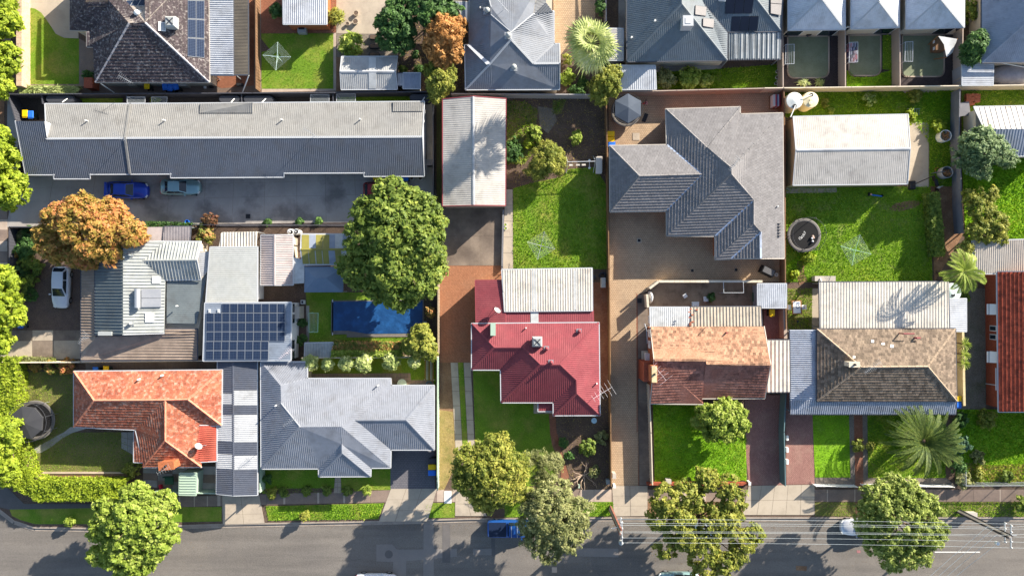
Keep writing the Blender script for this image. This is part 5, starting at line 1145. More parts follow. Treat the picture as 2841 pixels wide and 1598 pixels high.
# ---------------------------------------------------------------- fences and walls
def fence(name, label, px, h, m, bay=2.4, kind='panel', cat='fence', th=.05, group=None, postm=None, z0=.0):
    w = [P(p, h) for p in px]; c = sum(w, Vector()) / len(w)
    t = thing(name, label, cat, (c.x, c.y, 0), group)
    for a, b in zip(w, w[1:]):
        L = (b - a); n = max(1, round(L.length / bay)); X = L.normalized(); Y = Vector((-X.y, X.x, 0)); Z = Vector((0, 0, 1)); bl = L.length / n
        for i in range(n):
            cc = a.lerp(b, (i + .5) / n)
            if kind == 'panel':
                q = MB(); q.box((cc.x, cc.y, h / 2 + z0), (bl - .06, th, h - .06), ax=(X, Y, Z)); 
                k = max(2, int(bl / .3))
                for j in range(k): q.box(cc + X * (bl * ((j + .5) / k - .5)) + Vector((0, 0, -h / 2 + z0)), (.12, th + .05, h - .1), ax=(X, Y, Z))
                q.box((cc.x, cc.y, h - .03), (bl - .06, th + .05, .05), ax=(X, Y, Z)); q.build('panel', m, t)
            elif kind == 'wall':
                nb = max(1, int(bl / .45)); 
                q = MB().box((cc.x, cc.y, h / 2 - .05), (bl - .01, th, h - .1), ax=(X, Y, Z)).build('wall_section', m, t)
                cp = MB()
                for j in range(nb): cp.box(cc + X * (bl * ((j + .5) / nb - .5)) + Vector((0, 0, -.05)), (bl / nb - .015, th + .04, .1), ax=(X, Y, Z))
                cp.build('coping', m, q)
            elif kind == 'mesh':
                q = MB(); q.box(cc + Vector((0, 0, -.03)), (bl, .05, .05), ax=(X, Y, Z)); q.box((cc.x, cc.y, .1), (bl, .04, .04), ax=(X, Y, Z))
                k = int(bl / .11)
                for j in range(k): q.box((cc.x + X.x * bl * ((j + .5) / k - .5), cc.y + X.y * bl * ((j + .5) / k - .5), h / 2), (.018, .018, h), ax=(X, Y, Z))
                q.build('mesh_panel', m, t)
            elif kind == 'picket':
                q = MB(); q.box(cc + Vector((0, 0, -.2)), (bl, .04, .07), ax=(X, Y, Z)); q.box((cc.x, cc.y, .2), (bl, .04, .07), ax=(X, Y, Z)); q.build('rail', m, t)
                k = int(bl / .13)
                for j in range(k): MB().box((cc.x + X.x * bl * ((j + .5) / k - .5), cc.y + X.y * bl * ((j + .5) / k - .5), h / 2 + .02), (.08, .03, h - .04), ax=(X, Y, Z)).build('picket', m, t)
        if kind != 'wall':
            for i in range(n + 1): MB().box((a.lerp(b, i / n).x, a.lerp(b, i / n).y, h / 2), (.07, .07, h + .02), ax=(X, Y, Z)).build('post', postm or m, t)
    return t
fence('boundary_fence', 'charcoal steel fence along the back of the long unit block', A0('75,936') + B0('0,925 1765,912'), 1.9, m_fdark)
fence('boundary_fence', 'pale grey steel fence with lattice top below the blue-grey hip house', B0('1975,932') + C0('870,940'), 1.8, mat('pale_grey_fence', 'a7a2a2', rough=.6))
fence('boundary_fence', 'tan steel fence behind the trampoline with the closed tent', C0('1062,915 2576,878') , 1.9, m_ftan)
fence('boundary_fence', 'long beige steel fence below the three white courtyard houses', D0('8,876 195,874 2900,842'), 1.9, m_fcream)
fence('courtyard_fence', 'tan steel fence between the teal-grey house and first courtyard', D0('183,-150 190,870'), 1.8, m_ftan)
fence('courtyard_fence', 'tan steel fence between the first and second courtyards', D0('806,-50 808,862'), 1.8, m_ftan)
fence('courtyard_fence', 'tan steel fence between the second and third courtyards', D0('1346,-50 1352,855'), 1.8, m_ftan)
fence('courtyard_fence', 'tan steel fence beside the cubby house courtyard and dark tree', D0('1975,280 1970,848'), 1.8, m_ftan)
fence('side_wall', 'dark fence at the end of the unit block beside the side street trees', A0('78,938 152,1195 185,1431') + A1('180,300'), 1.8, m_fdark)
fence('unit_yard_fence', 'short dark divider fence beside the long rolled awning', A0('412,940 420,1030'), 1.7, m_fdark); fence('unit_yard_fence', 'short dark divider fence beside the slatted unit pergola', A0('1253,935 1256,1030'), 1.7, m_fdark)
fence('unit_yard_fence', 'short dark divider fence between two rolled awnings', A0('2395,932 2398,1025'), 1.7, m_fdark); fence('unit_yard_fence', 'short dark divider fence between two slatted unit frames', B0('800,922 802,1018'), 1.7, m_fdark)
fence('side_fence', 'dark steel fence between the unit block and big cream shed', B0('1792,1030') + B1('1800,650'), 1.8, m_fdark)
fence('driveway_fence', 'dark railing fence along the lower side of the unit driveway', B1('-600,800 940,800'), 1.7, m_fdark, kind='mesh')
fence('drive_fence', 'dark fence beside the autumn tree at the end of the unit driveway', A1('90,822 400,822'), 1.7, m_fdark)
fence('street_fence', 'dark steel fence along the side street beside the planted bed', A1('88,830 92,1260 100,1431') , 1.7, m_fdark)
fence('drive_wall_fence', 'tan brush fence between the pool yard and herringbone driveway', B1('1842,900') + B2('1842,0 1842,660'), 1.8, mat('brush_fence', '9a8c78', '85775f', sc=5, rough=.95, fine=.3, fsc=12))
fence('side_boundary_fence', 'cream and green steel fence beside the dry grass strip', B2('1838,690') + B3('1836,580'), 1.8, m_fgreen)
fence('pool_boundary_fence', 'white-capped steel fence between the pool garden and grey hip house', B2('490,690 1838,684'), 1.8, m_fcream)
fence('cross_boundary_fence', 'pale fence between the concrete drive and orange tile house', A2('-20,738 800,733 2150,718'), 1.6, m_fcream)
fence('carport_side_fence', 'green steel fence between the striped carport and grey hip house', B3('70,200 75,600'), 1.7, m_fgreen); fence('front_steel_fence', 'pale green steel fence behind the green shed along the footpath', A3('1530,600 2160,612'), 1.6, m_fgreen)
fence('timber_fence', 'tan timber fence between the red house and long paved drive', C0('1012,1040') + C1('1030,650 1036,1240') + C2('1042,0 1050,700 1055,1431') + C3('1060,540'), 1.6, mat('honey_timber_fence', '86684a', '775a40', rough=.9), bay=2.2)
fence('shared_fence', 'white-topped fence between the concrete strip and gable house lawn', C2('1436,960 1455,1431') + C3('1470,525'), 1.5, m_fcream)
fence('yard_wall', 'low rendered wall around the gable house back yard', C1('1440,1431 1532,1362 2560,1362') , 1.6, m_wcream, kind='wall', th=.2)
fence('yard_wall', 'low rendered wall beside the long drive by the gable house', C2('1415,60 1425,190'), 1.6, m_wcream, kind='wall', th=.2)
fence('brown_fence', 'brown timber fence between the slate tile house and cream garage', D0('198,890') + D1('208,0 212,1360') + D2('222,400'), 1.7, m_fbrown)
fence('green_steel_fence', 'dark green steel fence dividing the two pink block driveways', D2('218,1048') + D3('200,0 213,535'), 1.7, m_fteal)
fence('weathered_fence', 'sagging grey timber fence beside the rusty shed and grey-green tree', D0('1945,885 1935,1431') + D1('1955,280 1960,600 1980,880'), 1.7, m_fgrey, bay=1.8)
fence('white_picket_fence', 'low white picket fence left of the brick garden path', D3('520,540 930,548'), 1.1, m_frame, kind='picket')
fence('white_picket_fence', 'low white picket fence right of the brick garden path', D3('1000,540 1330,540 1890,548'), 1.1, m_frame, kind='picket')
fence('mesh_fence', 'galvanised mesh fence in front of the rough bright lawn', D3('2008,535 2900,530'), 1.5, m_fgal, kind='mesh'); fence('mesh_side_fence', 'short galvanised mesh fence at the corner of the rough lawn', D3('2005,400 2008,530'), 1.5, m_fgal, kind='mesh')
fence('brick_front_wall', 'low red brick wall in front of the gable house lawn', C3('1415,515 1900,518 2430,518'), .6, m_wbrick, kind='wall', th=.24, cat='wall')
fence('pale_brick_wall', 'wide pale brick garden wall beside the curved lawn', A0('188,-200 188,855'), 1.5, m_brickpale, kind='wall', th=.55, cat='wall'); 
fence('timber_side_fence', 'brown timber fence beside the square lawn with the clothes hoist', A0('2535,-100 2540,880'), 1.4, m_fbrown)
fence('garden_fence', 'grey fence between the paved yard and teal-grey house', C0('1006,-100 1010,210'), 1.7, m_fgrey)
fence('cream_side_wall', 'cream wall beside the three spiky cordylines', D2('1975,430 1990,1165'), 1.3, m_wsheet, kind='wall', th=.2, cat='wall')
fence('drive_pillar_wall', 'tan brick wall between the carport paving and small back lawn', D2('205,190 215,500'), 1.5, m_ftan, kind='wall', th=.3, cat='wall')
fence('shed_path_fence', 'dark fence at the end of the unit block side path', B1('1730,205 1795,205'), 1.6, m_fdark)
fence('retaining_wall', 'low concrete retaining wall beside the long concrete back path', B1('2492,650 2480,1240'), .5, m_fgrey, kind='wall', th=.15, cat='wall')

# ---------------------------------------------------------------- vegetation
def rnd_dirs(n, zmin=-.4):
    v = np.random.normal(0, 1, (n * 4 + 40, 3)); v /= np.linalg.norm(v, axis=1)[:, None]; v = v[v[:, 2] > zmin]
    return v[:n]
def leaf_quads(c, nrm, ln, wd):
    n = len(c); t = np.random.normal(0, 1, (n, 3)); t -= nrm * (t * nrm).sum(1)[:, None]; t /= np.linalg.norm(t, axis=1)[:, None] + 1e-9
    b = np.cross(nrm, t); sz = np.clip(np.random.lognormal(-.05, .38, n), .4, 2)[:, None]; l = ln * sz; w = wd * sz * np.random.uniform(.7, 1.2, n)[:, None]
    v = np.empty((n, 4, 3)); v[:, 0] = c - t * l; v[:, 1] = c + b * w; v[:, 2] = c + t * l; v[:, 3] = c - b * w
    return v.reshape(-1, 3)
def foliage(lobes, n, ln, wd, rc=.55, fill=.45, zmin=-.35, per=None):
    """leaves gathered in clumps over the lobes; lobes: (x,y,z,rx,ry,rz)"""
    lob = np.array(lobes); area = lob[:, 3] * lob[:, 4]; pr = area / area.sum(); out = []
    for L, k in zip(lob, (pr * n).astype(int)):
        R_ = L[3:6]; ncl = max(5, int(k / (per or 70))); d = rnd_dirs(ncl, zmin); rad = np.random.uniform(1 - fill, 1.0, ncl) ** .7
        rad *= .86 + .2 * np.sin(d[:, 0] * 5 + L[0]) * np.sin(d[:, 1] * 6 + L[1])
        cc = L[:3] + d * R_ * rad[:, None]
        idx = np.random.randint(0, len(cc), k); e = rnd_dirs(k, -.9)
        e = e[:k] if len(e) >= k else np.resize(e, (k, 3))
        cr = rc * np.random.uniform(.6, 1.4, len(cc)); pos = cc[idx] + e * (cr[idx] * np.random.uniform(.35, 1.05, k))[:, None] * np.array([1, 1, .75])
        nm = e * .6 + d[idx] * .35 + np.array([.12, .1, .45]) + np.random.normal(0, .42, (k, 3)); nm /= np.linalg.norm(nm, axis=1)[:, None]
        out.append(leaf_quads(pos, nm, ln, wd))
    return np.concatenate(out)
def tree(name, label, lobes, lm, n, leaf=(.17, .1), trunk=.2, rc=.6, base=None, cat='tree', group=None, fill=.45, limbs=True, bark=None, zmin=-.35, per=None, droop=0):
    """lobes in pixels: (px,py,z,r[,rz])"""
    L = []
    for l in lobes:
        c = P((l[0], l[1]), l[2]); r = l[3]; rz = l[4] if len(l) > 4 else r * .8; L.append((c.x, c.y, l[2], r, r, rz))
    a = np.array(L); ctr = (a[:, :2] * (a[:, 3:4] ** 2)).sum(0) / (a[:, 3] ** 2).sum()
    b = Vector((ctr[0], ctr[1], 0)) if base is None else P(base)
    t = thing(name, label, cat, b, group)
    zt = a[:, 2].mean(); mb = MB(); top = Vector((ctr[0], ctr[1], zt * .62))
    mb.tube(b - Vector((0, 0, .1)), b.lerp(top, .5) + Vector((.08, -.05, 0)), trunk, trunk * .8, 8).tube(b.lerp(top, .5) + Vector((.08, -.05, 0)), top, trunk * .8, trunk * .55, 8)
    tr = mb.build('trunk', bark or m_bark, t)
    if limbs:
        for l in L:
            m_ = MB(); e = Vector(l[:3]); mid = top.lerp(e, .55) + Vector((random.uniform(-.2, .2), random.uniform(-.2, .2), -.2)); m_.tube(top, mid, trunk * .5, trunk * .32, 6); m_.tube(mid, e, trunk * .32, trunk * .16, 5)
            for k in range(4):
                d = Vector(rnd_dirs(1, .0)[0]); m_.tube(mid.lerp(e, .3 + .2 * k), e + d * l[3] * .85, trunk * .14, .02, 4)
            m_.build('limb', bark or m_bark, tr)
    v = foliage(L, int(n * 1.6), leaf[0] * .9, leaf[1] * .9, rc * .78, fill, zmin, per or 40)
    v[:, 2] = np.maximum(v[:, 2], .05)
    quick('crown', v, 4, lm, t); return t
def shrub(name, label, px, r, h, lm, n=700, leaf=(.12, .07), cat='shrub', rc=.22, group=None, ry=None, stem=.04):
    c = P(px, h * .55); t = thing(name, label, cat, (c.x, c.y, 0), group)
    MB().tube((c.x, c.y, -.05), (c.x, c.y, h * .7), stem, stem * .5, 5).build('stem', m_bark, t)
    v = foliage([(c.x, c.y, h * .5, r, ry or r, h * .5)], n, leaf[0], leaf[1], rc, .55, -.5, 30); v[:, 2] = np.maximum(v[:, 2], .03); quick('foliage', v, 4, lm, t); return t
def hedge(name, label, px, h, w, lm, n, leaf=(.1, .06), cat='hedge', top=1.0):
    """clipped hedge along pixel polyline of its top centre line; w metres wide"""
    ws = [P(p, h) for p in px]; c = sum(ws, Vector()) / len(ws); t = thing(name, label, cat, (c.x, c.y, 0)); out = []
    tot = sum((b - a).length for a, b in zip(ws, ws[1:])); core = MB()
    for a, b in zip(ws, ws[1:]):
        L = (b - a); X = np.array(L.normalized()); Y = np.array([-X[1], X[0], 0]); k = int(n * L.length / tot)
        core.box(((a.x + b.x) / 2, (a.y + b.y) / 2, (h - .25) / 2), (L.length, w - .4, h - .25), math.atan2(L.y, L.x))
        u = np.random.uniform(-w * .35, L.length + w * .35, k); s = np.random.uniform(-.5, .5, k) * w; z = h + np.random.normal(0, .07, k); side = np.random.rand(k) < .45
        sg = np.sign(s); s = np.where(side, sg * w * .5 + np.random.normal(0, .06, k), s); z = np.where(side, np.random.uniform(.05, h, k), z)
        bumps = .12 * np.sin(u * 2.1 + a.x) * np.sin(s * 3 + u); pos = np.array([a.x, a.y, 0]) + X * u[:, None] + Y * s[:, None]; pos[:, 2] = z + np.where(side, 0, bumps)
        nm = np.where(side[:, None], Y * sg[:, None], np.array([0, 0, 1.])) + np.random.normal(0, .5, (k, 3)); nm /= np.linalg.norm(nm, axis=1)[:, None]; out.append(leaf_quads(pos, nm, leaf[0], leaf[1]))
    core.build('inner_branches', m_bark, t); quick('foliage', np.concatenate(out), 4, lm, t); return t
TM = 8000
# big trees
tree('autumn_tree', 'broad autumn tree with orange and gold leaves beside the unit driveway', [(246, 632, 5, 3.3, 2.0), (165, 612, 4.2, 2.0), (150, 685, 3.8, 1.7), (225, 582, 4.4, 1.8), (310, 592, 4.4, 1.7), (345, 638, 4.4, 1.9), (295, 685, 4, 1.9), (215, 705, 3.6, 1.5), (245, 722, 3.2, 1.0), (128, 655, 4, 1.4), (382, 652, 4, 1.0), (200, 608, 5.0, 1.8)], l_autumn, 30000, (.2, .11), .22, .55)
tree('big_shade_tree', 'tall dense green tree overhanging the pool and yellow patio', [(1091, 640, 7, 3.6, 2.2), (1090, 560, 6, 2.5), (1160, 590, 6, 2.4), (1020, 590, 5.8, 2.0), (1010, 660, 6, 2.3), (1170, 680, 6.4, 2.6), (1090, 740, 6.4, 3.0), (1010, 750, 5, 2.3), (1160, 770, 5.6, 2.6), (1110, 820, 5, 1.9), (1180, 640, 6, 2.2), (1050, 800, 4.6, 1.6), (960, 740, 4.6, 1.0), (1200, 740, 5, 1.6), (1070, 520, 5.4, 1.0), (1060, 700, 3.8, 2.5), (1120, 745, 3.6, 2.4), (1060, 620, 4.0, 2.5), (1130, 620, 4.2, 2.4)], l_green, 50000, (.2, .11), .3, .6)  # the last low lobes are unseen, added to shade the pool yard
tree('street_tree', 'round bright green street tree on the corner verge', [(366, 1450, 5.4, 3.0, 2.0), (290, 1470, 4.6, 1.8), (430, 1450, 4.8, 2.2), (460, 1395, 4.6, 1.5), (380, 1385, 5.0, 2.0), (430, 1510, 4.8, 1.8), (340, 1530, 4.8, 2.2), (275, 1540, 4.4, 1.3), (390, 1560, 4.6, 1.8), (300, 1420, 4.8, 1.6), (470, 1480, 4.4, 1.3), (360, 1590, 4.2, 1.6)], l_bright, 34000, (.15, .1), .2, .42, base=(330, 1430))
tree('street_tree', 'dense yellow-green street tree beside the dry grass strip', [(1360, 1310, 6.2, 2.92, 2), (1310, 1330, 5.6, 2.16), (1300, 1285, 5.6, 1.94), (1380, 1250, 5.6, 2.05), (1420, 1300, 5.6, 2.05), (1380, 1356, 5.8, 2.0229999999999997), (1345, 1386, 5.4, 1.649), (1430, 1356, 5.4, 1.649), (1350, 1265, 5.8, 1.73)], l_yel, 26000, (.15, .07), .2, .5)
tree('street_tree', 'rounded grey-olive street tree overhanging the parked blue ute', [(1530, 1430, 5.8, 3.13, 2.1), (1480, 1440, 5.0, 1.94), (1540, 1375, 5.2, 2.05), (1590, 1420, 5.2, 2.05), (1500, 1490, 5.2, 2.05), (1565, 1485, 5.2, 2.05), (1600, 1460, 4.8, 1.62), (1525, 1530, 4.8, 1.4), (1490, 1395, 5.0, 1.62)], l_olive, 28000, (.13, .06), .2, .45, base=(1500, 1422))
tree('feathery_tree', 'small pale feathery tree beside the red brick garden path', [(1520, 1300, 2.6, 1.5, 1.1), (1500, 1270, 2.4, 1.0), (1540, 1280, 2.4, 1.1), (1500, 1330, 2.4, 1.1), (1460, 1275, 2.6, .9)], l_olive, 7000, (.16, .025), .08, .4)
tree('street_tree', 'open sparse green street tree overhanging the power lines', [(1850, 1385, 5.2, 1.89), (1830, 1430, 5.0, 1.65), (1910, 1370, 5.0, 1.65), (1960, 1330, 5.0, 1.53), (2010, 1345, 5.0, 1.53), (2035, 1390, 5.0, 1.53), (2010, 1450, 5.2, 1.65), (1890, 1440, 5.4, 1.77), (1900, 1490, 5.2, 1.53), (1850, 1520, 4.8, 1.3), (1950, 1530, 5.2, 2.01), (2010, 1560, 5.0, 1.53), (2060, 1500, 4.8, 1.42), (2095, 1480, 4.6, 1.18), (1960, 1580, 4.6, 1.53), (2040, 1540, 4.8, 1.3), (1975, 1470, 5.4, 1.42), (1925, 1395, 4.8, 1.2), (1985, 1415, 4.8, 1.2), (2030, 1430, 4.8, 1.2), (1865, 1475, 4.8, 1.2)], l_yel, 24000, (.15, .09), .2, .42, base=(1925, 1408))
tree('street_tree', 'large round olive green street tree above the half hidden white car', [(2490, 1440, 6.0, 3.36, 2.1), (2440, 1385, 5.2, 2.24), (2510, 1370, 5.2, 2.24), (2560, 1410, 5.2, 2.13), (2420, 1450, 5.2, 2.13), (2570, 1470, 5.2, 2.24), (2440, 1500, 5.2, 2.02), (2510, 1530, 5.0, 2.13), (2555, 1530, 4.8, 1.57), (2480, 1550, 4.8, 1.57), (2590, 1490, 4.8, 1.34), (2480, 1345, 4.8, 1.46)], leafmat('olive_green_leaf', [(0, '3f4a22'), (1, 'a8a868'), (.35, '62702f'), (.7, '84904a')]), 32000, (.14, .08), .22, .42, base=(2450, 1408))
tree('lawn_tree', 'bushy bright green tree on the gable house front lawn', [(2000, 1160, 3, 2.1, 1.4), (1960, 1150, 2.6, 1.4), (2040, 1150, 2.6, 1.4), (2020, 1195, 2.5, 1.4), (1975, 1195, 2.5, 1.2), (2010, 1130, 2.8, 1.2), (2055, 1180, 2.2, 1.0), (1935, 1170, 2.2, .8)], l_bright, 14000, (.14, .08), .12, .38)
# top centre garden
tree('citrus_tree', 'glossy dark green citrus tree beside the three oval planters', [(1095, 65, 3.6, 1.9, 1.6), (1080, 110, 3, 1.5), (1120, 120, 2.8, 1.2), (1100, 30, 3.2, 1.5), (1065, 60, 3, 1.0), (1130, 80, 3, 1.1)], l_dark, 9000, (.19, .09), .1, .4)
tree('citrus_tree', 'spreading dark green citrus tree beside the blue-grey house patio', [(1190, 30, 3.6, 2.1, 1.5), (1240, 30, 3.4, 1.6), (1160, 10, 3.4, 1.6), (1210, 5, 3.4, 1.8)], l_dark, 9000, (.19, .09), .1, .4)
tree('brown_leaf_tree', 'upright tree of brown autumn leaves beside the blue-grey house', [(1235, 90, 4, 1.9, 1.7), (1210, 130, 3.6, 1.5), (1255, 140, 3.4, 1.3), (1260, 75, 3.6, 1.3), (1235, 165, 3, 1.1), (1220, 75, 3.8, 1.2)], l_brown, 11000, (.17, .06), .1, .4)
tree('lime_tree', 'light green leafy tree overhanging the dark unit fence', [(1225, 225, 2.8, 1.6, 1.3), (1240, 205, 2.6, 1.1), (1215, 245, 2.6, 1.2), (1212, 270, 2.4, .8), (1205, 195, 2.4, 1.0)], l_yel, 7000, (.17, .06), .09, .38)
shrub('banana_shrub', 'lush bright green shrub left of the three oval planters', (976, 125), 1.35, 1.8, l_bright, 1600, (.26, .08), rc=.4)
shrub('bamboo_shrub', 'feathery green shrub beside the orange sleepout corner', (930, 47), .95, 1.7, l_yel, 1300, (.22, .04), rc=.35); shrub('vine_shrub', 'dark green shrub against the sleepout on the brick paving', (768, 30), .75, 1.8, l_dark, 900, (.16, .1))
shrub('garden_shrub', 'small dark shrub on bare soil below the brown tree', (1152, 155), .5, .8, l_dark, 400); shrub('garden_shrub', 'rounded green shrub behind the tiny pale shed', (1118, 190), .5, .8, l_green, 400); shrub('strappy_plant', 'strappy dark plant beside the tiny pale shed', (1162, 190), .4, .7, l_dark, 300, (.3, .03))
tree('pepper_tree', 'olive tree with pinkish tips overhanging the tan fence corner', [(1685, 225, 3, 1.3, 1.1), (1660, 250, 2.6, 1.2), (1700, 250, 2.6, 1.0), (1670, 275, 2.4, .8), (1705, 205, 2.6, .9)], l_yel, 6500, (.13, .06), .08, .35)
shrub('cactus_bed', 'fleshy green cactus clump below the fan palm', (1575, 215), .8, 1.1, l_bright, 300, (.24, .16), rc=.4); shrub('grey_shrub', 'grey-green spreading shrub along the lattice fence', (1600, 250), 1.2, .8, l_dark, 1200, (.12, .04), ry=.55)
shrub('flowering_shrub', 'yellow-green shrub with pale flowers beside the fan palm', (1572, 165), .6, 1.2, l_yel, 700, (.13, .05)); shrub('dark_succulent', 'dark rosette plant beside the fan palm base', (1617, 225), .5, .5, l_dark, 300, (.25, .08))
shrub('round_bush', 'round clipped olive bush right of the plain white shed', (1850, 215), 1.2, 1.5, l_olive, 2200, (.09, .06), rc=.3); shrub('leafy_bush', 'leafy bright green bush between the round bush and rough lawn', (1915, 215), 1.25, 1.7, l_bright, 2000, (.16, .09), rc=.35); shrub('leafy_bush', 'smaller leafy green bush at the edge of the rough lawn', (1958, 225), .85, 1.2, l_bright, 1000, (.15, .08)); shrub('tall_side_shrub', 'tall dark shrub between the paved yard and grey fence', (1667, 18), .6, 2.2, l_dark, 900, ry=.9)
# top right
tree('loquat_tree', 'dark leafy tree beside the cubby house courtyard fence', [(2700, 130, 3, 1.4, 1.2), (2715, 110, 2.8, 1.0), (2690, 155, 2.6, 1.0)], l_dark, 5000, (.2, .08), .1, .4); shrub('tall_shrub', 'narrow green shrub beside the blue-grey hip roof', (2693, 30), .75, 2.2, l_green, 1300, (.14, .07), ry=1.3)
tree('grey_green_tree', 'spreading grey-green tree overhanging the rusty shed', [(2715, 420, 4, 2.0, 1.5), (2680, 430, 3.4, 1.5), (2760, 420, 3.6, 1.6), (2730, 380, 3.6, 1.3), (2720, 465, 3.4, 1.4), (2790, 440, 3.2, 1.1), (2690, 390, 3.4, 1.1)], leafmat('grey_green_leaf', [(0, '33442c'), (1, '93a07c'), (.35, '52653f'), (.7, '6c7f58')]), 15000, (.15, .07), .14, .42)
tree('fruit_tree', 'thin yellow-green fruit tree over the weathered fence', [(2720, 580, 2.8, 1.5, 1.1), (2760, 620, 2.6, 1.5), (2710, 640, 2.6, 1.3), (2740, 540, 2.4, 1.1), (2690, 545, 2.2, .8), (2770, 660, 2.2, 1.0), (2680, 690, 2.2, 1.0), (2740, 650, 2.4, 1.2)], l_yel, 9000, (.15, .07), .1, .4)
hedge('vine_row', 'row of tall leafy plants along the edge of the trampoline lawn', [(2590, 545), (2598, 620), (2605, 700)], 1.2, 1.1, l_green, 6500, (.15, .09), cat='plant row')
shrub('rose_bush', 'white flowering shrub against the beige boundary fence', (2415, 275), .7, 1.0, leafmat('white_flower_leaf', [(0, '3f5c22'), (1, 'e4e4d0'), (.5, '6c8434'), (.8, 'a8b47a')]), 700); shrub('rose_bush', 'sprawling pink-tipped shrub below the timber offcuts', (2540, 265), .8, .9, l_yel, 800); shrub('small_rose', 'small yellow-tipped shrub beside the two water tanks', (2293, 285), .4, .7, l_yel, 300)
shrub('weed_clump', 'small pale weed clump above the cream garage roof', (2306, 308), .35, .4, l_bright, 200); shrub('lemon_bush', 'bright green bush at the corner of the cream garage', (2525, 325), .8, .9, l_lime, 900); shrub('lemon_bush', 'bright green bush beside the first log bin', (2605, 350), .9, 1.0, l_lime, 1000)
shrub('agave', 'pale green agave lying in the first courtyard bed', (2226, 232), .45, .4, l_palm, 120, (.35, .06)); shrub('agave', 'slim pale agave right of its twin in the first courtyard', (2276, 228), .4, .4, l_palm, 100, (.35, .05))
# left edge street trees
for x, y, r, lab in ((8, 10, 1.6, 'leafy lime street tree beside the pale brick wall top'), (12, 60, 1.9, 'leafy lime street tree with branches over the pale brick wall'), (5, 165, 2.2, 'large lime street tree opposite the corner of the curved lawn'), (-5, 235, 1.7, 'lime street tree beside the end of the pale brick wall'), (-10, 385, 1.6, 'lime street tree beside the low end of the unit block'), (10, 440, 2.0, 'lime street tree shading the end of the unit block'), (25, 530, 2.3, 'lime street tree at the mouth of the unit driveway'), (5, 790, 2.2, 'lime street tree beside the dark planted bed'), (20, 870, 2.2, 'lime street tree beside the wheelie bin at the concrete drive'), (-5, 950, 1.6, 'lime street tree between the concrete drive and clipped hedge')):
    tree('street_tree', lab, [(x, y, 3.6, r, r * .8), (x - 14, y + 12, 3.2, r * .7), (x + 14, y - 8, 3, r * .6), (x - 30, y - 6, 3.4, r * .7)], l_lime, 5500, (.17, .1), .14, .45, group='street trees along the side street', base=(x - 22, y))
hedge('clipped_hedge', 'tall clipped lime green hedge wrapping the street corner', [(18, 1010), (20, 1200), (60, 1335), (110, 1362), (330, 1362)], 1.9, 2.1, l_lime, 26000, (.11, .065))
tree('corner_tree', 'leafy lime tree rising from the clipped hedge beside the tented trampoline', [(18, 1195, 3.4, 1.5, 1.3), (35, 1225, 3, 1.2), (10, 1290, 3, 1.5), (25, 1320, 2.8, 1.2), (5, 1240, 3.2, 1.5)], l_lime, 8000, (.16, .09), .12, .42)
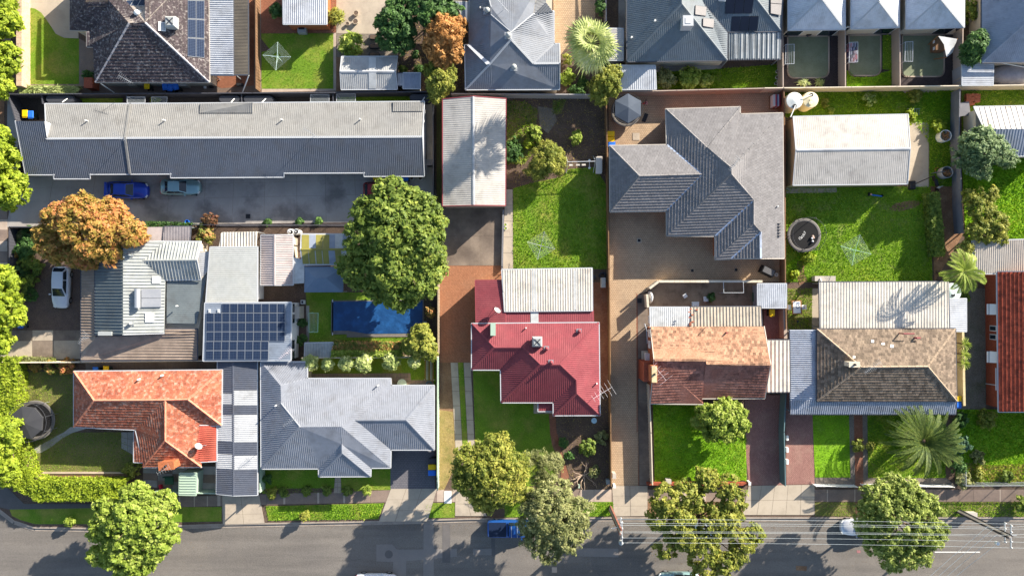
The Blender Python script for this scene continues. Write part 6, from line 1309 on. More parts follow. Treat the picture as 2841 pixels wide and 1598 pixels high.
# other shrubs
for a in ((150, 880, 1.0, 1.2, l_flower, 'yellow autumn shrub beside the orange house side path', 'autumn_shrub', A2.p(520, 775)), (0, 0, .6, 1.0, l_autumn, 'sparse golden shrub against the cross boundary fence', 'autumn_shrub', A2.p(340, 770)), (0, 0, 1.0, 1.3, l_autumn, 'golden shrub at the corner of the orange tile house', 'autumn_shrub', A2.p(660, 770)), (0, 0, .95, 1.2, l_yel, 'round olive bush beside the orange house patio', 'round_bush', A3.p(1310, 365)), (0, 0, .6, 1.1, l_bright, 'young bright green tree on the corner verge', 'young_tree', A3.p(690, 895)),
          (0, 0, .55, 1.5, l_yel, 'sparse young tree on the verge in front of the grey hip house', 'young_tree', B3.p(515, 830)), (0, 0, .55, .8, l_bright, 'spiky bright shrub beside the charcoal driveway lawn', 'spiky_shrub', B3.p(1135, 575)), (0, 0, .7, .7, l_yel, 'strappy shrub at the corner of the front bed', 'strappy_shrub', B3.p(190, 610)), (0, 0, .6, .6, l_green, 'strappy shrub in the front bed left of the front path', 'strappy_shrub', B3.p(535, 585)), (0, 0, .55, .5, l_green, 'strappy shrub in the front bed touching the front path', 'strappy_shrub', B3.p(740, 580)), (0, 0, .55, .5, l_green, 'strappy shrub right of the grey house front path', 'strappy_shrub', B3.p(945, 580)), (0, 0, .5, .6, l_green, 'strappy shrub second along the grey house front bed', 'strappy_shrub', B3.p(310, 595)), (0, 0, .5, 1.2, l_dark, 'dark creeper against the green carport fence', 'creeper', B3.p(140, 470)),
          (0, 0, 1.0, 1.2, l_green, 'fine-leaved green shrub beside the dead twisted shrub', 'fine_shrub', C3.p(825, 150)), (0, 0, .55, 1.0, l_dark, 'dark leafy shrub beside the red brick path', 'leafy_shrub', C3.p(590, 110)), (0, 0, .5, .9, l_dark, 'dark leafy shrub lower along the red brick path', 'leafy_shrub', C3.p(640, 230)), (0, 0, .7, .9, l_olive, 'grey-olive shrub beside the dead twisted branches', 'olive_shrub', C3.p(890, 400)), (0, 0, .8, .9, l_olive, 'dull olive shrub against the honey timber fence', 'olive_shrub', C3.p(970, 60)),
          (0, 0, .85, 1.2, l_bright, 'bright lemon bush on dark soil behind the cream shed', 'lemon_bush', C0.p(715, 1365)), (0, 0, 1.1, 1.3, l_bright, 'leafy lime bush beside the cream shed wall', 'lime_bush', C0.p(290, 1330)), (0, 0, .55, .9, l_lime, 'small lime bush between the leafy bush and wattle', 'lime_bush', C0.p(240, 1420)), (0, 0, 1.5, 1.0, l_dark, 'dark ground-hugging shrub along the cream shed wall', 'dark_shrub', C1.p(60, 60)), (0, 0, .4, .5, l_bright, 'small bright weed beside the cream shed wall', 'weed', C1.p(110, 160)),
          (0, 0, .6, 1.6, l_flower, 'red and green flowering shrub beside the pool', 'flowering_shrub', B2.p(1765, 235)), (0, 0, .5, 1.4, l_flower, 'reddish shrub between the pool and big tree', 'flowering_shrub', B2.p(1780, 70)), (0, 0, 1.1, 2.2, l_flower, 'flowering red and orange bush beside the green gable roof', 'flowering_bush', A1.p(2030, 900)), (0, 0, .9, 2.0, leafmat('dark_red_leaf', [(0, '33281e'), (1, '8a4a3a'), (.5, '54402a')]), 'dark red-leaved shrub at the unit driveway edge', 'red_shrub', A1.p(2080, 760)),
          (0, 0, .5, .9, l_dark, 'spiky dark plant beside the white solar building wall', 'spiky_plant', B2.p(500, 335)), (0, 0, .55, .9, l_dark, 'spiky green plant beside the low curved shed', 'spiky_plant', B2.p(490, 510)), (0, 0, .75, .9, l_yel, 'leafy plant straddling the gravel garden path', 'path_plant', D3.p(925, 140)), (0, 0, .45, .8, l_yel, 'small leafy plant beside the date palm lawn', 'path_plant', D3.p(1050, 140)),
          (0, 0, .5, .7, l_grey if 0 else l_olive, 'silver shrub behind the street fence at the unit driveway', 'silver_shrub', A1.p(210, 900)), (0, 0, .9, 1.0, l_dark, 'grey-green shrub under the autumn tree edge', 'grey_shrub', A1.p(280, 900)), (0, 0, .9, 1.2, l_green, 'green shrub in the dark bed beside the white car', 'bed_shrub', A1.p(250, 1150)), (0, 0, .9, 1.2, l_green, 'dense green shrub beside the curved garden edging', 'bed_shrub', A1.p(300, 1350)), (0, 0, .8, 1.0, l_dark, 'dark shrub at the end of the planted bed', 'bed_shrub', A2.p(300, 60)), (0, 0, .35, 1.0, l_autumn, 'thin orange shrub against the dark street fence', 'thin_shrub', A1.p(175, 1090)),
          (0, 0, .6, .5, l_bright, 'bright leafy climber on the unit yard pergola', 'climber', A0.p(1540, 995)), (0, 0, .4, .4, l_dark, 'small dark bush at the kerb of the unit driveway', 'kerb_bush', B1.p(150, 775)), (0, 0, .4, .4, l_dark, 'second dark bush along the unit driveway kerb', 'kerb_bush', B1.p(475, 770)), (0, 0, .4, .4, l_dark, 'third dark bush along the unit driveway kerb', 'kerb_bush', B1.p(650, 765)), (0, 0, .5, .9, l_dark, 'dark potted shrub beside the tiled house path', 'dark_shrub', A0.p(870, 740)), (0, 0, .5, .6, l_dark, 'dark weeds in the walled back yard', 'yard_weeds', C2.p(2050, 90)),
          (0, 0, .8, 1.4, l_dark, 'dense dark conifer at the corner of the verandah', 'conifer_shrub', D2.p(1960, 1300)), (0, 0, 1.2, 1.8, l_yel, 'bushy yellow-brown shrub beside the red brick house', 'bushy_shrub', D2.p(2220, 1300)), (0, 0, 1.2, 2.2, leafmat('blue_green_leaf', [(0, '23362c'), (1, '6a8468'), (.5, '3f5c46')]), 'drooping blue-green conifer beside the date palm', 'conifer', D3.p(1950, 120)), (0, 0, 1.1, 2.0, MATS['dark_green_leaf'], 'dark drooping conifer beside the picket fence end', 'conifer', D3.p(1930, 330)), (0, 0, .9, 1.2, l_olive, 'olive shrub at the mesh fence corner', 'corner_shrub', D3.p(1990, 480)), (0, 0, .6, .6, l_green, 'leafy weed beside the round white tank', 'tank_weed', D2.p(1985, 80)),
          (0, 0, 1.3, 1.7, l_dark, 'broad dark shrub in the middle of the street-side bed', 'bed_shrub', A1.p(240, 1020)), (0, 0, 1.1, 1.4, l_green, 'leafy shrub beside the white hatchback bonnet bed', 'bed_shrub', A1.p(330, 1230)), (0, 0, 1.0, 1.3, l_dark, 'dark shrub against the street fence near the hatchback', 'bed_shrub', A1.p(190, 1290)), (0, 0, 1.1, 1.3, l_green, 'spreading green shrub at the lower end of the street-side bed', 'bed_shrub', A2.p(190, 20)), (0, 0, .6, .8, l_yel, 'scrubby shrub on the dry corner lawn by the mesh fence', 'scrub', D3.p(2150, 420)), (0, 0, .8, .9, l_olive, 'grey scrubby shrub on the dry corner lawn', 'scrub', D3.p(2130, 250)), (0, 0, .7, .7, l_green, 'green scrubby shrub near the mesh fence rail', 'scrub', D3.p(2420, 440)), (0, 0, .7, 1.0, l_lime, 'lime weeds beside the open trampoline', 'weeds', D1.p(440, 1130)), (0, 0, .5, .7, l_lime, 'lime weeds beside the brown fence and dirt patch', 'weeds', D1.p(300, 1290)),
          (0, 0, 1.0, 1.6, l_green, 'dark shrub beside the mesh fence past the dark power pole', 'edge_shrub', D3.p(2576, 720)), (0, 0, .7, .7, l_dark, 'leafy creeper on the small shed beside the boundary fence', 'creeper', C0.p(1030, 610))):
    shrub(a[6], a[5], a[7], a[2] * (1.0 if 'young' not in a[6] else 1), a[3], a[4], int(900 * a[2] ** 2) + 250, (.14, .055) if 'y_' in a[6] else (.12, .07))
tree('wattle_bush', 'large yellow-green wattle bush on the back lawn behind the cream shed', [(1515, 445, 2.2, 1.9, 1.3), (1495, 470, 1.8, 1.4), (1540, 455, 1.8, 1.4), (1520, 415, 2.0, 1.2), (1545, 430, 1.6, 1.0)], l_yel, 10000, (.14, .04), .1, .38)
tree('pool_tree', 'leafy yellow-green tree at the corner of the pool garden', [(1165, 950, 2.6, 1.6, 1.3), (1140, 960, 2.2, 1.1), (1185, 965, 2.2, 1.1), (1170, 925, 2.4, 1.1), (1195, 980, 2, .8)], l_yel, 7500, (.15, .1), .1, .38)
hedge('flowering_hedge', 'flowering orange and green hedge beside the pool lawn', [(930, 962), (1105, 965)], 1.6, 1.0, l_flower, 5200, (.1, .07)); hedge('trailing_hedge', 'trailing green hedge along the white-capped pool fence', [(925, 982), (1110, 982)], 1.75, .7, l_bright, 4200, (.11, .07))
hedge('strappy_hedge', 'low strappy pale hedge below the curved lawn', [(62, 251), (210, 253)], .6, .9, l_palm, 2600, (.2, .03)); hedge('creeping_hedge', 'creeping silver vine along the unit driveway wall', [(408, 622), (530, 626)], 1.4, .5, l_dark, 1800, (.1, .05)); hedge('silver_border', 'silver leafy border along the top of the cross fence', [(20, 998), (135, 1000)], .9, .5, l_olive, 1500, (.12, .06))
for i, (x, y, r, d) in enumerate(((570, 740, .85, 'standing against the grey hip roof corner'), (748, 755, .6, 'second from the grey hip roof corner'), (930, 745, .85, 'third from the grey hip roof corner'), (1100, 745, .95, 'in the middle of the fence-side row'), (1375, 735, .9, 'second from the slatted bench end'), (1605, 725, .65, 'nearest the striped bench'))):
    p = B2.p(x, y); tree('lollipop_tree', 'small pale-leaved tree along the white-capped fence, ' + d, [(p[0], p[1], 2.2, r, r * .7)], leafmat('pale_sage_leaf', [(0, '4f6630'), (1, 'c8c8a0'), (.4, '7f8c50'), (.75, 'a8ac74')]), int(2600 * r), (.13, .07), .05, .25, group='small trees along the fence', limbs=False, per=25)
# dead twisted shrub
c = P(C3.p(790, 420)); t = thing('dead_shrub', 'bare twisted pale dead shrub in the red house garden bed', 'shrub', c); mb = MB(); pale = mat('pale_dead_wood', 'b5a08c', '9a8674', rough=.9)
random.seed(3)
for k in range(14):
    a = random.uniform(0, 6.28); p = c + Vector((random.uniform(-.3, .3), random.uniform(-.2, .2), 0)); r = .07
    for j in range(4):
        a += random.uniform(-.7, .7); q = p + Vector((math.cos(a) * .38, math.sin(a) * .38, random.uniform(.0, .35))); mb.tube(p, q, r, r * .7, 5); p = q; r *= .7
mb.build('branches', pale, t)
# palms
def frond_fan(c, az, el, L, lm, parent, n=12, spread=2.0):
    """fan palm leaf: stalk and radiating pointed segments"""
    d = Vector((math.cos(az) * math.cos(el), math.sin(az) * math.cos(el), math.sin(el))); mb = MB(); hub = c + d * L * .38; side = Vector((-math.sin(az), math.cos(az), 0)); up = d.cross(side); 
    mb.tube(c, hub, .03, .02, 4)
    for i in range(n):
        a = spread * (i / (n - 1) - .5) * 1.25; e = (d * math.cos(a) + side * math.sin(a)); w = side * math.cos(a) - d * math.sin(a); ln = L * .64 * (1 - .25 * abs(a)) * random.uniform(.8, 1.1); m_ = hub + e * ln * .55; tip = hub + e * ln - Vector((0, 0, ln * .28)) ; ww = .042 * L / 1.6
        mb.add([hub, m_ - w * ww + up * .0, tip, m_ + w * ww, m_ + Vector((0, 0, .03))], [(0, 1, 4), (1, 2, 4), (2, 3, 4), (3, 0, 4)])
    return mb.build('frond', lm, parent)
def frond_feather(c, az, el, L, lm, parent, bend=1.2, leaf=.42, n=20):
    mb = MB(); p = Vector(c); e = el; seg = 9; pts = [p]
    for i in range(seg):
        p = p + Vector((math.cos(az) * math.cos(e), math.sin(az) * math.cos(e), math.sin(e))) * (L / seg); e -= bend / seg; pts.append(p)
    for a, b in zip(pts, pts[1:]): mb.tube(a, b, .03, .025, 4)
    side = Vector((-math.sin(az), math.cos(az), 0))
    for i in range(2, n):
        f = i / n * seg; k = min(seg - 1, int(f)); q = pts[k].lerp(pts[k + 1], f - k); d = (pts[k + 1] - pts[k]).normalized(); l = leaf * math.sin(math.pi * min(1, .15 + .8 * i / n)) + .08
        for s in (-1, 1):
            tip = q + side * (s * l * .7) + d * l * .75 + Vector((0, 0, .16 * l)); w = d * .03; m_ = q.lerp(tip, .5) 
            mb.add([q - w * 1.5, m_ + w * 2.6 + Vector((0, 0, .02)), tip, m_ - w * 2.6], [(0, 1, 2, 3)])
    return mb.build('frond', lm, parent)
random.seed(11)
c = P(C0.p(868, 430), 9.0); t = thing('fan_palm', 'big shaggy fan palm beside the teal-grey house', 'palm', (c.x, c.y, 0)); MB().tube((c.x, c.y, -.1), (c.x, c.y, 8.8), .3, .22, 10).build('trunk', m_bark, t)
for i in range(52):
    el = -.75 + 1.9 * ((i * .7549) % 1); frond_fan(c, i * 2.399, el, 2.9 + random.uniform(-.5, .4), l_palm, t)
c = P(D3.p(1585, 90), 3.0); t = thing('date_palm', 'wide date palm with arching feathery fronds on the front lawn', 'palm', (c.x, c.y, 0)); MB().tube((c.x, c.y, -.1), (c.x, c.y, 2.9), .5, .42, 12).build('trunk', m_bark, t)
for i in range(56):
    u = (i * .7549) % 1; frond_feather(c + Vector((math.cos(i * 2.399), math.sin(i * 2.399), 0)) * .2, i * 2.399, -.15 + 1.35 * u, 4.1 + random.uniform(-.4, .4), l_date, t, 1.1 + .5 * u, .36, 30)
c = P(D1.p(1985, 1260), 5.0); t = thing('cocos_palm', 'small green palm with drooping fronds beside the weathered patio roof', 'palm', (c.x, c.y, 0)); MB().tube((c.x, c.y, -.1), (c.x, c.y, 4.9), .16, .12, 8).build('trunk', m_bark, t)
for i in range(17): frond_feather(c, i * 2.399, .1 + 1.0 * ((i * .7549) % 1), 2.3 + random.uniform(-.3, .3), l_bright, t, 1.5, .55, 20)
for i, (x, y, d) in enumerate(((1992, 552, 'furthest from the yellow bin'), (1985, 655, 'the middle one of three'), (1980, 742, 'nearest the yellow bin'))):
    c = P(D2.p(x, y), 1.7); t = thing('cordyline', 'spiky cordyline beside the cream side wall, ' + d, 'plant', (c.x, c.y, 0), 'cordylines along the cream side wall'); MB().tube((c.x, c.y, -.1), (c.x, c.y, 1.7), .07, .06, 6).build('trunk', m_bark, t); mb = MB()
    for k in range(48):
        az = k * 2.399; el = -.4 + 1.7 * ((k * .7549) % 1); d_ = Vector((math.cos(az) * math.cos(el), math.sin(az) * math.cos(el), math.sin(el))); s = Vector((-math.sin(az), math.cos(az), 0)) * .04; m_ = c + d_ * .45; mb.add([c, m_ - s, c + d_ * .85 - Vector((0, 0, .12)), m_ + s], [(0, 1, 2, 3)])
    mb.build('leaves', l_bright, t)
# ---------------------------------------------------------------- vehicles
def paint(n, c, metal=.3): return mat(n, c, rough=.35, metal=metal, spec=.5, coat=.4)
def car(name, label, px, rz, L, W, pm, kind='sedan', rack=False, spoiler=False):
    loc = P(px, .8); loc.z = -.02 if px[1] < 1440 else -.14
    WLt = Vector((0, 0, 0)); t = thing(name, label, 'ute' if kind == 'ute' else 'car', loc, None, rz); WL[t] = WLt
    # plan outline and deck height along the car
    if kind == 'sedan': dk = [(-.5, .5, .62), (-.49, .7, .82), (-.46, .86, .96), (-.40, .96, 1.0), (-.3, 1, .99), (-.1, 1, .96), (.1, 1, .95), (.22, .99, .95), (.34, .95, .88), (.43, .84, .8), (.475, .67, .7), (.495, .46, .58), (.5, .26, .5)]; gh = (-.37, -.24, .03, .19)
    elif kind == 'hatch': dk = [(-.5, .52, .7), (-.49, .73, .9), (-.45, .92, 1.0), (-.36, .98, 1.0), (-.1, 1, .97), (.1, 1, .96), (.24, .99, .97), (.34, .95, .9), (.43, .84, .82), (.475, .67, .72), (.495, .46, .6), (.5, .26, .5)]; gh = (-.46, -.36, .02, .22)
    else: dk = [(-.5, .8, .98), (-.49, .9, 1.02), (-.4, .97, 1.03), (-.2, 1, 1.02), (0, 1, 1.02), (.2, 1, 1.04), (.32, .97, 1.02), (.42, .9, .95), (.475, .8, .85), (.495, .65, .7), (.5, .5, .6)]; gh = (-.08, -.05, .16, .27)
    zr = 1.44 if kind != 'ute' else 1.72
    mb = MB(); n = len(dk); vs = []
    for x, w, z in dk:
        hw = W / 2 * w; vs += [(x * L, -hw * .96, .24), (x * L, -hw, .52), (x * L, -hw * .985, z * .86), (x * L, -hw * .86, z), (x * L, 0, z + .035), (x * L, hw * .86, z), (x * L, hw * .985, z * .86), (x * L, hw, .52), (x * L, hw * .96, .24)]
    fs = [(i * 9 + j, (i + 1) * 9 + j, (i + 1) * 9 + j + 1, i * 9 + j + 1) for i in range(n - 1) for j in range(8)] + [tuple(range(9)), tuple((n - 1) * 9 + 8 - j for j in range(9))]
    fs += [(i * 9 + 8, (i + 1) * 9 + 8, (i + 1) * 9, i * 9) for i in range(n - 1)]
    mb.add(vs, fs); body = mb.build('body', pm, t, smooth=True)
    xb, xr0, xr1, xf = [q * L for q in gh]; wb = W / 2 * .86; wt = W / 2 * .66; zb = .96 if kind != 'ute' else 1.03
    # cabin shell (pillars + roof), then glass set on it
    def ringp(x, w, z): return [(x, -w, z), (x, w, z)]
    C = [(xb, wb * .94, zb), (xr0, wt * .96, zr - .03), ((xr0 + xr1) / 2, wt, zr), (xr1, wt * .97, zr - .03), (xf, wb * .95, zb)]
    cv = []
    for x, w, z in C: cv += [(x, -w, z), (x, -w * .5, z + .02), (x, w * .5, z + .02), (x, w, z)]
    cv += [(xb, -wb * .94, .7), (xf, -wb * .95, .7), (xb, wb * .94, .7), (xf, wb * .95, .7)]
    cf = [(i * 4 + j, i * 4 + 4 + j, i * 4 + 5 + j, i * 4 + 1 + j) for i in range(4) for j in range(3)]
    cf += [(0, 20, 21, 16, 12, 8, 4), (3, 7, 11, 15, 19, 23, 22)]; cab = MB().add(cv, cf).build('cabin', pm, t)
    def glass(nm, q, off):
        q = [Vector(p) for p in q]; c = sum(q, Vector()) / 4; nn = (q[1] - q[0]).cross(q[3] - q[0]).normalized(); nn = nn if nn.dot(Vector(off)) > 0 else -nn
        q = [c + (p - c) * .88 + nn * .022 for p in q]; q2 = [p - nn * .02 for p in q]; MB().add(q + q2, [(0, 1, 2, 3), (0, 1, 5, 4), (1, 2, 6, 5), (2, 3, 7, 6), (3, 0, 4, 7)]).build(nm, m_glass, cab)
    glass('windscreen', [(xf, -wb * .95, zb), (xf, wb * .95, zb), (xr1, wt * .97, zr - .02), (xr1, -wt * .97, zr - .02)], (1, 0, .6))
    glass('rear_window', [(xb, -wb * .94, zb), (xb, wb * .94, zb), (xr0, wt * .96, zr - .02), (xr0, -wt * .96, zr - .02)], (-1, 0, .6))
    xm = (xr0 + xr1) / 2
    for s in (-1, 1):
        glass('side_window', [(xf * .82, s * wb * .96, zb + .02), (xm, s * wb * .96, zb + .02), (xm, s * wt, zr - .04), (xr1, s * wt * .98, zr - .05)], (0, s, .3)); glass('side_window', [(xm, s * wb * .96, zb + .02), (xb * .9, s * wb * .95, zb + .02), (xr0, s * wt * .98, zr - .05), (xm, s * wt, zr - .04)], (0, s, .3))
        MB().box((xf * .78, s * (W / 2 + .07), 1.0), (.12, .18, .12)).build('mirror', pm, t)
        MB().box((L * .462, s * W * .34, .66), (.14, .3, .12), s * .5).build('headlight', m_whitep, t); MB().box((-L * .478, s * W * .34, .78), (.1, .3, .14), -s * .4).build('taillight', m_redp, t)
        for x in (.31, -.31):
            c = Vector((x * L, s * (W / 2 - .1), .32)); w_ = MB().tube(c - Vector((0, .1, 0)), c + Vector((0, .1, 0)), .31, .31, 18).build('wheel', m_tyre, t); MB().tube(c + Vector((0, s * .08, 0)), c + Vector((0, s * .112, 0)), .2, .2, 12).build('rim', m_rim, w_)
    if spoiler: MB().box((-L * .455, 0, 1.2), (.26, W * .82, .04)).box((-L * .45, -W * .3, 1.1), (.16, .04, .24)).box((-L * .45, W * .3, 1.1), (.16, .04, .24)).build('rear_spoiler', pm, t)
    if kind == 'ute':
        MB().box((-L * .29, 0, 1.06), (L * .36, W * .82, .05)).build('tray_cover', mat('navy_tonneau', '1a2740', rough=.5), t)
        MB().box((-L * .495, 0, .8), (.1, W * .7, .16)).build('tailgate', pm, t)
    if rack:
        for x in (xr0 + .25, xr1 - .2): MB().box((x, 0, zr + .08), (.06, wt * 2.1, .04)).build('roof_rack_bar', m_alu, t)
    return t
car('parked_car', 'bright blue sedan with rear wing on the unit driveway', A1.p(1255, 455), -.03, 4.5, 1.78, paint('bright_blue_paint', '1f45b0'), 'sedan', spoiler=True)
car('parked_car', 'pale teal silver sedan on the unit driveway', A1.p(1785, 425), 0.0, 4.25, 1.7, paint('teal_silver_paint', '8fb0b4', .5), 'sedan')
car('parked_car', 'white hatchback parked on the dark gravel drive', (167, 797), -1.6, 4.5, 1.8, paint('white_car_paint', 'ccd0d8', 0), 'hatch')
car('parked_car', 'red car mostly hidden under the big shade tree', B1.p(1300, 455), 0.0, 4.3, 1.75, paint('red_car_paint', '8a1c1c'), 'hatch')
car('parked_ute', 'blue ute with roof bars parked under the olive street tree', (1419, 1468), .0, 5.1, 1.85, paint('ute_blue_paint', '1c4f96'), 'ute', rack=True)
car('parked_car', 'white car on the road below the pale asphalt patch', (1042, 1617), 0.0, 4.4, 1.8, paint('white_car_paint', 'ccd0d8', 0), 'hatch')
car('parked_car', 'silver car half hidden under the sparse street tree', (1985, 1464), math.pi, 4.3, 1.75, paint('silver_paint', 'b8c4c8', .5), 'hatch')
car('parked_car', 'white car half hidden under the large round olive tree', (2393, 1464), math.pi, 4.4, 1.78, paint('pale_silver_paint', 'c4c8d2', .3), 'sedan')
car('parked_car', 'teal car on the road below the sparse street tree', (1885, 1612), math.pi, 4.4, 1.75, paint('teal_silver_paint', '8fb0b4', .5), 'sedan')

# ---------------------------------------------------------------- bins
def bin_proto(lid, nm):
    t = thing('wheelie_bin', 'x', 'bin', (0, 0, 0))
    MB().taper((0, 0, .06), (.46, .48), (.56, .68), .92).build('body', m_bin, t); l = MB().taper((0, .02, .98), (.6, .76), (.5, .62), .09).build('lid', lid, t)
    MB().box((0, -.39, 1.0), (.5, .05, .05)).build('handle', lid, l)
    for s in (-1, 1): MB().tube((s * .2, -.28, .12), (s * .28, -.28, .12), .12, .12, 12).build('wheel', m_tyre, t)
    return t
protos = {'y': bin_proto(m_ylw, 'yellow'), 'b': bin_proto(m_blu, 'blue'), 'g': bin_proto(m_dgrey, 'grey')}
for k, p, rz, lab in (('y', A0.p(1455, 848), 0, 'yellow-lidded bin under the dark tiled eave'), ('b', A0.p(1635, 858), .1, 'blue-lidded bin in the row of three nearest the yellow one'), ('b', A0.p(1688, 868), -.1, 'smaller blue-lidded bin, middle of the row of three'), ('b', A0.p(1742, 856), .2, 'blue-lidded bin at the white cabinet end of the row'),
          ('y', A0.p(245, 1130), 0, 'yellow-lidded bin in the dark corner yard of the unit block'), ('b', A0.p(302, 1138), 0, 'blue-lidded bin in the dark corner yard of the unit block'), ('y', C0.p(1055, 1330), 1.57, 'yellow-lidded bin beside the tented trampoline yard'), ('y', C0.p(1055, 1388), 1.57, 'yellow-lidded bin between the other yellow bin and blue bin'), ('b', C1.p(1062, 2), 1.57, 'blue-lidded bin against the corner of the slate tile house'),
          ('y', B1.p(1225, 322), 0, 'yellow-lidded bin under the unit block gutter'), ('b', B1.p(1475, 328), 0, 'blue-lidded bin under the unit block gutter, left of its twin'), ('b', B1.p(1522, 326), 0, 'blue-lidded bin under the unit gutter beside the round pots'), ('y', A2.p(1050, 806), 0, 'yellow-lidded bin behind the orange tile house'), ('b', A2.p(945, 815), 0, 'blue-lidded bin tucked behind the orange tile house'),
          ('y', B3.p(1782, 350), 1.57, 'yellow-lidded bin on the charcoal driveway'), ('b', B3.p(1782, 407), 1.57, 'blue-lidded bin on the charcoal driveway'), ('g', B3.p(1785, 290), 1.57, 'dark grey bin on the charcoal driveway'), ('y', D2.p(80, 240), 0, 'yellow-lidded bin on the carport paving'), ('y', D2.p(1936, 1105), 0, 'yellow-lidded bin beside the verandah end'), ('b', D2.p(1934, 1150), 0, 'blue-lidded bin beside the verandah end'), ('b', A2.p(200, 358), 0, 'blue-lidded bin under the side street tree')):
    q = P(p, 1.05); q.z = .02; place(protos[k], q, rz, lab, 'wheelie bins')
for q in protos.values(): drop(q)
# ---------------------------------------------------------------- trampolines
def trampoline(label, px, R_, n=6, tent=None, curved=False, rot=.3, tm=None):
    c = P(px, .8); t = thing('trampoline', label, 'trampoline', (c.x, c.y, 0)); z = .85
    MB().ring((c.x, c.y, z - .02), R_, .04, 36, 6).build('frame', m_metal, t); MB().lathe((c.x, c.y, z), [(0, 0), (R_ * .86, 0), (R_ * .86, .012), (0, .012)], 36).build('mat', mat('black_jump_mat', '131315', rough=.8), t)
    q = MB(); m_ = 36; vs = []
    for r, zz in ((R_ * .85, z + .015), (R_ * .88, z + .045), (R_ * .97, z + .045), (R_ + .06, z + .0)): vs += [(c.x + r * math.cos(2 * math.pi * i / m_), c.y + r * math.sin(2 * math.pi * i / m_), zz) for i in range(m_)]
    q.add(vs, [(j * m_ + i, j * m_ + (i + 1) % m_, (j + 1) * m_ + (i + 1) % m_, (j + 1) * m_ + i) for j in range(3) for i in range(m_)]); q.build('pad', tm or mat('grey_pad', '6c6864', rough=.7), t)
    for i in range(n):
        a = rot + 2 * math.pi * i / n; d = Vector((math.cos(a), math.sin(a), 0)); e = Vector((c.x, c.y, 0)) + d * R_
        MB().tube(e, e + Vector((0, 0, z)), .03).build('leg', m_metal, t)
        if curved: pts = [e + d * (.28 * math.sin(k / 5 * 3.1)) + Vector((0, 0, z + 1.5 * k / 5)) for k in range(6)]; MB().path(pts, .035).build('net_pole', m_dgrey, t)
        else: MB().tube(e + Vector((0, 0, z)), e + Vector((0, 0, 2.3)), .03).build('net_pole', m_dgrey, t)
    MB().ring((c.x, c.y, 2.32 if not curved else z + 1.5), R_ * (1 if not curved else 1.0), .02, 36, 4).build('net_ring', m_dgrey, t)
    nm = MB()
    for i in range(72):
        a = 2 * math.pi * i / 72; nm.tube((c.x + R_ * .97 * math.cos(a), c.y + R_ * .97 * math.sin(a), z), (c.x + R_ * .97 * math.cos(a), c.y + R_ * .97 * math.sin(a), 2.3), .006, n=3)
    nm.build('net', m_dgrey, t)
    if tent:
        k, rt, zt = tent; vs = [(c.x, c.y, zt)] + [(c.x + rt * math.cos(rot + 2 * math.pi * i / k), c.y + rt * math.sin(rot + 2 * math.pi * i / k), 2.36) for i in range(k)] + [(c.x + rt * math.cos(rot + 2 * math.pi * i / k), c.y + rt * math.sin(rot + 2 * math.pi * i / k), 2.1) for i in range(k)]
        MB().add(vs, [(0, 1 + i, 1 + (i + 1) % k) for i in range(k)] + [(1 + i, 1 + k + i, 1 + k + (i + 1) % k, 1 + (i + 1) % k) for i in range(k)]).build('tent', mat('black_tent_cloth', '3d3e42', '38393d', rough=.9) if k > 6 else mat('slate_tent_cloth', '4c5562', '444d5a', rough=.8), t)
    return t, c
trampoline('round trampoline with a black tent beside the clipped hedge', (99, 1165), 2.05, 8, (8, 1.75, 2.75))
trampoline('round trampoline with a slate hexagonal tent beside the bins', C0.p(1203, 1112), 1.55, 6, (6, 1.55, 2.75), rot=.52)
t, c = trampoline('round open trampoline with lettered black mat and curved poles', D1.p(395, 905), 1.75, 6, None, True, rot=.1)
def text(s, loc, size, rz, m, parent, name='lettering', z=0):
    cu = bpy.data.curves.new(name, 'FONT'); cu.body = s; cu.size = size; cu.align_x = 'CENTER'; cu.align_y = 'CENTER'; cu.extrude = .003
    o = bpy.data.objects.new(name, cu); col.objects.link(o); dg = bpy.context.evaluated_depsgraph_get(); me = bpy.data.meshes.new_from_object(o.evaluated_get(dg)); bpy.data.objects.remove(o); bpy.data.curves.remove(cu)
    me.materials.clear(); me.materials.append(m); k = link(bpy.data.objects.new(name, me)); k.parent = parent; r = WL[parent]; k.location = Vector(loc) - r; k.rotation_euler = (0, 0, rz); return k
a_ = math.atan2(70, 45); text('VULY', (c.x - .08, c.y + .02, .867), .36, 1.05, m_whitep, t); MB().ring((c.x - .45, c.y - .33, .868), .13, .02, 20, 4).build('logo', m_whitep, t)
for i, (x, y) in enumerate(((485, 915), (475, 935), (490, 930), (482, 965))): p = P(D1.p(x, y), 1.0); tag(MB().lathe((p.x, p.y, .87), [(0, 0), (.09, .04), (.12, .12), (.09, .2), (0, .24)], 10).build('ball', m_whitep if i % 2 else mat('peach_ball', 'd8b8a8')), 'small ball lying on the open trampoline mat', 'ball', 'balls on the trampoline')
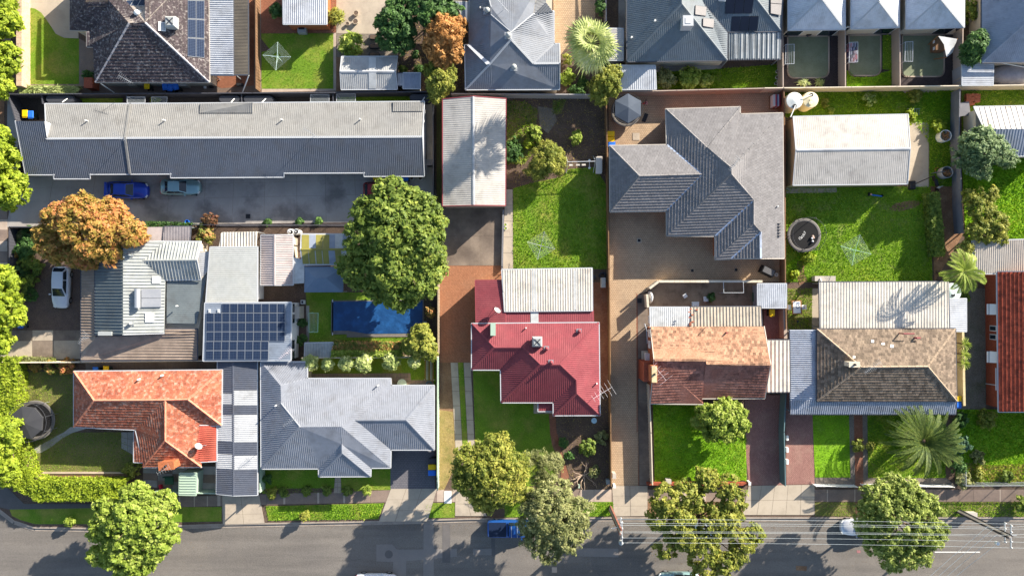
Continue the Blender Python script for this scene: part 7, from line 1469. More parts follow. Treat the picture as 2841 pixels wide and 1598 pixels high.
# ---------------------------------------------------------------- clothes hoists and lines
def hoist(label, cpx, e1, zt=2.05, m=m_metal):
    c = P(cpx, zt); e = P(e1, zt); L = (e - c).length; a = math.atan2(e.y - c.y, e.x - c.x); t = thing('clothes_hoist', label, 'clothes hoist', (c.x, c.y, 0))
    MB().tube((c.x, c.y, 0), (c.x, c.y, zt), .035, .03, 8).build('mast', m, t); ends = []
    for i in range(4):
        d = Vector((math.cos(a + i * 1.5708), math.sin(a + i * 1.5708), 0)); q = c + d * L; ends.append(d); MB().tube((c.x, c.y, zt - .12), (q.x, q.y, zt), .022).tube((c.x, c.y, zt - .6), c + d * L * .5 + Vector((0, 0, -.06)), .015).build('arm', m, t)
    for k in (1.0, .88, .76, .64, .52, .4):
        ln = MB()
        for i in range(4): ln.tube(c + ends[i] * L * k, c + ends[(i + 1) % 4] * L * k, .006, n=4)
        ln.build('line', m_wire, t)
hoist('four-armed clothes hoist on the square lawn with the curved path', B0.p(243, 560), B0.p(252, 420), m=mat('mint_paint', 'b8d0c4')); hoist('four-armed clothes hoist on the lawn behind the cream patio roof', C1.p(362, 1007), C1.p(397, 868)); hoist('green four-armed clothes hoist on the lawn with the open trampoline', D1.p(912, 1052), D1.p(952, 900), m=mat('green_hoist_paint', '9cc4a4'))
def clothesline(label, tile, q, z=1.8, n=5, m=m_gutw, name='clothesline', clothes=False, along_=0):
    k = [P(p, z) for p in tile(q)]; c = sum(k, Vector()) / 4; t = thing(name, label, 'clothesline', (c.x, c.y, 0)); MB().path(k + [k[0]], .025).build('frame', m, t)
    for i in range(n):
        u = (i + .5) / n; a, b = (k[0].lerp(k[1], u), k[3].lerp(k[2], u)) if along_ == 0 else (k[0].lerp(k[3], u), k[1].lerp(k[2], u)); MB().tube(a, b, .01, n=4).build('line', m_wire, t)
    for p in (k[0], k[3]): MB().tube((p.x, p.y, 0), p, .03).build('post', m, t)
    if clothes:
        cols = ['c98a90', 'e0a0a8', 'd8d4dc', '6c5a7c', 'c9c4d0', '44405c', 'a8788c', 'e6e2e4']; random.seed(5)
        for i in range(n):
            u = (i + .5) / n; a = k[0].lerp(k[1], u); b = k[3].lerp(k[2], u); f = 0.02
            while f < .9:
                w = random.uniform(.18, .45) / (b - a).length; p = a.lerp(b, f); q2 = a.lerp(b, min(.98, f + w)); h_ = random.uniform(.4, .8); off = Vector((.06, 0, 0)); cl = mat('laundry_%s' % cols[(i + int(f * 7)) % 8], cols[(i + int(f * 7)) % 8], rough=.95)
                o = MB().add([p - off * .3, q2 - off * .3, q2 - off - Vector((0, 0, h_)), p - off - Vector((0, 0, h_)), p + off * .3, q2 + off * .3, q2 + off - Vector((0, 0, h_ * .8)), p + off - Vector((0, 0, h_ * .8))], [(0, 1, 2, 3), (5, 4, 7, 6), (0, 4, 5, 1)]).build('hanging_cloth', cl); tag(o, ['dusty pink', 'pale pink', 'pale grey', 'purple', 'lilac grey', 'navy', 'mauve', 'white'][(i + int(f * 7)) % 8] + ' garment hanging on the laden courtyard clothesline', 'laundry', 'washing on the courtyard line'); f += w + .04
clothesline('empty fold-out clothesline over the first courtyard turf', D0, '215,445 300,442 298,636 208,640'); clothesline('laden fold-out clothesline in the second courtyard', D0, '850,424 932,420 930,620 842,622', n=6, clothes=True); clothesline('empty fold-out clothesline in the cubby house courtyard', D0, '1402,420 1478,416 1475,614 1395,612')
clothesline('green fold-out clothesline beside the pool path', B2, '560,246 655,245 650,434 562,436', m=mat('green_hoist_paint', '9cc4a4'), n=7); clothesline('slatted fold-out clothesline in the unit yard with the climber', A0, '1262,965 1440,965 1440,1022 1262,1022', n=7, along_=1); clothesline('fold-out clothesline behind the unit block with the planter bed', B0, '578,940 762,938 762,1012 576,1014', n=10, along_=1, z=1.6); clothesline('fold-out clothesline behind the unit block beside the grass yard', B0, '835,936 1022,934 1024,1010 835,1012', n=10, along_=1, z=1.6); clothesline('slatted fold-out clothesline beside the bright climber', A0, '1505,965 1660,965 1655,1022 1505,1022', n=6, along_=1, z=1.6)
# ---------------------------------------------------------------- power poles and lines
def pole(label, base, h, rz, arms, m):
    b = P(base); t = thing('power_pole', label, 'power pole', (b.x, b.y, 0)); 
    MB().taper((b.x, b.y, -.1), (.34, .18), (.2, .16), h + .1, rz).build('concrete_core', mat('pole_concrete', 'a8a096', '958d84', sc=2), t)
    for s in (-1, 1):
        e = Vector((math.cos(rz), math.sin(rz), 0)); MB().taper(b + e * (s * .2), (.1, .22), (.08, .18), h, rz).build('steel_channel', m, t)
    for z, L, off in arms:
        a = MB().box((b.x + .18, b.y + off, z), (.1, L, .12)).build('cross_arm', m_fgal, t)
        for k in (-.46, -.2, .2, .46): MB().lathe((b.x + .18, b.y + off + k * L, z + .06), [(.03, 0), (.06, .06), (.04, .12), (.06, .16), (0, .2)], 8).build('insulator', m_whitep, a)
    return t, b
t, b = pole('rust-streaked steel and concrete power pole beside the concrete crossing', C3.p(1045, 752), 8.2, 1.25, ((7.9, 2.2, -.1), (7.0, 1.6, .3)), mat('rusty_pole_steel', '8a5a4c', '6c4840', sc=2))
MB().lathe((b.x + .1, b.y - 1.2, 7.3), [(.0, 0), (.2, 0), (.22, .5), (0, .55)], 12).build('transformer', m_greyp, t); MB().tube((b.x, b.y, 6.6), (b.x - .7, b.y - .1, 6.7), .04).build('lamp_bracket', m_whitep, t)
t, b2 = pole('dark steel and concrete power pole on the yellowish verge', D3.p(1925, 782), 8.6, .55, ((8.4, 2.3, 0), (7.5, 2.0, .1)), mat('dark_pole_steel', '3c3a3c', '2f2e30', sc=2)); MB().lathe((b2.x - .3, b2.y - 1.1, 6.9), [(0, 0), (.16, 0), (.18, .35), (0, .4)], 12).build('lamp', m_whitep, t); MB().box((b2.x + .5, b2.y, 8.0), (1.0, .08, .08)).build('brace', m_fgal, t)
def wire(p, q, sag, lab, grp, m=m_wire, r=.011):
    pts = [p.lerp(q, i / 14) - Vector((0, 0, sag * 4 * (i / 14) * (1 - i / 14))) for i in range(15)]; o = MB().path(pts, r, 4).build('power_line', m); tag(o, lab, 'power line', grp)
LW = 'thin pale overhead wire strung between the two power poles'
for (x0, y0, z0), (x1, y1, z1) in (((1110, 866, 7.6), (2480, 912, 8.3)), ((1150, 906, 8.0), (2380, 946, 8.5)), ((1150, 926, 8.0), (2340, 962, 8.0)), ((1185, 990, 8.0), (2350, 1022, 8.4)), ((1190, 1002, 7.9), (2400, 1036, 7.9)), ((1145, 1050, 8.0), (2340, 1086, 8.0)), ((1160, 1098, 8.0), (2450, 1148, 8.4))):
    a = P(C3.p(x0, y0), z0); b = P(D3.p(x1, y1), z1); wire(a, b, .35, LW, 'wires between the poles'); d = (b - a).normalized(); wire(b, b + Vector((22, d.y * 22 + .25 * 22 * random.uniform(-.1, .3), .1)), .1, 'thin pale overhead wire running on from the dark power pole', 'wires beyond the dark pole')
for a, b in (((2225, 930), (1660, 1431)), ((2275, 962), (1745, 1431)), ((2315, 1015), (1830, 1431)), ((2300, 1120), (1920, 1431))):
    p = P(D3.p(*a), 7.6); q = P(D3.p(*b), 6.6); wire(p, p + (q - p) * 1.8, .15, 'pale service wire slanting across the road from the dark power pole', 'service wires from the dark pole', r=.015)
# ---------------------------------------------------------------- pool
c = P(B2.p(1250, 280)); t = thing('swimming_pool', 'long in-ground pool under a blue cover beside the big tree', 'swimming pool', (c.x, c.y, 0))
MB().poly([P(p) for p in B2('785,120 1705,110 1705,430 1540,480 940,485 940,455 785,455')], -.02, .1).build('coping', m_poolw, t)
cp = [P(p) for p in B2('805,132 1692,124 1688,418 1540,445 1140,450 960,420 805,418')]; MB().poly(cp, .09, .125).build('cover', m_pool, t)
sm = MB(); q0, q1 = P(B2.p(797, 125), .13), P(B2.p(797, 450), .13)
for i in range(12): MB().box(q0.lerp(q1, (i + .5) / 12), (.09, .62, .06)).build('edge_strap', m_whitep, t)
for q in ('965,420 1180,420', '1120,270 1180,420', '1380,150 1530,250'): pass
# ---------------------------------------------------------------- tanks
def tank(label, px, zt, r, h, lidm, hole=None, name='water_tank', bm=m_tank, ribs_=True):
    c = P(px, h); t = thing(name, label, 'water tank', (c.x, c.y, 0)); MB().lathe((c.x, c.y, 0), [(r, 0), (r, h - .1), (r * .97, h), (0, h + .02)], 32).build('shell', bm, t, smooth=False); MB().lathe((c.x, c.y, h + .015), [(0, 0), (r * .96, 0), (r * .6, .06), (r * .2, .14), (0, .15)], 32).build('lid', lidm, t)
    if hole: p = P(hole, h + .1); MB().lathe((p.x, p.y, h + .05), [(0, 0), (.2, 0), (.2, .1), (0, .1)], 16).build('inlet_strainer', m_blackp, t)
    return t, c
t, c = tank('cream water tank with pale flat lid beside the brown fence', D0.p(303, 1000), 0, .9, 2.1, m_tankl, D0.p(302, 1055)); MB().path([P(D0.p(310, 1050), 2.3), P(D0.p(262, 1165), 2.5)], .05).build('inlet_pipe', m_whitep, t)
t, c = tank('cream water tank with round raised lids next to its pale-lidded twin', D0.p(462, 992), 0, .85, 2.0, m_tank, D0.p(470, 945)); MB().path([P(D0.p(475, 945), 2.2), P(D0.p(380, 975), 2.3)], .05).build('overflow_pipe', m_whitep, t)
for x, y in ((468, 992), (462, 1025)): p = P(D0.p(x, y), 2.1); MB().lathe((p.x, p.y, 2.05), [(0, 0), (.2, 0), (.2, .12), (0, .14)], 14).build('access_hatch', m_tank, t)
tank('round pale ribbed water tank behind the palm by the patio', D2.p(1865, 40), 0, 1.0, 1.9, mat('pale_steel_lid', 'c4d4d0', rough=.4), D2.p(1875, 65), bm=m_fgal)
tank('tiny white tank beside the pinkish shed', B1.p(378, 872), 0, .36, 1.4, m_whitep, B1.p(385, 872), bm=m_whitep); tank('tiny white tank with dark ring beside the pinkish shed', B1.p(435, 870), 0, .32, 1.3, m_whitep, B1.p(437, 870), bm=m_whitep)
def slim(label, tile, x0, x1, y):
    a = P(tile.p(x0, y), 1.6); b = P(tile.p(x1, y), 1.6); c = (a + b) / 2; r = .36; L = (b - a).length / 2 - r; t = thing('slim_water_tank', label, 'water tank', (c.x, c.y, 0)); pts = [Vector((c.x + L + r * math.cos(q), c.y + r * math.sin(q), 0)) for q in np.linspace(-1.57, 1.57, 9)] + [Vector((c.x - L + r * math.cos(q), c.y + r * math.sin(q), 0)) for q in np.linspace(1.57, 4.71, 9)]
    MB().poly(pts, 0, 1.55).build('shell', m_dgrey, t); MB().poly([c + (Vector((p.x, p.y, c.z)) - c) * .93 for p in pts], 1.55, 1.63).build('lid', m_dgrey, t); MB().path([(c.x + L * .7, c.y, 1.7), (c.x + L * .5, c.y - .5, 2.2)], .05).build('inlet_pipe', m_whitep, t)
slim('charcoal slimline rainwater tank in the second unit yard', A0, 450, 740, 985); slim('charcoal slimline rainwater tank left of the yard divider', A0, 2170, 2385, 985); slim('charcoal slimline rainwater tank right of the yard divider', A0, 2412, 2710, 985); slim('charcoal slimline rainwater tank at the grass end of the unit yards', B0, 1560, 1765, 970)
# ---------------------------------------------------------------- log bins
def logbin(label, px, m):
    c = P(px, .9); t = thing('log_bin', label, 'log bin', (c.x, c.y, 0)); n = 20; r = .62; q = MB(); vs = []
    for rr, z in ((r, 0), (r, 1.0), (r - .05, 1.0), (r - .05, .1)): vs += [(c.x + rr * math.cos(2 * math.pi * i / n), c.y + rr * math.sin(2 * math.pi * i / n), z) for i in range(n)]
    q.add(vs, [(j * n + i, j * n + (i + 1) % n, (j + 1) * n + (i + 1) % n, (j + 1) * n + i) for j in range(3) for i in range(n)] + [tuple(range(3 * n, 4 * n))]); q.build('drum', m, t)
    random.seed(int(px[1]))
    for i in range(16):
        a = random.uniform(0, 6.28); p = Vector((c.x + random.uniform(-.3, .3), c.y + random.uniform(-.3, .3), .75 + .012 * i)); d = Vector((math.cos(a), math.sin(a), 0)) * .3; o = MB().tube(p - d, p + d, .05, .045, 6).build('log', m_wood); tag(o, 'split log in the ' + label.split(' log')[0] + ' log drum', 'log', 'logs in the ' + label.split(' log')[0] + ' drum')
logbin('galvanised log drum under the grey-green tree', D1.p(1815, 280), m_fgal); logbin('white log drum beside the bright lemon bush', D0.p(1800, 1350), m_whitep)
# ---------------------------------------------------------------- small things
def item(name, label, cat, px, z=0, group=None): c = P(px, z); t = thing(name, label, cat, (c.x, c.y, 0), group); return t, c
# basketball hoop
t, c = item('basketball_hoop', 'portable black basketball hoop at the slab corner', 'basketball hoop', D1.p(1462, 410)); MB().taper((c.x, c.y, 0), (.75, 1.0), (.6, .8), .3).build('base', m_blackp, t); a = Vector((c.x, c.y, .3)); b = P(D1.p(1585, 318), 2.6); b = Vector((c.x + 1.1, c.y + .7, 2.5)); MB().tube(a, b, .05).build('pole', m_blackp, t); MB().box(b + Vector((.2, .25, .4)), (1.15, .04, .75), .1).build('backboard', mat('clear_board', '4a4f55'), t); MB().ring(b + Vector((.2, .55, .15)), .23, .015, 18, 5).build('ring', m_redp, t)
# scooters
t, c = item('scooter', 'blue electric scooter lying on the lawn by the cream garage', 'scooter', D1.p(1110, 510)); MB().tube((c.x - .6, c.y + .06, .12), (c.x + .6, c.y - .1, .12), .07).build('deck', m_blu, t); MB().tube((c.x + .6, c.y - .1, .12), (c.x + .68, c.y + .02, .14), .14).build('wheel', m_tyre, t); MB().tube((c.x - .75, c.y + .1, .12), (c.x - .9, c.y + .12, .12), .2, .2, 12).build('handlebar', m_blackp, t); MB().lathe((c.x - .62, c.y + .1, .1), [(0, 0), (.1, 0), (.1, .14), (0, .14)], 12).build('wheel_cover', mat('peach_disc', 'e0a890'), t)
t, c = item('tricycle', 'red toddler tricycle beside the hexagonal tent', 'tricycle', C0.p(1395, 1030)); MB().tube((c.x - .35, c.y - .1, .3), (c.x, c.y, .3), .06).build('frame', m_redp, t); MB().ring((c.x + .05, c.y, .25), .13, .05, 16, 6).build('front_wheel', mat('pink_wheel', 'e09aa0'), t); MB().box((c.x - .02, c.y + .1, .45), (.06, .55, .05), -.2).build('handlebar', m_blackp, t)
tag(MB().box(P(C0.p(1393, 1172)) + Vector((0, 0, .04)), (.95, .42, .05), 1.2).build('black_mat', m_blackp), 'small black mat lying on the paving beside the tent', 'mat')
# swing set and cabinet
a, b = P(C1.p(625, 178), 2.0), P(C1.p(900, 172), 2.0); t = thing('swing_set', 'white metal swing set beside the bare soil', 'swing set', ((a.x + b.x) / 2, a.y, 0)); MB().tube(a, b, .04).build('top_bar', m_gutw, t)
for p in (a, b):
    for s in (-1, 1): MB().tube(p, (p.x, p.y + s * .9, 0), .035).build('leg', m_gutw, t)
for f in (.16, .42, .63): p = a.lerp(b, f); s_ = MB().box((p.x, p.y - .1, .5), (.42, .18, .05)).build('seat', m_cream, t); MB().tube((p.x - .18, p.y - .1, .5), (p.x - .18, p.y, 2), .01, n=4).tube((p.x + .18, p.y - .1, .5), (p.x + .18, p.y, 2), .01, n=4).build('chain', m_metal, s_)
p = a.lerp(b, .84); g_ = MB().lathe((p.x, p.y + .35, .5), [(0, 0), (.13, 0), (.13, .06), (0, .06)], 12).lathe((p.x, p.y - .45, .5), [(0, 0), (.13, 0), (.13, .06), (0, .06)], 12).box((p.x, p.y - .05, .5), (.05, .8, .05)).build('glider', m_whitep, t)
tag(MB().box(P(C1.p(935, 212), 1.0), (.55, 1.65, 1.6)).box(P(C1.p(935, 212), 1.84), (.62, 1.75, .06)).build('garden_cabinet', m_gutter), 'tall cream garden cabinet beside the swing set', 'cabinet')
for x, y, n_ in ((1335, 957, 'square steel drain grate in the paved yard'), (1338, 120, None), (1862, 1255, 'dark square drain grate in the lower paved yard'), (2298, 1248, 'dark drain grate beside the covered barbecue')):
    if n_: p = P(C1.p(x, y)); t = thing('drain_grate', n_, 'drain', (p.x, p.y, 0)); MB().box((p.x, p.y, .03), (.48, .48, .05) if x == 1335 else (.28, .28, .05)).build('frame', m_concw if x == 1335 else m_dgrey, t); MB().box((p.x, p.y, .06), (.3, .3, .02) if x == 1335 else (.2, .2, .02)).build('grille', m_blackp, t)
for tl, x, y, l_ in ((A1, 2463, 718, 'dark drain grate on the unit driveway edge'), (C2, 1338, 122, 'blue-grey drain grate on the concrete strip')): p = P(tl.p(x, y)); t = thing('drain_grate', l_, 'drain', (p.x, p.y, 0)); MB().box((p.x, p.y, .035), (.5, .5, .05)).build('frame', m_dgrey, t); MB().box((p.x, p.y, .065), (.4, .4, .015)).build('grille', m_blackp, t)
tag(MB().box(P(C0.p(1305, 1358)) + Vector((0, 0, .03)), (.75, .78, .05)).build('paving_slab', m_conc), 'pale square slab set in the yard below the tent', 'paving slab')
# covered barbecue, gas bottle wheel
t, c = item('covered_barbecue', 'barbecue under a black cover in the paved yard corner', 'barbecue', D1.p(30, 1262), .5); MB().taper((c.x, c.y, 0), (1.5, .85), (1.35, .7), 1.0, -.45).build('cover', m_blackp, t); MB().box((c.x, c.y, 1.02), (1.2, .6, .05), -.45).build('lid', mat('grey_cover', '5c5c5e'), t)
t, c = item('hose_reel', 'white hose reel beside the covered barbecue', 'hose reel', D1.p(122, 1297), .4); MB().ring((c.x, c.y, .4), .16, .04, 16, 6).build('reel', m_whitep, t); MB().box((c.x, c.y, .2), (.1, .1, .4)).build('stand', m_metal, t)
# table with lettered cloth
t, c = item('outdoor_table', 'outdoor table with lettered white cloth and chairs', 'table', D2.p(325, 188), .75); MB().box((c.x, c.y, .72), (1.05, 1.5, .05), .05).build('top', m_wood, t); MB().box((c.x, c.y, .753), (.78, 1.25, .015), .05).build('cloth', m_whitep, t); text('ca', (c.x + .02, c.y + .2, .768), .85, 1.57, mat('navy_ink', '1f4a7c'), t)
for s in (-1, 1):
    for q in (-1, 1): MB().box((c.x + s * .45, c.y + q * .65, .36), (.06, .06, .72)).build('leg', m_wood, t)
for s, l_ in ((-1, 'white plastic chair beside the lettered table, fence side'), (1, 'white plastic chair beside the lettered table, house side')):
    k = thing('plastic_chair', l_, 'chair', (c.x + s * .75, c.y, 0), 'chairs at the lettered table'); MB().box((c.x + s * .72, c.y, .43), (.45, .5, .05)).build('seat', m_whitep, k); MB().box((c.x + s * .95, c.y, .68), (.05, .5, .5)).build('backrest', m_whitep, k)
    for u in (-1, 1):
        for v in (-1, 1): MB().box((c.x + s * .72 + u * .18, c.y + v * .2, .21), (.04, .04, .42)).build('leg', m_whitep, k)
t, c = item('bird_bath_stand', 'small tripod stand on the strip of back lawn', 'stand', D2.p(300, 325)); 
for a in (0, 2.1, 4.2): MB().tube((c.x, c.y, .9), (c.x + .35 * math.cos(a), c.y + .4 * math.sin(a) , 0), .02).build('leg', m_wood, t)
MB().lathe((c.x, c.y, .9), [(0, 0), (.12, 0), (.14, .05), (0, .05)], 12).build('bowl', m_blackp, t)
# cubby house
t, c = item('cubby_house', 'timber cubby tower with white sail roof', 'cubby house', D0.p(1760, 440), 1.2); MB().box((c.x, c.y, .55), (1.1, 1.2, 1.1)).build('deck_box', m_fbrown, t); q = [P(D0.p(*k), 2.5) for k in ((1728, 360), (1918, 390), (1810, 572), (1785, 445))]; ap = P(D0.p(1912, 392), 2.7)
MB().add(q + [P(D0.p(1872, 525), 2.2)], [(0, 3, 1), (3, 2, 1), (2, 4, 1)]).build('sail_roof', m_clear, t); 
for k in q[:3]: MB().tube((c.x + (k.x - c.x) * .7, c.y + (k.y - c.y) * .7, 0), k, .05).build('post', m_wood, t)
for s in (-1, 1): MB().box((c.x - .58, c.y + s * .35, .8), (.06, .3, .3)).build('window', m_frame, t)
# planters, pots
for i, y in enumerate((368, 458, 543)):
    a = P(B0.p(1210, y), .4); t = thing('oval_planter', 'dark oval planter trough, ' + ('the one nearest the concrete yard', 'the middle one of three', 'the one nearest the gable shed')[i], 'planter', (a.x, a.y, 0), 'oval planters'); pts = [Vector((a.x + .36 + .25 * math.cos(q), a.y + .25 * math.sin(q), 0)) for q in np.linspace(-1.57, 1.57, 8)] + [Vector((a.x - .36 + .25 * math.cos(q), a.y + .25 * math.sin(q), 0)) for q in np.linspace(1.57, 4.71, 8)]
    MB().poly(pts, 0, .38).build('tub', m_dgrey, t); MB().poly([a + (Vector((p.x, p.y, a.z)) - a) * .82 for p in pts], .37, .4).build('soil', m_soil, t)
def pot(label, px, r, h, m, cat='pot', fill=m_soil, group=None, name='plant_pot'):
    c = P(px, h); t = thing(name, label, cat, (c.x, c.y, 0), group); MB().lathe((c.x, c.y, 0), [(r * .7, 0), (r, h), (r * .86, h), (r * .84, h - .04), (0, h - .04)], 18).build('tub', m, t); MB().lathe((c.x, c.y, h - .035), [(0, 0), (r * .84, 0), (r * .84, .01), (0, .01)], 18).build('soil', fill, t)
pot('round stone pot on the pale concrete yard', B0.p(1022, 215), .3, .4, m_conc); pot('smaller stone pot beside the feathery shrub', B0.p(943, 237), .2, .3, m_conc); pot('square-looking clay pot on the shaded concrete yard', B0.p(1028, 132), .28, .35, mat('pale_clay', 'b8a890')); pot('dark round planter in the first courtyard', D0.p(448, 336), .28, .5, m_dgrey)
for i, (x, y) in enumerate(((1318, 637), (1345, 638), (1375, 636), (1400, 634), (1425, 632), (1450, 632), (1475, 630), (1500, 630), (1522, 629))): pot('pale pot in the row under the teal-grey house eave', C0.p(x, y), .15, .32, m_conc, group='pots under the teal-grey eave')
for i, (x, y) in enumerate(((1583, 336), (1666, 338))): pot(('white-rimmed round pot beside the blue bins at the units', 'white-rimmed round pot at the unit block end wall')[i], B1.p(x, y), .24, .5, m_whitep)
for i, (x, y) in enumerate(((2512, 800), (2514, 836))): pot(('lime leafy pot on the retaining wall', 'second lime leafy pot on the retaining wall')[i], B1.p(x, y), .17, .4, m_whitep, fill=l_lime)
for i, (x, y) in enumerate(((130, 712), (150, 742), (128, 770), (142, 800), (118, 830), (145, 842))): pot('white pot in the cluster beside the courtyard fence', D0.p(x, y), .16, .3, m_whitep if i != 1 else mat('navy_pot', '2a3050'), group='pots beside the courtyard fence')
for i, y in enumerate((52, 170, 288)): p = P(D3.p(217, y)); o = MB().box((p.x, p.y, .25), (.22, .5, .5)); tag(o.build('planter_box', m_whitep), ('white planter box on the green fence, house end', 'planter box with greenery on the green fence', 'white planter box on the green fence, street end')[i], 'planter')
# crates, bricks, hot water unit, ladder, offcuts
t, c = item('crate_rack', 'metal rack stacked with colourful boards in the fence corner', 'rack', D0.p(125, 1000), 1.0); 
for i, h_ in enumerate(('d8d8d8', 'e4e0dc', 'c03c50', '6c84a8', 'c8ccd4', 'a03048')): MB().box((c.x - .35 + .13 * i, c.y, .6), (.06, 1.25, 1.0 + .05 * (i % 3))).build('board', mat('board_' + h_, h_), t)
MB().box((c.x, c.y, .05), (1.0, 1.4, .1)).build('base', m_fbrown, t)
random.seed(9)
for i in range(14):
    p = P(D0.p(2010 + 28 * (i % 4) + random.uniform(-6, 6), 960 + 26 * (i // 4)), 0); tag(MB().box((p.x, p.y, .22 + .02 * (i % 3)), (.55, .35, .44), random.uniform(-.3, .3)).build('brick_stack', m_brick1), 'stack of red bricks in the pile beside the weathered fence', 'bricks', 'brick pile by the rusty shed')
t, c = item('hot_water_unit', 'white hot water unit behind the cream back patio', 'hot water unit', D1.p(590, 1335), .5); MB().box((c.x, c.y, .5), (2.2, .55, .9)).build('cabinet', m_gutter, t); MB().tube((c.x - .55, c.y, .95), (c.x - .6, c.y - .5, 1.6), .08).build('flue', m_whitep, t)
t, c = item('ladder', 'small metal ladder lying on the grass behind the garage', 'ladder', D0.p(1495, 1112)); MB().tube((c.x - .9, c.y + .3, .1), (c.x + .5, c.y + .3, .1), .02).tube((c.x - .9, c.y - .3, .1), (c.x + .5, c.y - .3, .1), .02).build('rails', m_alu, t)
for i in range(6): MB().tube((c.x - .8 + .24 * i, c.y - .3, .1), (c.x - .8 + .24 * i, c.y + .3, .1), .018).build('rung', m_alu, t)
for i in range(9): p = P(D0.p(1390 + 38 * i, 905 - i), .1); tag(MB().box((p.x, p.y, .12), (.25, .5, .05), .9).build('timber_offcut', m_pathl), 'pale timber offcut leaning along the boundary fence', 'timber', 'timber offcuts by the beige fence')
tag(MB().box(P(D0.p(1985, 1085), 1.0), (1.2, 1.45, .06), .12).build('corrugated_panel', m_fgrey), 'grey sheet leaning over the weathered fence', 'sheet')
for tl, x, y, sz, m, l_ in ((C3, 1075, 412, (.32, .5, 1.1), m_gutter, 'cream letterbox pillar at the long paved drive'), (C3, 1612, 472, (.5, .42, .9), m_gutter, 'cream letterbox on the brick front wall'), (D3, 2030, 802, (.95, .4, .7), m_gutter, 'cream utility box beside the dark power pole'), (C3, 1022, 478, (.4, .4, .8), m_greyp, 'grey letterbox in the red house garden bed'), (C3, 735, 527, (.14, .3, .5), m_fgreen, 'small green utility post in the garden bed'), (C3, 2410, 492, (.2, .3, .8), m_whitep, 'small white meter box at the end of the brick wall'), (C3, 1080, 518, (.2, .26, .9), m_whitep, 'white letterbox at the foot of the paved drive')):
    p = P(tl.p(x, y)); t = thing('letterbox', l_, 'letterbox', (p.x, p.y, 0)); MB().box((p.x, p.y, sz[2] / 2), sz).build('box', m, t); MB().box((p.x, p.y, sz[2] + .02), (sz[0] + .06, sz[1] + .06, .05)).build('cap', m, t)
tag(MB().box(P(B3.p(1942, 645)) + Vector((0, 0, .04)), (.78, 1.3, .05)).build('pit_cover', m_whitep), 'pale rectangular pit cover in the footpath', 'pit cover')
# bench and odd items
a = B2('1710,712 1802,712 1802,908 1708,906'); t, c = item('striped_bench', 'long slatted bench striped in green and tan beside the fence', 'bench', B2.p(1755, 810), .5)
k = [P(p, .5) for p in a]
for i in range(7):
    u = (i + .5) / 7; p, q = k[0].lerp(k[1], u), k[3].lerp(k[2], u); MB().tube(p, q, .045, n=4).build('slat', m_palegreen if i % 3 else m_wood, t)
for p in k: MB().box((p.x, p.y, .25), (.07, .07, .5)).build('leg', m_metal, t)
t, c = item('garden_chair', 'dark green folding chair on the orange house patio', 'chair', A3.p(1680, 480), .4); MB().box((c.x, c.y, .42), (.95, .85, .06)).build('seat', m_grn, t); MB().box((c.x, c.y + .45, .75), (.95, .06, .6)).build('backrest', m_grn, t)
for u in (-1, 1):
    for v in (-1, 1): MB().box((c.x + u * .4, c.y + v * .36, .21), (.04, .04, .42)).build('leg', m_metal, t)
tag(MB().taper(P(A3.p(1605, 535)), (.3, .35), (.22, .5), .45, .2).build('red_bag', m_redp), 'small red bag beside the green folding chair', 'bag')
t, c = item('round_table', 'pale round outdoor table beside the grey house back path', 'table', B2.p(1485, 945), .7); MB().lathe((c.x, c.y, .68), [(0, 0), (.5, 0), (.5, .05), (0, .05)], 20).build('top', m_fgreen, t); MB().tube((c.x, c.y, 0), (c.x, c.y, .68), .06).build('pedestal', m_metal, t)
p = P(B2.p(1755, 945)); tag(MB().ring((p.x, p.y, .1), .25, .06, 18, 6).build('hose_coil', mat('teal_hose', '4c7c88')), 'coiled teal garden hose on the grey house patio', 'hose')
p = P(C1.p(970, 1305)); tag(MB().ring((p.x, p.y, .08), .34, .07, 18, 6).ring((p.x, p.y, .18), .28, .06, 18, 6).build('hose_coil', m_dgrey), 'coiled dark hose beside the red house patio', 'hose')
t, c = item('gas_meter', 'white and brown meter cabinet beside the red house patio', 'cabinet', C1.p(975, 1375), .5); MB().box((c.x, c.y, .5), (.4, 1.0, 1.0)).build('cabinet', m_wwhite, t); MB().box((c.x, c.y, 1.03), (.46, 1.06, .05)).build('lid', m_gutter, t)
p = P(C1.p(882, 1322)); tag(MB().lathe((p.x, p.y, 0), [(.2, 0), (.22, .35), (.12, .4), (0, .42)], 14).build('gas_bottle', m_dgrey), 'dark round gas bottle beside the red house patio', 'gas bottle')
t, c = item('bird_bath', 'pale blue bird bath in the red house front garden', 'bird bath', C2.p(888, 1312), .6); MB().lathe((c.x, c.y, 0), [(.14, 0), (.07, .1), (.07, .5), (.3, .58), (.3, .64), (0, .6)], 16).build('bowl', mat('pale_blue_glaze', '9cc0d0'), t)
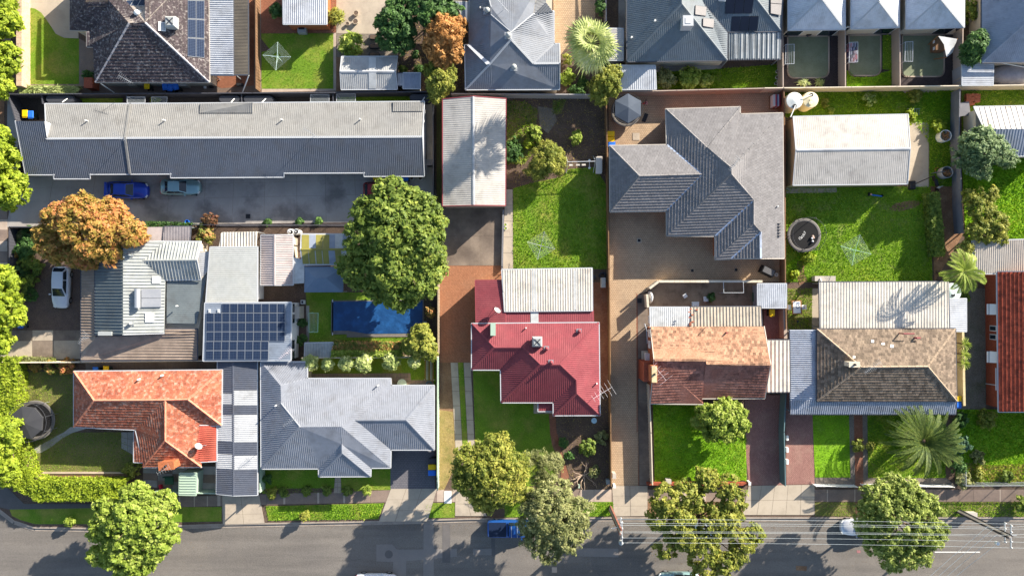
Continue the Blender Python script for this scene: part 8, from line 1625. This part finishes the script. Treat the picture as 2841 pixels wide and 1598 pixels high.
# walled yard clutter
t, c = item('folding_chair', 'white folding chair in the walled back yard', 'chair', C2.p(1790, 75), .4); MB().box((c.x, c.y, .42), (.42, .42, .05), .6).build('seat', m_whitep, t); MB().box((c.x - .15, c.y + .15, .65), (.42, .05, .45), .6).build('backrest', m_whitep, t)
for x, y, sz, m, l_, n_ in ((1885, 155, (.75, .5, .5), m_whitep, 'white storage tub against the beige ribbed patio', 'storage_tub'), (1995, 105, (.55, .55, .3), m_whitep, 'square white tray in the walled back yard', 'tray'), (2475, 85, (.4, 1.0, .4), m_grn, 'green crate stack beside the square shed', 'crate_stack')): p = P(C2.p(x, y)); tag(MB().taper(p, (sz[0] * .9, sz[1] * .9), sz[:2], sz[2]).build(n_, m), l_, 'box')
k = [P(p, 1.9) for p in C1('2172,1365 2368,1365')] + [P(p, 1.9) for p in C2('2372,44 2176,44')]; t = thing('pergola_frame', 'square white pipe frame over the walled back yard', 'frame', ((k[0] + k[2]) / 2).to_2d().to_3d()); MB().path(k + [k[0]], .03).build('top_frame', m_gutw, t)
for p in k: MB().tube((p.x, p.y, 0), p, .03).build('post', m_gutw, t)
t, c = item('white_tarp', 'crumpled white tarp over the yard wall corner', 'tarp', C2.p(1462, 90), 1.5); MB().lathe((c.x, c.y, .1), [(.5, 0), (.42, .8), (.3, 1.3), (.1, 1.6), (0, 1.62)], 9, .55, 1.4).build('tarp', m_wwhite, t)
t, c = item('covered_trailer', 'grey tarpaulin-covered trailer beside the squat grey shed', 'covered trailer', D0.p(2460, 745), .6); MB().lathe((c.x, c.y, 0), [(2.0, 0), (1.95, .5), (1.6, .95), (.9, 1.2), (.2, 1.3), (0, 1.31)], 18, 1.15, .62).build('tarp', mat('grey_tarp', 'a5a3a8', '8f8d94', sc=1.2, bump=.5, bsc=4), t, smooth=True)
for i, (x0, y0, x1, y1) in enumerate(((2340, 625, 2576, 680),)): tag(MB().tube(P(D0.p(x0, y0), 2.0), P(D0.p(x1 + 60, y1), 2.0), .05).build('white_pipe', m_whitep), 'long white pipe slanting over the covered trailer', 'pipe')
t, c = item('motorbike', 'small dark motorbike parked beside the dirt path', 'motorbike', D1.p(1712, 395), .5); MB().box((c.x - .05, c.y + .1, .55), (.3, .8, .2), .3).build('seat', m_blackp, t); MB().tube((c.x - .25, c.y + .6, .3), (c.x - .15, c.y + .6, .3), .3, .3, 14).build('wheel', m_tyre, t); MB().tube((c.x + .1, c.y - .55, .3), (c.x + .2, c.y - .55, .3), .3, .3, 14).build('wheel', m_tyre, t); MB().box((c.x + .1, c.y - .4, .95), (.7, .05, .05), .3).build('handlebar', m_metal, t); MB().lathe((c.x + .12, c.y - .42, .7), [(0, 0), (.14, 0), (.14, .1), (0, .12)], 12).build('headlamp', m_conc, t)
# side paving clutter by the dark tiled house
for x, y, sz, m, l_, n_ in ((1840, 858, (1.1, .45, .9), m_gutter, 'white cabinet beside the blue bins under the dark eave', 'white_cabinet'), (1345, 852, (.9, .5, .8), m_conc, 'pale air conditioner box under the dark eave', 'air_conditioner'), (1585, 850, (.3, .3, .5), m_greyp, 'small grey box between the bins', 'grey_box'), (2105, 862, (.35, .35, .4), m_blackp, 'small black tub beside the brick patio', 'black_tub'), (2040, 870, (.25, .35, .2), m_whitep, 'white watering can on the side paving', 'watering_can'), (2390, 850, (.7, .3, .4), m_blackp, 'black planter trough on the brick patio', 'black_trough')): p = P(A0.p(x, y)); tag(MB().taper(p, (sz[0], sz[1]), (sz[0] * .94, sz[1] * .94), sz[2]).build(n_, m), l_, n_.split('_')[-1])
c = P(A0.p(950, 860)); t = thing('brick_pier', 'square red brick pier at the dark tiled house corner', 'pier', (c.x, c.y, 0)); MB().box((c.x, c.y, .7), (.8, 1.0, 1.4)).build('pier', m_wbrick, t); MB().box((c.x, c.y, 1.43), (.9, 1.1, .08)).build('cap', m_wbrick, t)
for x0, y0, x1, y1, l_ in ((1000, 830, 1135, 925, 'white pipe slanting beside the brick pier'), (2470, 750, 2405, 925, 'white pole slanting from the smoky patio corner')): tag(MB().tube(P(A0.p(x0, y0), 2.3), P(A0.p(x1, y1), .4), .06).build('white_pipe', m_whitep), l_, 'pipe')
# yard of the left house
for x, y, l_ in ((1870, 775, 'blue bucket among the driveway plants'),): p = P(A1.p(x, y)); tag(MB().lathe((p.x, p.y, 0), [(.18, 0), (.24, .4), (.2, .4), (.17, .05), (0, .05)], 14).build('bucket', m_blu), l_, 'bucket')
e = P(B2.p(512, 135)); t = thing('pump_box', 'small white pool pump box beside the gazebo', 'pump', (e.x, e.y, 0)); MB().box((e.x, e.y, .3), (.36, .42, .6)).build('box', m_whitep, t); MB().box((e.x, e.y, .62), (.22, .28, .03)).build('lid', m_dgrey, t)
p = P(B2.p(478, 235)); t = thing('hot_water_box', 'cream water heater on the white solar building wall', 'water heater', (p.x, p.y, 0)); MB().box((p.x, p.y, .9), (.75, 1.3, 1.8)).build('cabinet', m_gutter, t); MB().tube((p.x - .35, p.y + .35, 1.85), (p.x - .3, p.y + .35, 2.6), .1).build('flue', m_dgrey, t)
p = P(B2.p(1718, 355)); tag(MB().box((p.x, p.y, .2), (.35, .6, .4)).build('skimmer_box', m_greyp), 'small grey skimmer box at the pool edge', 'box')
